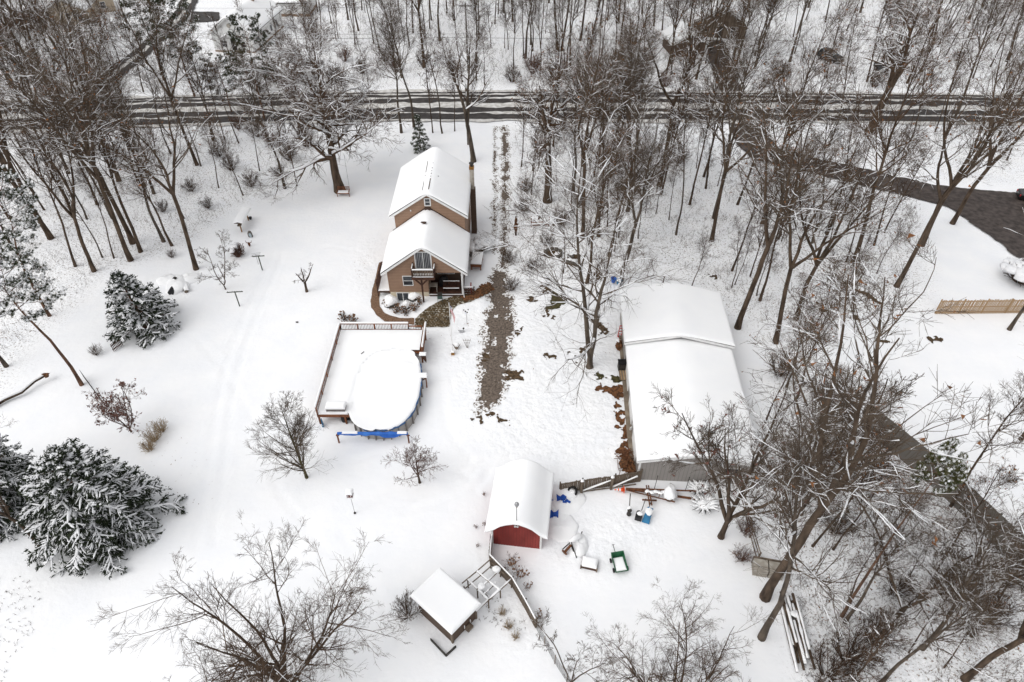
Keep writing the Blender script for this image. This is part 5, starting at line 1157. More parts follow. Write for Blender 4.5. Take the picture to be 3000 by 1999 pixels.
for k, (c, sx, sy, n_) in enumerate((((-0.20, -0.82, 0.52), 0.75, 0.40, 0.4), ((0.18, -1.12, 0.44), 0.6, 0.32, 0.2), ((-1.0, -0.9, 0.36), 0.35, 0.15, 0.1), ((-0.95, -2.2, 0.34), 0.9, 0.62, 0.35))): part('tarp', rag(c, sx, sy, k+2, n_), 'tarp', o)
o = thing('old_tyre', 'dark tyre poking out of the snow heap near the plank fence', 'tyre', GG(1676, 1452)+[0, 0, 0.35]); part('tyre', MB().tube([(0.33*math.cos(k*math.pi/10), 0.33*math.sin(k*math.pi/10), 0) for k in range(21)], 0.09, 8, False).move((0, 0, 0.2), rx=math.radians(40)), 'tyre', o, True); part('snow_fill', MB().blob((0, 0, 0.2), (0.2, 0.2, 0.1), 3, 10), 'snow_roof', o, True)
single('snow_hump', MB().blob((0, 0, 0), (1.5, 1.2, 0.24), 31, 24, 0.10), 'snow_roof', 'low rounded hump of drifted snow against the red shed side', 'snow mound', GG(1640, 1545), smooth=True)
# implements in front
o = thing('field_implement', 'rusty implement with flanged wheel under a ridge of snow', 'implement', GG(1668, 1622)); part('hub', MB().tube([(-0.35, -0.1, 0.35), (0.1, 0.35, 0.55)], 0.10, 10), 'rust', o); part('flange', MB().lathe([(0.02, -0.03), (0.24, -0.03), (0.24, 0.03), (0.02, 0.03)], (0, 0, 0), 16).move((-0.38, -0.13, 0.34), rz=math.radians(45), ry=math.radians(80)), 'rust', o)
for (p, q_) in (((0.1, 0.4, 0.9), (0.5, -0.4, 0.05)), ((0.1, 0.4, 0.9), (-0.5, 0.2, 0.2)), ((0.1, 0.35, 0.6), (0.35, -0.1, 0.1))): part('strut', MB().beam(p, q_, 0.06), 'iron', o)
part('snow_ridge', MB().tube([(0.0, 0.4, 0.85), (0.35, 0.75, 0.75), (0.75, 1.1, 0.55), (1.0, 1.35, 0.35)], [0.12, 0.22, 0.24, 0.05], 9).blob((0.7, 0.55, 0.0), (0.75, 0.95, 0.42), 5, 18, 0.12), 'snow_roof', o, True); part('boom_tip', MB().tube([(0.95, 1.35, 0.40), (1.02, 1.5, 0.52)], 0.04, 6), 'iron', o)
o = thing('firewood_crate', 'dark wooden crate heaped with snow in the open yard', 'crate', GG(1727, 1656), math.radians(-14)); o.scale = (0.88, 0.88, 0.9)
for z in (0.08, 0.22): part('side_board', MB().bx(-0.65, 0.65, -0.48, -0.44, z, z+0.12), 'stain_dark', o); part('side_board', MB().bx(-0.65, 0.65, 0.44, 0.48, z, z+0.12), 'stain_dark', o)
for x in (-0.65, 0.65): part('corner_post', MB().bx(x-0.05, x+0.05, -0.52, -0.42, -0.05, 0.45), 'wood_old', o); part('end_board', MB().bx(x-0.02, x+0.02, -0.44, 0.44, 0.08, 0.34), 'stain_dark', o)
part('snow_fill', MB().snow((-0.66, 0.66), (-0.47, 0.50), lambda x, y: 0.22, 0.36, 0.28, 0.03), 'snow_roof', o, True)
o = thing('dump_cart', 'green plastic dump cart half filled with snow, handle pointing away', 'cart', GG(1820, 1680), math.radians(10)); o.scale = (0.82, 0.86, 0.9)
V = [(-0.5, 0, 0.25), (0.5, 0, 0.25), (0.5, 1.35, 0.25), (-0.5, 1.35, 0.25), (-0.58, -0.12, 0.42), (0.58, -0.12, 0.42), (0.58, 1.5, 0.85), (-0.58, 1.5, 0.85)]
Vi = [(-0.44, 0.05, 0.30), (0.44, 0.05, 0.30), (0.44, 1.3, 0.30), (-0.44, 1.3, 0.30), (-0.52, -0.06, 0.42), (0.52, -0.06, 0.42), (0.52, 1.44, 0.85), (-0.52, 1.44, 0.85)]
part('tub', MB().add(V+Vi, [(0, 3, 2, 1), (0, 1, 5, 4), (1, 2, 6, 5), (2, 3, 7, 6), (3, 0, 4, 7), (8, 9, 10, 11), (8, 12, 13, 9), (9, 13, 14, 10), (10, 14, 15, 11), (11, 15, 12, 8), (4, 5, 13, 12), (5, 6, 14, 13), (6, 7, 15, 14), (7, 4, 12, 15)]), 'green', o)
part('snow_fill', MB().snow((-0.47, 0.47), (0.0, 1.22), lambda x, y: 0.34, 0.14, 0.12, 0.03), 'snow_roof', o, True)
for x in (-0.62, 0.62):
    for y in (0.25, 1.15): part('wheel', MB().lathe([(0.06, -0.06), (0.19, -0.06), (0.19, 0.06), (0.06, 0.06)], (0, 0, 0), 14).move((x, y, 0.18), ry=math.pi/2), 'tyre', o)
part('handle', MB().tube([(0, 1.4, 0.3), (-0.05, 1.9, 0.35), (-0.1, 2.3, 0.6)], 0.03, 6).tube([(-0.2, 2.3, 0.6), (0.02, 2.32, 0.62)], 0.025, 6), 'iron', o)
# things along the barn
o = thing('wood_stove', 'dark stove with pale log rack against the barn wall', 'stove', GG(1822, 1092)); part('firebox', MB().bx(-0.35, 0.30, 0.1, 0.75, 0.1, 0.95), 'iron', o); part('top_plate', MB().bx(-0.40, 0.35, 0.05, 0.8, 0.95, 1.0), 'black', o)
for k in range(6): part('log', MB().tube([(-0.30+0.12*k, -1.2, 0.25+0.02*(k % 2)), (-0.30+0.12*k, -0.05, 0.3)], 0.06, 8), 'wood_new' if k % 2 else 'concrete', o)
o = thing('red_hand_truck', 'bright red hand truck leaning at the barn back corner', 'hand truck', GG(1815, 985)); 
for x in (-0.18, 0.18): part('side_bar', MB().tube([(x, 0, 0), (x+0.12, 0.1, 1.3)], 0.04, 6), 'red_bright', o)
for z in (0.25, 0.6, 0.95, 1.25): part('cross_bar', MB().beam((-0.18+0.1*z, 0.08*z, z), (0.18+0.1*z, 0.08*z, z), 0.06), 'red_bright', o)
part('toe_plate', MB().box((0, -0.1, 0.04), (0.42, 0.25, 0.04)), 'red_bright', o)
o = thing('debris_pile', 'dark leafy debris pile against the barn back corner', 'debris', GG(1816, 1012)); part('pile', MB().blob((0, 0, 0), (0.45, 0.8, 0.3), 6, 14, 0.25), 'litter', o)
part('snow_patch', MB().blob((-0.05, 0.45, 0.22), (0.25, 0.3, 0.1), 3, 10), 'snow_roof', o, True)
o = thing('brush_pile', 'dark brown brush pile by barn and plank fence corner', 'brush pile', GG(1838, 1362)); bp_ = MB()
for k in range(70):
    a_ = random.uniform(0, 6.28); L = random.uniform(0.4, 1.0); c = np.array([random.gauss(0, 0.35), random.gauss(0, 0.7), random.uniform(0.05, 0.5)]); dd = np.array([math.cos(a_), math.sin(a_), random.uniform(-0.2, 0.3)])*L/2
    bp_.tube([c-dd, c+dd], 0.025, 4)
part('branches', bp_, 'rust', o); part('leaf_mass', MB().blob((0, 0, 0), (0.55, 1.0, 0.4), 9, 16, 0.3), 'litter', o)
o = thing('snow_shovel', 'white bundle standing on the concrete apron by barn door', 'shovel', GG(1849, 1262)); part('blade', MB().box((0, 0, 0.25), (0.3, 0.08, 0.4), 0.3), 'white', o); part('handle', MB().tube([(0, 0, 0.4), (0.1, 0.15, 1.3)], 0.02, 6), 'white', o)
# concrete box and log rows at the right edge of the yard
o = thing('concrete_box', 'pale concrete block box beside the leaning tree trunk', 'block box', GG(2228, 1690), math.radians(-12)); 
for k, x in enumerate((-0.1, 0.95)): part('block', MB().bx(x-0.48, x+0.48, 0, 0.95, 0, 0.75), 'block', o)
part('plank', MB().bx(-0.6, 1.5, 0.96, 1.06, 0.0, 0.85), 'wood_old', o)
o = thing('log_pile', 'long row of stacked poles streaked with snow at the wood edge', 'log pile', GG(2330, 1880)); q0 = np.array(o.location)
for k in range(16):
    t0 = random.uniform(0, 0.35); t1 = random.uniform(0.6, 1.0); A0, B0 = GG(2300, 1745)-q0, GG(2362, 1985)-q0; lv = k % 3
    off = np.array([((k*0.37) % 1.0-0.5)*1.0, 0, 0.12+0.2*lv]); A1, B1 = A0+(B0-A0)*t0+off, A0+(B0-A0)*t1+off+[random.uniform(-.15, .15), 0, 0]
    lg = part('log', MB().tube([A1, (A1+B1)/2, B1], [0.10, 0.11, 0.08], 7), 'bark', o)
    if k % 2 == 0:
        n = 8; part('log_snow', MB().tube([A1+(B1-A1)*i/(n-1)+np.array([0, 0, 0.10]) for i in range(n)], [0.05+0.07*random.random() for _ in range(n)], 6), 'snow_roof', lg, True)
o = thing('wood_chunk', 'snow capped black stump beside the pole stack', 'stump', GG(2316, 1815)); part('stump', MB().lathe([(0.32, 0), (0.28, 0.5), (0.2, 0.55)], (0, 0, 0), 10), 'iron', o); part('snow_cap', MB().blob((0.12, 0.1, 0.55), (0.28, 0.26, 0.12), 3, 10), 'snow_roof', o, True)
single('red_drum', MB().lathe([(0.28, 0), (0.28, 0.02), (0.30, 0.28), (0.28, 0.3), (0.30, 0.56), (0.28, 0.86), (0.2, 0.88)], (0, 0, 0), 14), 'red_bright', 'red steel drum standing at the end of the tall board fence', 'drum', GG(2492, 1216))
# mailbox by the road
o = thing('mailbox', 'mailbox with a snow cap on a dark post at the road edge', 'mailbox', GG(2284, 362)); part('post', MB().beam((0, 0, -0.1), (0, 0, 1.1), 0.11), 'iron', o); part('box', MB().bx(-0.15, 0.15, -0.28, 0.28, 1.1, 1.35), 'black', o); part('snow_cap', MB().snow((-0.18, 0.18), (-0.3, 0.3), lambda x, y: 1.35, 0.2, 0.12), 'snow_roof', o, True)
# stones of the fire ring in the thin woods
o = thing('fire_ring', 'ring of dark stones around an old fire pit in the thin woods', 'fire pit', GG(1622, 744))
for k in range(11):
    a_ = k*2*math.pi/11; part('stone', MB().blob((0.95*math.cos(a_), 0.85*math.sin(a_), 0.12), (0.25, 0.2, 0.2), k, 8, 0.12), 'stone', o)
for k, q in enumerate(((1668, 768), (1682, 772), (1696, 778), (1672, 752))):
    o = thing('boulder', 'dark boulder with dab of snow near the old fire ring', 'boulder', GG(*q), 0, 'boulders near the fire ring'); part('rock', MB().blob((0, 0, 0.1), (0.42, 0.32, 0.3), k+40, 10, 0.12), 'stone', o); part('snow_cap', MB().blob((0.02, 0.05, 0.36), (0.3, 0.24, 0.10), k+50, 10), 'snow_roof', o, True)
# ------------------------------------------------------------------ vegetation
def unit(v): return v/(np.linalg.norm(v, axis=-1, keepdims=True)+1e-9)
def grow(rg, P0, D0, L, R0, R1, n, wander, trop):
    """batch of wandering polylines: P0,D0 [M,3], L,R0,R1 [M]"""
    m = len(P0); P = np.zeros((m, n, 3)); P[:, 0] = P0; d = unit(np.array(D0, float)); st = (L/(n-1))[:, None]
    for i in range(1, n):
        d = unit(d+wander*rg.normal(size=(m, 3))+np.array([0, 0, 1.0])*trop); P[:, i] = P[:, i-1]+d*st
    t = np.linspace(0, 1, n)[None]; R = R0[:, None]*(1-t)+R1[:, None]*t
    return P, R
def spawn(rg, P, R, L, per, t0, t1, ang, ratio, lmin=0.05, rr=0.6, flat=False, tpow=1.0, fall=0.55):
    """children of a batch of branches"""
    m, n, _ = P.shape; per = np.broadcast_to(per, (m,)).astype(int); idx = np.repeat(np.arange(m), per); k = len(idx)
    t = t0+(t1-t0)*rg.random(k)**tpow; f = t*(n-1); i0 = np.minimum(f.astype(int), n-2); w = (f-i0)[:, None]
    p = P[idx, i0]*(1-w)+P[idx, i0+1]*w; r = R[idx, i0]*(1-w[:, 0])+R[idx, i0+1]*w[:, 0]
    T = unit(P[idx, i0+1]-P[idx, i0])
    if flat:
        up = np.array([0, 0, 1.0]); sd = unit(np.cross(T, up)); pr = sd*np.where(rg.random(k) < 0.5, -1, 1)[:, None]+up*rg.normal(0, 0.25, k)[:, None]; pr = unit(pr-T*np.sum(pr*T, 1, keepdims=True))
    else:
        q = rg.normal(size=(k, 3)); pr = unit(q-T*np.sum(q*T, 1, keepdims=True))
    a = np.radians(ang[0]+(ang[1]-ang[0])*rg.random(k))[:, None]
    d = np.cos(a)*T+np.sin(a)*pr
    l = np.maximum(L[idx]*ratio*(1-fall*t)*(0.65+0.6*rg.random(k)), lmin)
    return p, d, l, r*rr, t
class Geo:
    def __init__(s): s.V = []; s.F = []; s.n = 0
    def add(s, V, F): s.V.append(V); s.F.append(F+s.n); s.n += len(V)
    def tri(s, V):
        """loose triangles given as [k,3,3] stored as degenerate-free tris"""
        k = len(V); s.T = getattr(s, 'T', []); s.T.append(np.arange(k*3).reshape(-1, 3)+s.n); s.V.append(V.reshape(-1, 3)); s.n += k*3
    def mesh(s, name, m, smooth=True):
        F4 = np.concatenate(s.F) if s.F else None; F3 = np.concatenate(s.T) if getattr(s, 'T', None) else None
        me = fast_mesh(name, np.concatenate(s.V), F4, F3, smooth); me.materials.append(M[m]); return me
def snow_tubes(geo, rg, P, R, k, prob, add=0.012, mul=0.75, lo=0.45, hi=0.8):
    T = unit(np.gradient(P, axis=1)); hz = np.sqrt(np.clip(1-T[:, :, 2]**2, 0, 1)); q = sstep(lo, hi, hz)
    keep = (rg.random(len(P)) < prob) & (q.max(1) > 0.3)
    if not keep.any(): return
    P = P[keep].copy(); R = R[keep]; q = q[keep]
    gap = (rg.random(R.shape) > 0.36); Rs = (R*mul+add)*q*np.where(gap, 0.7+0.7*rg.random(R.shape), 0.10)
    P[:, :, 2] += R*0.55+add*0.3
    V, F = tubes(P, np.maximum(Rs, 0.0005), k); geo.add(V, F)

def bare_tree(seed, H=20.0, r=0.25, c0=0.35, limbs=16, ll=0.30, ang=(35, 60), trop=0.10, wander=0.10, forks=0, fa=18, fz=0.3, l2=8, l3=6, l4=4, snow=(0.9, 0.7, 0.25), bark='bark', twig='twig', leaves=0, leafm='leaf', tw=0.008, wob=0.03, snadd=0.012, sag=0.0, fallq=0.6, lr=0.03):
    rg = np.random.default_rng(seed); tr, cr, sn = Geo(), Geo(), Geo()
    n0 = 14
    if forks:
        P, R = grow(rg, np.zeros((1, 3)), np.array([[0, 0, 1.0]]), np.array([H*fz]), np.array([r]), np.array([r*0.78]), 8, wob, 0.02)
        R[:, 0] *= 1.45; R[:, 1] *= 1.1; P[:, 0, 2] -= 0.3; V, F = tubes(P, R, 9); tr.add(V, F)
        a = np.arange(forks)*2*math.pi/forks+rg.random()*6; f = np.radians(fa*(0.6+0.8*rg.random(forks))) if forks < 6 else np.radians(fa*np.where(np.arange(forks) % 3 == 0, 0.45, 1.15)*(0.92+0.16*rg.random(forks)))
        D = np.stack([np.cos(a)*np.sin(f), np.sin(a)*np.sin(f), np.cos(f)], 1)
        Ls = H*(1-fz)*(0.8+0.25*rg.random(forks) if forks < 6 else np.full(forks, 0.9))/np.cos(f)**(1.0 if forks < 6 else 0.3)
        P, R = grow(rg, np.repeat(P[:, -1], forks, 0), D, Ls, np.full(forks, r*0.72), np.full(forks, 0.02), n0, 0.07, 0.03); V, F = tubes(P, R, 8); tr.add(V, F)
        s0, s1 = 0.12, 0.97; snow_tubes(sn, rg, P, R, 5, 0.9, snadd)
        limb_n = np.full(forks, max(3, limbs//forks)); Lb = np.full(forks, H*0.9)
    else:
        P, R = grow(rg, np.zeros((1, 3)), np.array([[0, 0, 1.0]]), np.array([H]), np.array([r]), np.array([0.02]), n0, wob, 0.05)
        R[:, 0] *= 1.45; R[:, 1] *= 1.08; P[:, 0, 2] -= 0.3; V, F = tubes(P, R, 9); tr.add(V, F); s0, s1 = c0, 0.97; limb_n = np.array([limbs]); Lb = np.array([H])
    p, d, l, r1, t = spawn(rg, P, R, Lb, limb_n, s0, s1, ang, ll, 0.3, 0.62, fall=fallq)
    r1 = np.maximum(np.minimum(r1, l*lr), 0.012)
    P1, R1 = grow(rg, p, d, l, r1, np.full(len(p), tw*1.3), 9, wander, trop); V, F = tubes(P1, R1, 6); cr.add(V, F); snow_tubes(sn, rg, P1, R1, 5, snow[0], snadd*1.4)
    p, d, l2_, r2, t = spawn(rg, P1, R1, l, l2, 0.12, 0.98, (28, 62), 0.62, 0.2, 0.62)
    r2 = np.maximum(np.minimum(r2, l2_*0.73*lr), tw*1.2)
    P2, R2 = grow(rg, p, d, l2_, r2, np.full(len(p), tw), 6, wander*1.5, trop*0.8-sag); V, F = tubes(P2, R2, 4); cr.add(V, F); snow_tubes(sn, rg, P2, R2, 4, snow[1], snadd)
    p, d, l3_, r3, t = spawn(rg, P2, R2, l2_, l3, 0.15, 1.0, (22, 55), 0.55, 0.022*H, 0.7)
    r3 = np.clip(r3, tw*0.9, l3_*0.03+tw)
    P3, R3 = grow(rg, p, d, l3_, r3, np.full(len(p), tw*0.7), 4, wander*1.7, trop*0.7-sag*1.5); V, F = tubes(P3, R3, 3); cr.add(V, F); snow_tubes(sn, rg, P3, R3, 3, snow[2], snadd*0.8)
    p, d, l4_, r4, t = spawn(rg, P3, R3, l3_, l4, 0.1, 1.0, (18, 50), 0.75, 0.016*H, 0.8, fall=0.3)
    P4, R4 = grow(rg, p, d, l4_, np.full(len(p), tw*0.85), np.full(len(p), tw*0.6), 2, wander, trop*0.5-sag*2); V, F = tubes(P4, R4, 3); cr.add(V, F)
    out = [('trunk', tr.mesh('trunk', bark)), ('crown', cr.mesh('crown', twig)), ('branch_snow', sn.mesh('branch_snow', 'snow_branch'))]
    if leaves:
        c = P4[rg.integers(0, len(P4), leaves), -1]; e = rg.normal(size=(leaves, 3, 3))*0.075; lf = Geo(); lf.tri(c[:, None]+e); out.append(('dry_leaves', lf.mesh('dry_leaves', leafm, False)))
    return H, out

def conifer(seed, H, R_, base=0.05, n1=110, droop=-12, per2=14, per3=4, foliage='needles', snowp=(0.8, 0.55, 0.30), rad=0.05, power=0.85, tuft=False, trunk_r=0.2, bark='bark_pine', up=0.0, sn_mul=1.0, shear=0.0):
    rg = np.random.default_rng(seed); tr, cr, sn = Geo(), Geo(), Geo()
    P, R = grow(rg, np.zeros((1, 3)), np.array([[0, 0, 1.0]]), np.array([H]), np.array([trunk_r]), np.array([0.015]), 14, 0.03 if not tuft else 0.05, 0.05); R[:, 0] *= 1.3; P[:, 0, 2] -= 0.3
    V, F = tubes(P, R, 8); tr.add(V, F)
    u = (np.arange(n1)+rg.random(n1))/n1; u = 1-(1-u)**1.15; z = base+(0.985-base)*u; az = np.arange(n1)*2.39996+rg.normal(0, 0.25, n1)
    f = z*13; i0 = np.minimum(f.astype(int), 12); w = (f-i0)[:, None]; p = P[0, i0]*(1-w)+P[0, i0+1]*w
    el = np.radians(droop*(1-u)+(35+up)*u**2+up*(1-u)+rg.normal(0, 6, n1)); d = np.stack([np.cos(az)*np.cos(el), np.sin(az)*np.cos(el), np.sin(el)], 1)
    l = np.maximum(R_*(1-u)**power*(0.86+0.22*rg.random(n1)), 0.25)
    if tuft: l = R_*(0.55+0.45*np.sin(np.clip(u, 0, 1)*2.6+0.3))*(0.7+0.5*rg.random(n1))
    P1, R1 = grow(rg, p, d, l, np.clip(l*0.014, 0.012, 0.06), np.full(n1, 0.008), 8, 0.05, -0.012 if not tuft else 0.03); V, F = tubes(P1, R1, 4); tr.add(V, F)
    p, d, l2, r2, t = spawn(rg, P1, R1, l, np.maximum((per2*np.sqrt(l/R_)).astype(int), 4), 0.12 if not tuft else 0.45, 1.0, (35, 60), 0.42, 0.18, 0.8, flat=True, tpow=0.8, fall=0.6)
    n2 = len(p)
    P2, R2 = grow(rg, p, d, l2, np.full(n2, 0.008), np.full(n2, 0.005), 4, 0.06, -0.05 if not tuft else 0.04)
    p, d, l3, r3, t = spawn(rg, P2, R2, l2, per3, 0.15, 1.0, (30, 60), 0.42, 0.12, 0.8, flat=not tuft, fall=0.4)
    n3 = len(p); P3, R3 = grow(rg, p, d, l3, np.full(n3, 0.01), np.full(n3, 0.01), 3, 0.08, -0.08 if not tuft else 0.06)
    if tuft:
        V, F = tubes(P2, R2, 3); tr.add(V, F); V, F = tubes(P3, R3*0.6, 3); tr.add(V, F)
        nn = 18; c = np.repeat(P3[:, -1], nn, 0); b = np.repeat(unit(P3[:, -1]-P3[:, 0]), nn, 0); dd = unit(b+0.75*rg.normal(size=(len(c), 3)))*(0.16+0.10*rg.random(len(c)))[:, None]
        sd = unit(np.cross(dd, rg.normal(size=dd.shape)))*0.020; cr.tri(np.stack([c-sd, c+sd, c+dd], 1))
        k = rg.random(n3) < snowp[2]; c = P3[k, -1]; nk = len(c); pts = np.stack([c-unit(P3[k, -1]-P3[k, 0])*0.10, c+[0, 0, 0.06], c+unit(P3[k, -1]-P3[k, 0])*0.12], 1)
        V, F = tubes(pts, np.tile([0.03, 0.10, 0.02], (nk, 1))*(0.6+0.7*rg.random((nk, 1))), 5); sn.add(V, F)
        snow_tubes(sn, rg, P1, R1, 4, snowp[0], 0.02)
    else:
        V, F = tubes(P2, np.tile([rad*0.7, rad, rad*0.9, rad*0.25], (n2, 1)), 4); cr.add(V, F)
        V, F = tubes(P3, np.tile([rad*0.6, rad*0.8, rad*0.15], (n3, 1)), 3); cr.add(V, F)
        nn = 3; c = np.repeat(P3[:, 1], nn, 0)+rg.normal(0, 0.06, (n3*nn, 3)); dd = unit(np.repeat(unit(P3[:, -1]-P3[:, 0]), nn, 0)+0.8*rg.normal(size=(n3*nn, 3))*[1, 1, 0.5])*(0.14+0.12*rg.random((n3*nn, 1)))*(rad/0.07); sd = unit(np.cross(dd, rg.normal(size=dd.shape)))*0.035; cr.tri(np.stack([c-sd, c+sd, c+dd], 1))
        Q = P1.copy(); Q[:, :, 2] += rad*1.2; q = np.tile(np.array([0, 0.2, 0.5, 0.8, 0.9, 0.9, 0.6, 0.1])*rad*2.4*sn_mul, (n1, 1))*np.where(rg.random((n1, 8)) < 0.3, 0.15, 1); k = rg.random(n1) < snowp[0]; V, F = tubes(Q[k], q[k]*(0.5+0.7*rg.random(q[k].shape)), 5); sn.add(V, F)
        Q = P2.copy(); Q[:, :, 2] += rad*0.9; k = rg.random(n2) < snowp[1]; V, F = tubes(Q[k], np.tile(np.array([0.55, 1.15, 0.95, 0.1])*rad*sn_mul, (k.sum(), 1))*(0.5+0.8*rg.random((k.sum(), 4))), 4); sn.add(V, F)
        Q = P3.copy(); Q[:, :, 2] += rad*0.7; k = rg.random(n3) < snowp[2]; V, F = tubes(Q[k], np.tile(np.array([0.5, 1.0, 0.2])*rad*sn_mul, (k.sum(), 1))*(0.6+0.7*rg.random((k.sum(), 3))), 3); sn.add(V, F)
    return H, [('trunk', tr.mesh('trunk', bark)), ('crown', cr.mesh('crown', foliage, False)), ('branch_snow', sn.mesh('branch_snow', 'snow_branch'))]

def shrub(seed, H=1.6, R_=1.0, stems=26, per=7, per3=4, tw=0.010, twig='twig', snowp=0.4, heads=0, headm='flower', snow_lumps=0, leaves=0, leafm='leaf'):
    rg = np.random.default_rng(seed); st, sn = Geo(), Geo(); a = rg.random(stems)*6.283; s = np.sqrt(rg.random(stems)); e = s*np.arctan2(R_, H)*1.15
    D = np.stack([np.cos(a)*np.sin(e), np.sin(a)*np.sin(e), np.cos(e)], 1); p0 = np.stack([np.cos(a)*0.08*R_, np.sin(a)*0.08*R_, np.full(stems, -0.1)], 1)
    l = np.hypot(H, R_)*(0.75+0.3*rg.random(stems))*(1-0.25*s); P1, R1 = grow(rg, p0, D, l, np.full(stems, tw*2.0), np.full(stems, tw), 7, 0.10, 0.05); V, F = tubes(P1, R1, 4); st.add(V, F)
    p, d, l2, r2, t = spawn(rg, P1, R1, l, per, 0.3, 1.0, (20, 55), 0.42, 0.1, 0.8); P2, R2 = grow(rg, p, d, l2, np.full(len(p), tw), np.full(len(p), tw*0.7), 4, 0.12, 0.05); V, F = tubes(P2, R2, 3); st.add(V, F); snow_tubes(sn, rg, P2, R2, 3, snowp, 0.014); snow_tubes(sn, rg, P1, R1, 4, snowp, 0.016)
    p, d, l3, r3, t = spawn(rg, P2, R2, l2, per3, 0.2, 1.0, (20, 55), 0.5, 0.08, 0.8); P3, R3 = grow(rg, p, d, l3, np.full(len(p), tw*0.75), np.full(len(p), tw*0.5), 3, 0.12, 0.03); V, F = tubes(P3, R3, 3); st.add(V, F)
    out = [('stems', st.mesh('stems', twig))]
    if heads:
        hd = MB(); c = P2[rg.integers(0, len(P2), heads), -1]
        for k in range(heads): hd.blob(tuple(c[k]), (0.07, 0.07, 0.06), k, 6, 0.15)
        out.append(('flower_heads', hd.mesh('flower_heads'))); out[-1][1].materials.append(M[headm])
    if leaves:
        c = P3[rg.integers(0, len(P3), leaves), -1]; lf = Geo(); lf.tri(c[:, None]+rg.normal(size=(leaves, 3, 3))*0.045); out.append(('dry_leaves', lf.mesh('dry_leaves', leafm, False)))
    if snow_lumps:
        mb = MB()
        for k in range(snow_lumps):
            a_ = rg.random()*6.283; q = math.sqrt(rg.random())*0.8; mb.blob((R_*q*math.cos(a_), R_*q*math.sin(a_), H*(0.95-0.45*q*q)), (0.30*R_, 0.30*R_, 0.16*H), int(seed*10+k), 8, 0.12)
        me = mb.mesh('branch_snow', True); me.materials.append(M['snow_branch']); out.append(('branch_snow', me))
    else: out.append(('branch_snow', sn.mesh('branch_snow', 'snow_branch')))
    return H, out

PRO = {}
TW = 0.0085
for k in range(3): PRO['wood%d' % k] = bare_tree(100+k, 22, 0.20, 0.42, 22, 0.38, (24, 48), 0.06, 0.08, l2=8, l3=5, l4=3, tw=TW, wob=0.045, snow=(1.0, 0.75, 0.10), snadd=0.009, bark='bark' if k % 2 else 'bark2', twig='twig' if k % 2 else 'twig2', leaves=(0, 220, 0)[k])
PRO['fork0'] = bare_tree(120, 21, 0.23, 0.3, 22, 0.37, (26, 52), 0.05, 0.09, forks=2, fa=14, fz=0.38, l2=8, l3=5, l4=3, tw=TW, wob=0.045, snow=(1.0, 0.75, 0.10), snadd=0.009, bark='bark2', twig='twig2')
PRO['fork1'] = bare_tree(121, 21, 0.23, 0.3, 26, 0.33, (24, 50), 0.05, 0.10, forks=4, fa=20, fz=0.34, l2=7, l3=5, l4=3, tw=TW, wob=0.045, snow=(1.0, 0.8, 0.10), snadd=0.010, bark='bark', twig='twig')
PRO['fork2'] = bare_tree(122, 22, 0.21, 0.3, 24, 0.33, (26, 50), 0.05, 0.09, forks=3, fa=17, fz=0.44, l2=7, l3=5, l4=3, tw=TW, wob=0.045, snow=(1.0, 0.75, 0.10), snadd=0.009, bark='bark', twig='twig2', leaves=160)
for k in range(3): PRO['slim%d' % k] = bare_tree(140+k, 15, 0.095, 0.40, 15, 0.33, (24, 48), 0.07, 0.09, l2=7, l3=5, l4=3, tw=0.008, wob=0.05, bark='bark' if k else 'bark2', snow=(0.8, 0.6, 0.25), leaves=(0, 0, 160)[k])
PRO['oak0'] = bare_tree(160, 17, 0.52, 0.24, 34, 0.64, (48, 90), 0.04, 0.20, l2=10, l3=6, l4=5, tw=0.0135, snow=(1, 1, 0.75), snadd=0.020, sag=0.02, wob=0.05, fallq=0.5, lr=0.05)
PRO['oak1'] = bare_tree(161, 16, 0.46, 0.28, 24, 0.50, (45, 82), 0.06, 0.19, forks=2, fa=18, fz=0.36, l2=9, l3=5, l4=4, tw=0.010, snow=(1, 0.95, 0.55), snadd=0.018, leaves=260, leafm='leaf', lr=0.045)
PRO['maple'] = bare_tree(170, 18, 0.36, 0.3, 24, 0.42, (38, 68), 0.09, 0.10, forks=2, fa=13, fz=0.30, l2=8, l3=5, l4=4, tw=TW, snow=(1, 0.9, 0.4), snadd=0.020, bark='bark2')
PRO['twin'] = bare_tree(172, 18, 0.30, 0.3, 32, 0.58, (42, 76), 0.06, 0.12, forks=2, fa=7, fz=0.06, l2=8, l3=5, l4=4, tw=0.0085, lr=0.038, snow=(1, 0.7, 0.12), snadd=0.016, bark='bark2', twig='twig2', fallq=0.45)
PRO['spread'] = bare_tree(184, 11, 0.17, 0.2, 104, 0.42, (28, 58), 0.02, 0.08, forks=9, fa=36, fz=0.06, l2=6, l3=5, l4=4, tw=0.0068, snow=(0.5, 0.25, 0.06), snadd=0.006, twig='twig', fallq=0.3)
PRO['yard'] = bare_tree(190, 7.6, 0.11, 0.08, 32, 0.60, (34, 58), 0.07, 0.05, l2=7, l3=5, l4=4, tw=0.0072, snow=(0.3, 0.1, 0.02), snadd=0.005, bark='rock_moss', twig='twig2', fallq=0.7)
PRO['crab'] = bare_tree(195, 3.4, 0.09, 0.22, 18, 0.76, (45, 75), 0.05, 0.12, l2=8, l3=5, l4=3, tw=0.0075, snow=(0.8, 0.4, 0.10), snadd=0.006, twig='twig_red')
PRO['redleaf'] = bare_tree(196, 4.8, 0.07, 0.10, 24, 0.60, (30, 60), 0.06, 0.09, forks=4, fa=32, fz=0.08, l2=7, l3=4, l4=3, tw=0.007, snow=(0.7, 0.3, 0.05), snadd=0.006, twig='twig_red', leaves=1000, leafm='leaf_red')
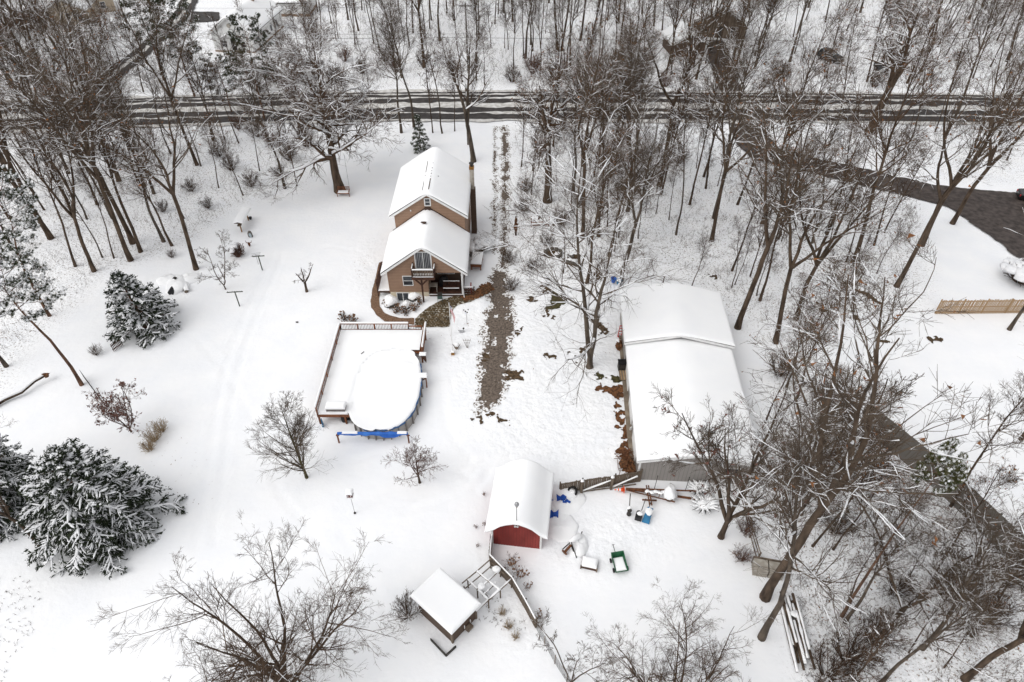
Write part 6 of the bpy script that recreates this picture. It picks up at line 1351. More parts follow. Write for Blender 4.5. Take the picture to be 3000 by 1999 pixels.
PRO['bud'] = bare_tree(198, 9.5, 0.17, 0.2, 32, 0.42, (28, 58), 0.08, 0.09, forks=4, fa=26, fz=0.16, l2=8, l3=5, l4=4, tw=0.0075, snow=(0.7, 0.35, 0.06), snadd=0.007, twig='twig2', bark='bark', leaves=260, leafm='leaf_red')
PRO['small'] = bare_tree(197, 4.0, 0.06, 0.12, 12, 0.6, (35, 65), 0.05, 0.10, forks=3, fa=34, fz=0.12, l2=7, l3=5, l4=3, tw=0.008, snow=(0.6, 0.3, 0.05), snadd=0.005, twig='twig2')
PRO['dwarf'] = bare_tree(199, 2.6, 0.13, 0.55, 7, 0.36, (50, 85), 0.0, 0.22, forks=3, fa=40, fz=0.45, l2=6, l3=5, l4=2, tw=0.008, snow=(0.9, 0.3, 0.02), snadd=0.01, bark='bark', sag=0.22)
PRO['sapling'] = bare_tree(150, 7, 0.05, 0.25, 12, 0.26, (30, 55), 0.10, 0.10, l2=5, l3=3, l4=2, tw=0.010, snow=(0.6, 0.2, 0.02), snadd=0.006)
PRO['spruce'] = conifer(300, 9.5, 5.7, 0.10, 120, -28, 26, 6, snowp=(1.0, 0.66, 0.18), rad=0.052, power=0.68, trunk_r=0.26, sn_mul=1.35)
PRO['evergreen'] = conifer(301, 7.2, 3.9, 0.02, 115, -8, 14, 5, snowp=(0.7, 0.5, 0.12), rad=0.052, power=0.8, trunk_r=0.2, up=6, sn_mul=1.6)
PRO['fir'] = conifer(302, 4.8, 1.5, 0.03, 60, -18, 9, 4, snowp=(0.4, 0.2, 0.10), rad=0.05, power=0.8, trunk_r=0.08, foliage='needles2')
PRO['pine'] = conifer(303, 17.0, 3.6, 0.66, 40, 5, 11, 6, foliage='needles2', snowp=(0.8, 0.6, 0.45), tuft=True, trunk_r=0.19)
PRO['pine_top'] = conifer(305, 17.0, 1.7, 0.84, 24, 8, 11, 6, foliage='needles3', snowp=(0.4, 0.3, 0.30), tuft=True, trunk_r=0.17)
PRO['pine_dark'] = conifer(304, 15.0, 3.4, 0.40, 46, 0, 11, 6, foliage='needles2', snowp=(0.6, 0.4, 0.12), tuft=True, trunk_r=0.17)
PRO['bush'] = shrub(400, 1.9, 1.5, 34, 8, 5, twig='twig', snowp=0.35)
PRO['bush_red'] = shrub(401, 2.4, 1.6, 36, 8, 5, twig='twig_red', snowp=0.25, leaves=140)
PRO['round'] = shrub(402, 1.15, 0.85, 60, 6, 3, twig='twig_red', snowp=0.3, snow_lumps=5)
PRO['snowbush'] = shrub(403, 1.0, 0.8, 40, 6, 3, snowp=0.5, snow_lumps=22)
PRO['hydrangea'] = shrub(404, 0.75, 0.7, 24, 4, 2, snowp=0.5, heads=26)
PRO['weeds'] = shrub(405, 1.1, 0.6, 14, 5, 3, tw=0.007, twig='twig_red', snowp=0.2, heads=16)
PRO['straw'] = shrub(406, 1.1, 0.9, 40, 3, 2, tw=0.009, twig='straw', snowp=0.1)

TREE_COUNT = 0
AUTO = []
def plant(kind, pos, h, label, cat='tree', name='bare_tree', group=None, wide=1.0, rz=None, lean=(0, 0), sink=0.0):
    global TREE_COUNT
    TREE_COUNT += 1
    H0, parts = PRO[kind]; s = h/H0
    if name == 'bare_tree' and kind.startswith(('slim', 'sapling')): name = 'young_tree'
    e = thing(name, label, cat, (pos[0], pos[1], gz(pos[0], pos[1])-sink), 0, group)
    e.rotation_euler = (lean[0], lean[1], random.uniform(0, 6.28) if rz is None else rz); e.scale = (s*wide, s*wide, s)
    for nm, me in parts:
        o = bpy.data.objects.new(nm, me); COL.objects.link(o); o.parent = e
        if nm in ('branch_snow', 'dry_leaves', 'flower_heads'): o['kind'] = 'stuff'
    if group: AUTO.append((e, kind, h, cat))
    return e

# --- trees one can name
plant('oak0', G(997, 560), 17.2, 'big gnarled oak with snow laden spreading limbs above the swing bench', name='oak_tree', rz=0.8, wide=1.15)
plant('maple', G(1387, 473), 18.5, 'tall forked tree with arching snowy limbs standing behind the house', name='bare_tree', rz=2.2, wide=0.9)
plant('oak1', G(1604, 590), 17, 'thick trunked oak with snowy crooked limbs beside the gravel drive', name='oak_tree', rz=1.0)
plant('twin', G(1727, 1075), 19, 'twin trunked tree in the yard with long arching limb towards the drive', rz=1.9, wide=1.05)
plant('oak1', G(2549, 388), 18, 'massive burly oak with broad crown near the road and parked cars', name='oak_tree', rz=4.0, wide=1.15)
plant('spread', G(852, 2030), 11.4, 'wide many stemmed bare tree with fine twigs in the open foreground snow', rz=0.4, wide=1.0)
plant('spread', G(1960, 2105), 8.8, 'broad fine twigged tree at the lower fence end', rz=3.0, wide=0.95)
plant('small', G(1672, 2010), 4.6, 'low twiggy tree growing through the wire fence', rz=1.0, wide=0.9)
plant('yard', G(899, 1400), 7.8, 'young round crowned tree with mossy trunk standing below the pool', rz=0.4)
plant('crab', G(1230, 1415), 3.7, 'low crabapple with dense snowy twigs near the blue pool cover', rz=2.0)
plant('redleaf', G(385, 1266), 5.0, 'shrubby tree still hung with dark red leaves above the big spruce', rz=1.2)
plant('small', G(661, 848), 4.6, 'small open bare tree beside the clothesline posts', rz=0.3, wide=1.1)
plant('dwarf', G(899, 855), 2.9, 'stubby pruned tree with drooping twigs alone in the lawn', rz=0.5)
plant('bud', G(2112, 1573), 15.0, 'many stemmed tree with reddish buds in front of the barn end', rz=1.0, wide=0.85, lean=(0, -0.08))
plant('spruce', G(262, 1475, 3.2), 9.5, 'large spruce with snow weighed branches at the edge of the lawn', name='spruce_tree', rz=0.5)
plant('spruce', G(-40, 1420, 3.0), 8.5, 'snowy spruce partly hidden behind the large one', name='spruce_tree', rz=2.5, wide=0.9)
plant('evergreen', G(428, 958), 7.2, 'broad dark evergreen dusted with snow beside the red picket panel', name='evergreen_tree', rz=1.0)
plant('fir', G(1232, 440), 5.0, 'small dark fir behind the house roof', name='fir_tree', rz=1.0)
plant('pine', G(240, 1128), 15.5, 'leaning pine with reddish trunk and snowy needle tufts', name='pine_tree', lean=(0, 0.06), rz=0.0)
plant('pine', G(145, 925), 15, 'pine with dark trunk behind the leaning reddish pine', name='pine_tree', rz=1.5)
plant('pine_top', G(2467, 1806), 16.5, 'crooked pine with reddish trunk by the tall board fence', name='pine_tree', rz=2.0, wide=0.68)
plant('pine_dark', G(572, 285), 15, 'reddish trunked pine beyond the road left of the white cottage', name='pine_tree', rz=0.0)
plant('pine_dark', G(480, 235), 15, 'dark pine beyond the road near the side lane', name='pine_tree', rz=2.0)
plant('pine_dark', G(775, 350), 14, 'pine with reddish trunk among brush at the roadside', name='pine_tree', rz=4.0)
plant('pine_dark', G(680, 330), 8, 'low bushy pine at the roadside with snowy tips', name='pine_tree', rz=1.0, wide=1.5)
plant('fork2', G(2242, 1750), 27, 'huge tree with thick trunk rising over concrete box', rz=0.5, wide=1.15)
plant('wood2', G(2232, 1868), 23, 'thick trunked tree leaning beside the pole stack', rz=2.4)
plant('fork1', G(118, 1600), 12, 'dark trunked tree with dead lower limbs left of the large spruce', rz=0.2)
plant('fork0', G(20, 1075), 15, 'snow streaked tree at the wood edge below the pines', rz=1.1)
plant('slim1', G(2786, 1484), 15, 'dark slender tree growing right against the tall board fence', rz=1.1, wide=1.1)
plant('fork1', G(2824, 1992), 18, 'thick stemmed clump of trunks at the lower wood corner', rz=1.8)
plant('wood0', G(2956, 966), 18, 'grey trunked tree standing in front of the picket fence', rz=1.4)

# --- traced woodland trunks: (x, y, size class)
TR_LEFT = [(159, 493, 2), (200, 508, 2), (240, 459, 2), (64, 551, 2), (108, 580, 1), (349, 532, 2), (578, 485, 2), (625, 412, 1), (632, 415, 1), (659, 412, 0), (451, 568, 1), (276, 795, 2), (221, 782, 1), (383, 763, 2), (389, 714, 2), (412, 739, 2), (480, 709, 1), (504, 720, 1), (574, 788, 2), (300, 755, 0), (334, 758, 0), (30, 640, 2), (150, 700, 2), (700, 420, 0), (820, 400, 0), (835, 552, 1), (870, 545, 0), (712, 572, 0), (640, 550, 0), (760, 500, 0), (540, 640, 0), (330, 640, 1), (20, 760, 2), (130, 615, 1), (430, 470, 1), (500, 450, 1), (285, 600, 1), (380, 440, 1), (70, 455, 1), (15, 480, 2)]
TR_MID = [(1176, 389, 1), (1296, 391, 1), (1213, 372, 1), (1268, 389, 0), (1332, 385, 0), (1931, 545, 2), (1921, 626, 0), (1838, 621, 2), (1723, 428, 1), (1706, 488, 1), (1706, 697, 2), (1754, 693, 2), (1784, 751, 1), (1819, 825, 2), (1719, 831, 1), (1897, 577, 0), (1680, 560, 1), (1790, 520, 1), (1860, 460, 1), (1620, 430, 1), (1560, 500, 0), (1980, 690, 1), (1650, 800, 0), (1870, 700, 0)]
TR_RIGHT = [(2770, 396, 2), (2927, 399, 1), (2740, 386, 0), (2068, 553, 1), (2232, 660, 2), (2161, 961, 2), (2272, 1004, 2), (2331, 936, 2), (2625, 840, 2), (2501, 770, 2), (2227, 880, 1), (2144, 793, 1), (2085, 706, 2), (2025, 842, 0), (2144, 844, 0), (2217, 866, 0), (2380, 713, 1), (2421, 685, 1), (2304, 1135, 0), (2093, 640, 2), (2280, 700, 1), (2330, 560, 1), (2430, 430, 1), (2650, 470, 1), (2830, 520, 1), (2700, 720, 2), (2560, 720, 1), (2790, 655, 2), (2160, 600, 1), (2020, 600, 1), (2950, 470, 1), (2880, 440, 1), (2480, 880, 0), (2390, 960, 0)]
TR_LOW = [(2289, 1500, 1), (2346, 1508, 1), (2476, 1823, 1), (2722, 1719, 1), (2846, 1865, 1), (2582, 2003, 1), (2500, 1992, 0), (2854, 1789, 0), (2929, 1729, 0), (2420, 1400, 1), (2560, 1600, 0), (2640, 1800, 0), (2700, 1900, 1), (2950, 1900, 1), (2760, 1640, 0), (2520, 1480, 0), (2940, 1590, 0), (2330, 1180, 1), (2380, 1600, 1), (2240, 1240, 1), (2990, 1290, 1)]
TR_BACK = [(1568, 43, 1), (1634, 154, 2), (1645, 150, 2), (1534, 171, 1), (1200, 141, 1), (1113, 150, 1), (1096, 128, 1), (1042, 135, 1), (1289, 120, 2), (1259, 84, 1), (1147, 92, 1), (1210, 97, 1), (1438, 141, 0), (1489, 146, 0), (2213, 197, 1), (2327, 158, 1), (985, 120, 0), (940, 160, 1), (1020, 60, 1), (1060, 30, 1), (1170, 40, 1), (1330, 60, 1), (1390, 30, 1), (1450, 70, 1), (1700, 120, 2), (1760, 190, 1), (1820, 130, 2), (1880, 220, 1), (1940, 90, 1), (2000, 230, 1), (1690, 40, 1), (1780, 60, 1), (1880, 40, 1), (2060, 60, 1), (2180, 90, 1), (2260, 60, 1), (2480, 90, 1), (2540, 240, 1), (2640, 120, 1), (2700, 210, 2), (2780, 90, 1), (2850, 230, 1), (2920, 120, 1), (2980, 220, 1), (2360, 60, 1), (2420, 230, 0),
           (30, 250, 2), (90, 200, 2), (60, 300, 1), (150, 280, 2), (210, 230, 1), (260, 160, 1), (20, 150, 2), (110, 120, 1), (310, 120, 1), (380, 90, 1), (180, 170, 2), (70, 90, 1), (330, 290, 1), (420, 270, 1), (500, 280, 1), (350, 180, 0), (860, 240, 0), (900, 150, 0), (820, 270, 0), (950, 250, 1), (1080, 250, 0), (1420, 250, 0), (730, 130, 0)]
LAB = {('l', 2): 'stout bare trunk in the wood left of the lawn', ('l', 1): 'slender bare tree in the wood left of the lawn', ('l', 0): 'thin pole like tree in the wood left of the lawn',
       ('m', 2): 'stout bare tree between the gravel drive and white barn', ('m', 1): 'slender bare tree between the gravel drive and asphalt drive', ('m', 0): 'thin pole like tree near the gravel drive',
       ('r', 2): 'stout bare tree in the wood beside the asphalt drive', ('r', 1): 'slender bare tree in the wood beside the asphalt drive', ('r', 0): 'thin pole like tree behind the white barn',
       ('w', 2): 'stout bare tree near the tall board fence', ('w', 1): 'slender bare tree in the thicket near the tall board fence', ('w', 0): 'thin pole like tree in the thicket near the tall board fence',
       ('b', 2): 'stout bare tree beyond the road', ('b', 1): 'slender bare tree beyond the road', ('b', 0): 'thin pole like tree beyond the road'}
GRP = {'l': 'trees in the wood left of the lawn', 'm': 'trees by the gravel drive', 'r': 'trees by the asphalt drive', 'w': 'trees near the tall board fence', 'b': 'trees beyond the road'}
for z, lst in (('l', TR_LEFT), ('m', TR_MID), ('r', TR_RIGHT), ('w', TR_LOW), ('b', TR_BACK)):
    for i, (x, y, s) in enumerate(lst):
        if s == 2: kind = random.choice(['wood0', 'wood1', 'fork0', 'fork1', 'fork2', 'fork2']); h = random.uniform(19, 24)
        elif s == 1: kind = random.choice(['wood1', 'wood0', 'slim0', 'slim1', 'slim2']); h = random.uniform(14, 19)
        else: kind = random.choice(['slim0', 'slim1', 'slim2', 'sapling']); h = random.uniform(7, 13)
        if z == 'w': h *= 0.78
        plant(kind, G(x, y), h, LAB[(z, s)], group=GRP[z], wide=random.uniform(0.95, 1.25), lean=(random.gauss(0, 0.02), random.gauss(0, 0.02)))

# --- filler trees inside the woods
def fill(poly_pix, n, kinds, hr, label, group, mind=2.2, cat='tree', name='bare_tree', wide=(0.85, 1.15)):
    poly = [G(*p)[:2] for p in poly_pix]; a = np.array(poly); pts = []; tries = 0
    while len(pts) < n and tries < n*60:
        tries += 1; x = random.uniform(a[:, 0].min(), a[:, 0].max()); y = random.uniform(a[:, 1].min(), a[:, 1].max())
        if not in_poly(np.array([x]), np.array([y]), poly)[0]: continue
        if any((x-q[0])**2+(y-q[1])**2 < mind*mind for q in pts): continue
        pts.append((x, y)); plant(random.choice(kinds), (x, y), random.uniform(*hr), label, cat, name, group, wide=random.uniform(*wide))
fill([(-250, 385), (620, 400), (620, 480), (450, 560), (230, 700), (-120, 780)], 8, ['slim0', 'slim1', 'slim2', 'wood1', 'sapling'], (9, 17), LAB[('l', 1)], GRP['l'], 2.4)
fill([(-250, 60), (120, 110), (330, 230), (200, 290), (-250, 310)], 14, ['wood0', 'wood1', 'slim2', 'slim1'], (13, 20), LAB[('b', 1)], GRP['b'], 3.0)
fill([(900, -60), (2000, -60), (2000, 250), (1500, 250), (900, 235)], 44, ['slim0', 'slim1', 'wood0', 'sapling'], (8, 16), LAB[('b', 1)], GRP['b'], 3.0)
fill([(2150, 20), (3100, 20), (3100, 260), (2150, 250)], 26, ['slim0', 'slim2', 'wood0', 'wood1'], (10, 18), LAB[('b', 1)], GRP['b'], 3.5)
fill([(1500, 390), (2110, 390), (2160, 460), (2000, 720), (1720, 760), (1520, 640)], 22, ['slim0', 'slim1', 'slim2', 'sapling'], (6, 14), LAB[('m', 0)], GRP['m'], 2.4)
fill([(2020, 560), (2200, 500), (2680, 610), (2600, 800), (2250, 920), (2030, 800)], 16, ['slim0', 'slim1', 'sapling'], (6, 14), LAB[('r', 0)], GRP['r'], 2.4)
fill([(2330, 1120), (2500, 1250), (2980, 1720), (2980, 1999), (2480, 1999), (2420, 1500)], 14, ['slim0', 'slim1', 'sapling', 'small', 'slim2'], (4, 11), LAB[('w', 0)], GRP['w'], 2.0)

fill([(1940, 130), (2240, 130), (2260, 255), (1940, 255)], 12, ['wood0', 'wood1', 'slim1', 'fork2'], (13, 19), LAB[('b', 1)], GRP['b'], 2.6)
fill([(600, 170), (960, 170), (960, 262), (600, 280)], 8, ['slim0', 'slim1', 'sapling'], (7, 13), LAB[('b', 1)], GRP['b'], 2.6)

fill([(950, -60), (1700, -60), (1700, 255), (950, 225)], 22, ['wood0', 'wood1', 'wood2', 'fork2', 'slim1'], (15, 21), LAB[('b', 1)], GRP['b'], 3.0)
fill([(1700, -40), (3150, -40), (3150, 262), (1700, 255)], 44, ['wood0', 'wood1', 'wood2', 'fork0', 'fork2', 'slim2'], (15, 22), LAB[('b', 1)], GRP['b'], 3.2)
fill([(1640, 375), (2110, 380), (2180, 470), (2050, 620), (1700, 560)], 6, ['wood0', 'wood1', 'wood2', 'fork2'], (15, 20), LAB[('m', 1)], GRP['m'], 3.0)

# --- shrubs
for k, (x, y, h, kind) in enumerate([(940, 300, 2.6, 'bush_red'), (850, 280, 3.0, 'bush_red'), (800, 240, 3.2, 'bush'), (870, 230, 3.4, 'bush_red'), (920, 215, 3.0, 'bush'), (980, 240, 2.6, 'bush'), (1060, 215, 2.4, 'bush'), (1160, 210, 2.6, 'bush_red'), (1130, 180, 2.6, 'bush'), (1240, 190, 2.2, 'bush'), (760, 270, 2.8, 'bush'), (1010, 180, 2.6, 'bush_red'), (1560, 215, 3.4, 'bush_red'), (1620, 240, 3.2, 'bush'), (1690, 250, 3.2, 'bush_red'), (1760, 250, 3.0, 'bush'), (1500, 240, 2.4, 'bush'), (2290, 230, 2.4, 'bush'), (2560, 255, 2.6, 'bush'), (1840, 250, 2.8, 'bush'), (1950, 255, 2.5, 'bush_red'), (700, 200, 2.4, 'bush')]):
    plant(kind, G(x, y), h, ('tangled bare bush beyond the road' if kind == 'bush' else 'reddish brown leafy bush beyond the road'), 'shrub', 'bush', 'bushes beyond the road', wide=1.1)
for k, (x, y, h, kind) in enumerate([(640, 460, 1.9, 'bush'), (680, 500, 2.0, 'bush'), (740, 545, 1.8, 'bush'), (800, 430, 2.4, 'bush_red'), (850, 470, 2.2, 'bush'), (900, 430, 2.4, 'bush'), (700, 380, 2.2, 'bush_red'), (760, 400, 2.4, 'bush'), (880, 390, 2.2, 'bush'), (820, 520, 1.6, 'bush'), (560, 560, 1.5, 'bush'), (480, 620, 1.4, 'bush'), (610, 610, 1.3, 'bush')]):
    plant(kind, G(x, y), h, ('tangled bare bush at the wood edge left of the oak' if kind == 'bush' else 'reddish leafy bush at the wood edge left of the oak'), 'shrub', 'bush', 'bushes left of the oak', wide=1.1)
for k, (x, y, h) in enumerate([(60, 95, 4.2), (95, 85, 4.2), (130, 80, 4.0), (30, 110, 4.0), (0, 125, 4.0)]): plant('bush_red', G(x, y), h, 'tall brown hedge bush beside the tan house', 'shrub', 'hedge_bush', 'hedge by the tan house', wide=1.0)
for k, (x, y, h, kind) in enumerate([(1530, 620, 1.6, 'bush'), (1600, 720, 1.4, 'bush'), (1560, 790, 1.3, 'bush'), (1640, 660, 1.7, 'bush'), (1700, 600, 1.8, 'bush'), (1990, 480, 2.0, 'bush'), (1580, 450, 2.4, 'bush_red'), (1640, 400, 2.4, 'bush'), (1540, 560, 1.6, 'bush'), (1820, 560, 1.6, 'bush'), (1490, 770, 1.5, 'bush'), (1500, 850, 1.4, 'bush')]):
    plant(kind, G(x, y), h, 'tangled bare bush in the thin woods by the gravel drive', 'shrub', 'bush', 'bushes by the gravel drive', wide=1.1)
for k, (x, y, h, kind) in enumerate([(2480, 1940, 2.6, 'bush'), (2420, 1990, 2.6, 'bush'), (2560, 1880, 2.4, 'bush'), (2330, 1380, 2.4, 'bush'), (2400, 1340, 2.6, 'bush'), (2620, 1740, 2.0, 'bush'), (2450, 1560, 2.0, 'bush'), (2350, 1430, 2.2, 'bush'), (2800, 1750, 2.2, 'bush'), (2900, 1820, 2.2, 'bush'), (2170, 1640, 1.4, 'bush_red'), (2180, 1560, 1.6, 'bush_red'), (2280, 1100, 2.2, 'bush'), (2410, 1180, 2.4, 'bush')]):
    plant(kind, G(x, y), h, ('tangled bare bush in the thicket near the tall board fence' if kind == 'bush' else 'reddish leafy bush beside the dark rail fence'), 'shrub', 'bush', 'bushes near the tall board fence', wide=1.1)
plant('round', G(698, 752), 1.5, 'round twiggy shrub with snow at its heart near the clothesline post', 'shrub', 'round_shrub', rz=1)
plant('snowbush', G(1408, 735), 1.5, 'rounded bush smothered in snow beside the house wall', 'shrub', 'snowy_bush', wide=1.15)
plant('snowbush', G(2985, 825), 2.0, 'dark evergreen bush smothered in snow at the drive edge', 'shrub', 'snowy_bush', wide=1.5)
plant('bush', G(1195, 1805), 1.9, 'snow matted twiggy bush at the corner of the brown shed', 'shrub', 'bush', wide=0.9)
plant('bush', G(285, 1040), 1.0, 'small twiggy bush below the red picket panel', 'shrub', 'bush')
plant('bush', G(505, 755), 0.9, 'small snowy twig clump in the snow below the left wood', 'shrub', 'bush')
for (x, y, h) in ((1160, 915, 0.9), (1190, 922, 0.8), (1215, 915, 0.8), (1135, 895, 0.7), (1228, 905, 0.7)): plant('hydrangea', G(x, y), h, 'hydrangea with brown flower heads in the snowy bed before the house', 'shrub', 'hydrangea', 'hydrangeas in the house bed')
for (x, y, h) in ((1010, 940, 0.9), (1030, 945, 0.9)): plant('hydrangea', G(x, y), h, 'hydrangea with brown flower heads behind the deck railing', 'shrub', 'hydrangea', 'hydrangeas behind the deck')
for (x, y, h) in ((1500, 1655, 1.2), (1522, 1690, 1.1), (1545, 1725, 0.7), (1580, 1810, 0.7), (1478, 1672, 0.6)): plant('weeds', G(x, y), h, 'clump of dead brown weed stalks along the leaning plank fence', 'weeds', 'weed_clump', 'weeds along the plank fence')
for (x, y, h) in ((1418, 1452, 0.5), (1420, 1540, 0.6), (1395, 1548, 0.5), (1400, 1602, 0.5)): plant('weeds', G(x, y), h, 'small dead plant poking from snow left of the red shed', 'weeds', 'weed_clump', 'weeds by the red shed', wide=0.7)
for (x, y, h) in ((455, 1290, 1.4), (475, 1265, 1.2), (440, 1320, 1.1)): plant('straw', G(x, y), h, 'pale straw coloured grass clump beside the red leaved tree', 'grass clump', 'grass_clump', 'straw clumps')
for (x, y, h) in ((1490, 1840, 0.8), (1510, 1870, 0.7), (1470, 1800, 0.7)): plant('straw', G(x, y), h, 'thin straw clump in the snow behind the brown shed', 'grass clump', 'grass_clump', 'straw behind the shed', wide=0.8)

# rounded snow-smothered bushes under the house windows
for k, (x, y, rx, ry, rz_, lab) in enumerate([(1145, 890, 0.85, 0.75, 0.95, 'big rounded snow covered bush left of the basement window'), (1191, 900, 0.5, 0.45, 0.75, 'small ball shaped snowy bush in front of the basement window'), (1218, 882, 0.75, 0.65, 0.8, 'wide snow covered bush right of the basement window'), (1127, 850, 0.35, 0.35, 0.6, 'snow capped pot shaped bush at the house corner')]):
    o = thing('snowy_bush', lab, 'shrub', GG(x, y)); part('snow_mound', MB().blob((0, 0, rz_*0.35), (rx, ry, rz_*0.7), 60+k, 20, 0.06), 'snow_roof', o, True); part('foliage', MB().blob((0.05, -0.05, rz_*0.15), (rx*0.97, ry*0.97, rz_*0.5), 70+k, 16, 0.10), 'iron', o)
# spiky snowy clumps by the barn
for k, (x, y, s) in enumerate(((2045, 1440, 1.0), (2062, 1490, 1.25))):
    o = thing('spiky_plant', ('smaller' if k == 0 else 'larger')+' star shaped spiky plant loaded with snow by the barn end', 'plant', GG(x, y)); lf, sn_ = MB(), MB()
    for i in range(30):
        a = i*2.4; e = 0.15+0.9*((i*0.37) % 1); L = s*(0.8+0.5*((i*0.61) % 1)); dx, dy = math.cos(a)*math.cos(e), math.sin(a)*math.cos(e)
        p0, p1, p2 = (0, 0, 0.05), (dx*L*0.6, dy*L*0.6, math.sin(e)*L*0.7), (dx*L, dy*L, math.sin(e)*L*0.75); part('blade', MB().tube([p0, p1, p2], [0.05, 0.06, 0.01], 4), 'iron', o)
        if i % 5: sn_.tube([(q[0], q[1], q[2]+0.06) for q in (p0, p1, p2)], [0.06, 0.085, 0.02], 5)
    sn_.blob((0, 0, 0.35*s), (0.4*s, 0.4*s, 0.3*s), 3, 12, 0.1); part('snow_load', sn_, 'snow_roof', o, True)
# fallen snowy limb at the left edge
fl = thing('fallen_limb', 'thick fallen limb topped with snow at the left wood edge', 'limb', GG(60, 1165)); q0 = np.array(fl.location)
lp_ = [GG(*p)-q0+[0, 0, 0.25+0.1*i] for i, p in enumerate(((-40, 1210), (20, 1178), (70, 1160), (110, 1130), (145, 1115)))]
part('limb', MB().tube(lp_, [0.22, 0.2, 0.17, 0.13, 0.08], 8), 'bark', fl); part('limb_snow', MB().tube([p+[0, 0, 0.15] for p in lp_], [0.14, 0.15, 0.13, 0.10, 0.03], 7), 'snow_roof', fl, True); part('leaf_tuft', MB().blob(lp_[-1]+[0, 0, 0.05], (0.3, 0.25, 0.2), 3, 10, 0.3), 'litter', fl)
# wire panel leaning below the pine
wp_ = thing('garden_netting', 'bent grey wire netting running from the leaning pine to red leaved tree', 'netting', GG(245, 1110)); q0 = np.array(wp_.location); A, Bq = GG(245, 1105)-q0, GG(312, 1195)-q0
for k in range(6): part('wire', MB().tube([A+[0, 0, 0.1+0.16*k], (A+Bq)/2+[0, 0, 0.05+0.15*k], Bq+[0, 0, 0.05+0.14*k]], 0.014, 4), 'iron', wp_)
for k in range(12): c = A+(Bq-A)*k/11; part('wire', MB().tube([c, c+[0, 0, 0.95]], 0.012, 4), 'iron', wp_)
single('dark_stake', MB().beam((0, 0, 0.05), (0.45, -0.5, 0.5), 0.10), 'iron', 'slanting dark stake by the straw clumps', 'stake', GG(418, 1302))
single('leaning_pole', MB().beam((0, 0, -0.1), (0.1, 0.05, 1.1), 0.10), 'stain_dark', 'short dark post standing behind the barn roof', 'post', GG(1940, 836))
single('dropped_glove', MB().blob((0, 0, 0.05), (0.14, 0.10, 0.07), 3, 10, 0.2), 'iron', 'small dark lump lying on the open lawn', 'lump', GG(871, 946))

# --- undergrowth and litter nobody could count
def brush(name, polys, n, hmin, hmax, m, seed, label, rs=0.012):
    rg = np.random.default_rng(seed); P0 = []
    for poly_pix in polys:
        poly = [G(*p)[:2] for p in poly_pix]; a = np.array(poly); lo, hi = a.min(0), a.max(0); q = lo+(hi-lo)*rg.random((n*4, 2)); q = q[in_poly(q[:, 0], q[:, 1], poly)]
        q = q[vnoise(q[:, 0]/2.5+seed, q[:, 1]/2.5) > 0.42][:n]; P0.append(q)
    q = np.concatenate(P0); k = len(q); z = gh(q[:, 0], q[:, 1])-0.03; p = np.column_stack([q, z]); d = rg.normal(0, 0.35, (k, 3)); d[:, 2] = 1; L = hmin+(hmax-hmin)*rg.random(k)**2
    P1, R1 = grow(rg, p, d, L, np.full(k, rs), np.full(k, rs*0.6), 3, 0.15, 0.0); geo = Geo(); V, F = tubes(P1, R1, 3); geo.add(V, F)
    p, d, l2, r2, t = spawn(rg, P1, R1, L, 3, 0.25, 1.0, (25, 60), 0.6, 0.10, 0.8); P2, R2 = grow(rg, p, d, l2, np.full(len(p), 0.010), np.full(len(p), 0.006), 2, 0.15, 0.02); V, F = tubes(P2, R2, 3); geo.add(V, F)
    o = link(name, geo.mesh(name, m)); o['kind'] = 'stuff'; o['label'] = label
def litter(name, polys, n, size, m, seed, label, lift=0.012):
    rg = np.random.default_rng(seed); P0 = []
    for poly_pix in polys:
        poly = [G(*p)[:2] for p in poly_pix]; a = np.array(poly); lo, hi = a.min(0), a.max(0); q = lo+(hi-lo)*rg.random((n*4, 2)); q = q[in_poly(q[:, 0], q[:, 1], poly)]; q = q[(vnoise(q[:, 0]/3+seed, q[:, 1]/3) > 0.35)][:n]; P0.append(q)
    q = np.concatenate(P0); k = len(q); c = np.column_stack([q, gh(q[:, 0], q[:, 1])+lift]); e = rg.normal(size=(k, 3, 3))*size*(0.5+rg.random((k, 1, 1))); e[:, :, 2] = np.abs(e[:, :, 2])*0.35; g = Geo(); g.tri(c[:, None]+e)
    o = link(name, g.mesh(name, m, False)); o['kind'] = 'stuff'; o['label'] = label
WL = [(-200, 390), (640, 400), (930, 425), (900, 540), (700, 600), (560, 700), (330, 790), (120, 960), (-60, 1150)]
WM = [(1500, 375), (2100, 380), (2180, 470), (2000, 760), (1800, 820), (1690, 850), (1560, 850), (1500, 760)]
WR = [(2180, 480), (2700, 600), (2650, 830), (2330, 960), (2170, 930), (2010, 790)]
WB = [(2290, 1090), (2480, 1220), (3050, 1740), (3050, 2060), (2440, 2060), (2350, 1850), (2240, 1480)]
BL = [(-100, 100), (560, 70), (600, 240), (200, 290), (-100, 300)]; BCn = [(820, -30), (2050, -30), (2050, 255), (1500, 255), (820, 265)]; BR = [(2150, 0), (3100, 0), (3100, 265), (2150, 260)]
brush('undergrowth', [WL, WM, WR, WB], 1500, 0.15, 1.6, 'twig', 11, 'thin dead stems standing in the woodland snow')
brush('undergrowth', [BL, BCn, BR], 2200, 0.4, 3.0, 'twig2', 12, 'thin dead stems beyond the road', 0.018)
brush('dead_grass', [[(-20, 1690), (60, 1680), (150, 1725), (90, 1790), (110, 1850), (40, 1920), (50, 2000), (-40, 2000)], [(1440, 1740), (1560, 1850), (1620, 1999), (1480, 1900), (1400, 1830)]], 110, 0.08, 0.55, 'twig2', 13, 'dead grass and stalks poking through snow', 0.006)
litter('fallen_leaves', [WL, WM, WR, WB, BL, BCn, BR], 2600, 0.045, 'leaf', 21, 'scattered brown leaves on the woodland snow')
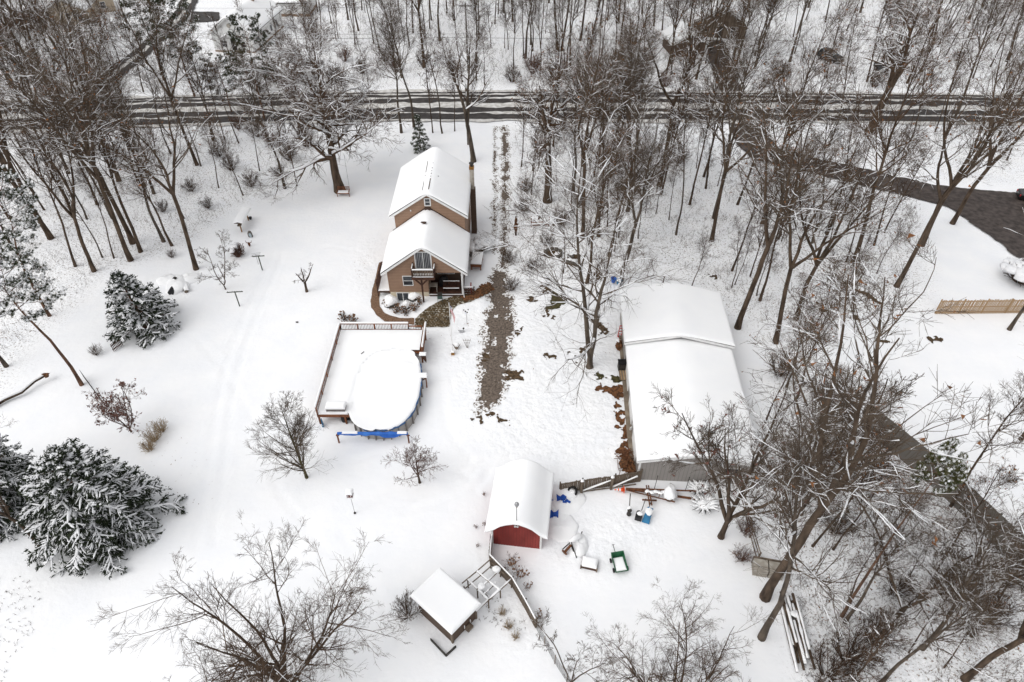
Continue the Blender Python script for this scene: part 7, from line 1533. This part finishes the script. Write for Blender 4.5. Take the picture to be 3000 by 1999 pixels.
litter('fallen_leaves', [[(430, 1300), (620, 1250), (640, 1500), (480, 1480)], [(1040, 760), (1100, 740), (1110, 830), (1040, 830)], [(1500, 860), (1850, 880), (1850, 1400), (1500, 1300)], [(1240, 940), (1420, 880), (1420, 960), (1240, 1010)]], 60, 0.04, 'leaf', 22, 'few brown leaves dropped on the open snow')
# each repeat is told apart by its form and by the landmark it stands nearest to
MARKS = {'swing bench': (1008, 572), 'white cottage': (690, 154), 'tan house': (205, 73), 'side lane mouth': (250, 275), 'dark green grey off-roader': (2428, 178), 'mailbox': (2284, 362), 'picket fence': (2900, 918), 'tall board fence': (2700, 1400), 'white barn back wall': (1990, 850), 'reddish picket gate': (1582, 667), 'roofed feeder': (715, 665), 'leaning reddish pine': (240, 1128), 'broad dark evergreen': (425, 985), 'concrete box': (2228, 1690), 'pole stack': (2330, 1880), 'blue tubs': (1804, 835), 'old fire ring': (1622, 744), 'grey brown house': (2105, 112), 'brown garage': (2015, 165), 'grey service pole': (1372, 424), 'far roadside utility pole': (1372, 215), 'black car': (3012, 592), 'massive burly oak': (2549, 388), 'thick trunked oak by the drive': (1604, 590), 'white garage': (846, 49), 'red steel drum': (2492, 1216), 'snowy pipe heap': (512, 848), 'dark rail fence': (2190, 1540), 'snow topped car': (2592, 212), 'huge tree over the concrete box': (2242, 1750), 'reddish roadside pine': (775, 350), 'dark green fir': (1232, 440), 'snowy drive edge bush': (2985, 825), 'fallen snowy limb': (60, 1165), 'crooked reddish pine': (2467, 1806)}
MK = {k: G(*v)[:2] for k, v in MARKS.items()}
FORM = {'twin': 'twin trunked', 'wood2': 'pale single trunked', 'wood0': 'grey single trunked', 'wood1': 'brown single trunked', 'fork0': 'twin stemmed', 'fork1': 'four stemmed', 'fork2': 'high forking', 'slim0': 'slim grey', 'slim1': 'slim brown', 'slim2': 'slim leaf flecked', 'sapling': 'young sapling', 'small': 'low spreading', 'bush': 'bare tangled', 'bush_red': 'reddish leafy'}
BUCK = {}
for e, kind, h, cat in AUTO:
    if cat not in ('tree', 'shrub') or kind not in FORM: continue
    p = np.array(e.location[:2]); best = min(MK, key=lambda k: np.hypot(*(MK[k]-p))); size = ('towering' if h > 20 else 'tall' if h > 15.5 else 'middling' if h > 9 else 'low') if cat == 'tree' else ('big' if h > 2.3 else 'small')
    BUCK.setdefault((size, FORM[kind], cat, best), []).append((float(np.hypot(*(MK[best]-p))), e))
ORD = ['nearest', 'second nearest', 'third nearest', 'fourth nearest', 'fifth nearest', 'sixth nearest', 'seventh nearest', 'eighth nearest']
for (size, form, cat, best), lst in BUCK.items():
    lst.sort(key=lambda q: q[0]); nm = 'bare tree' if cat == 'tree' else 'bush'
    for i, (d_, e) in enumerate(lst): e['label'] = ('%s %s %s %s the %s' % (size, form, nm, 'near' if len(lst) == 1 else ORD[min(i, 7)]+' to', best))
print('TREES', TREE_COUNT, 'TRIS', sum(sum(len(p.vertices)-2 for p in me.polygons) if len(me.polygons) < 3000 else len(me.loops)-2*len(me.polygons) for me in bpy.data.meshes))
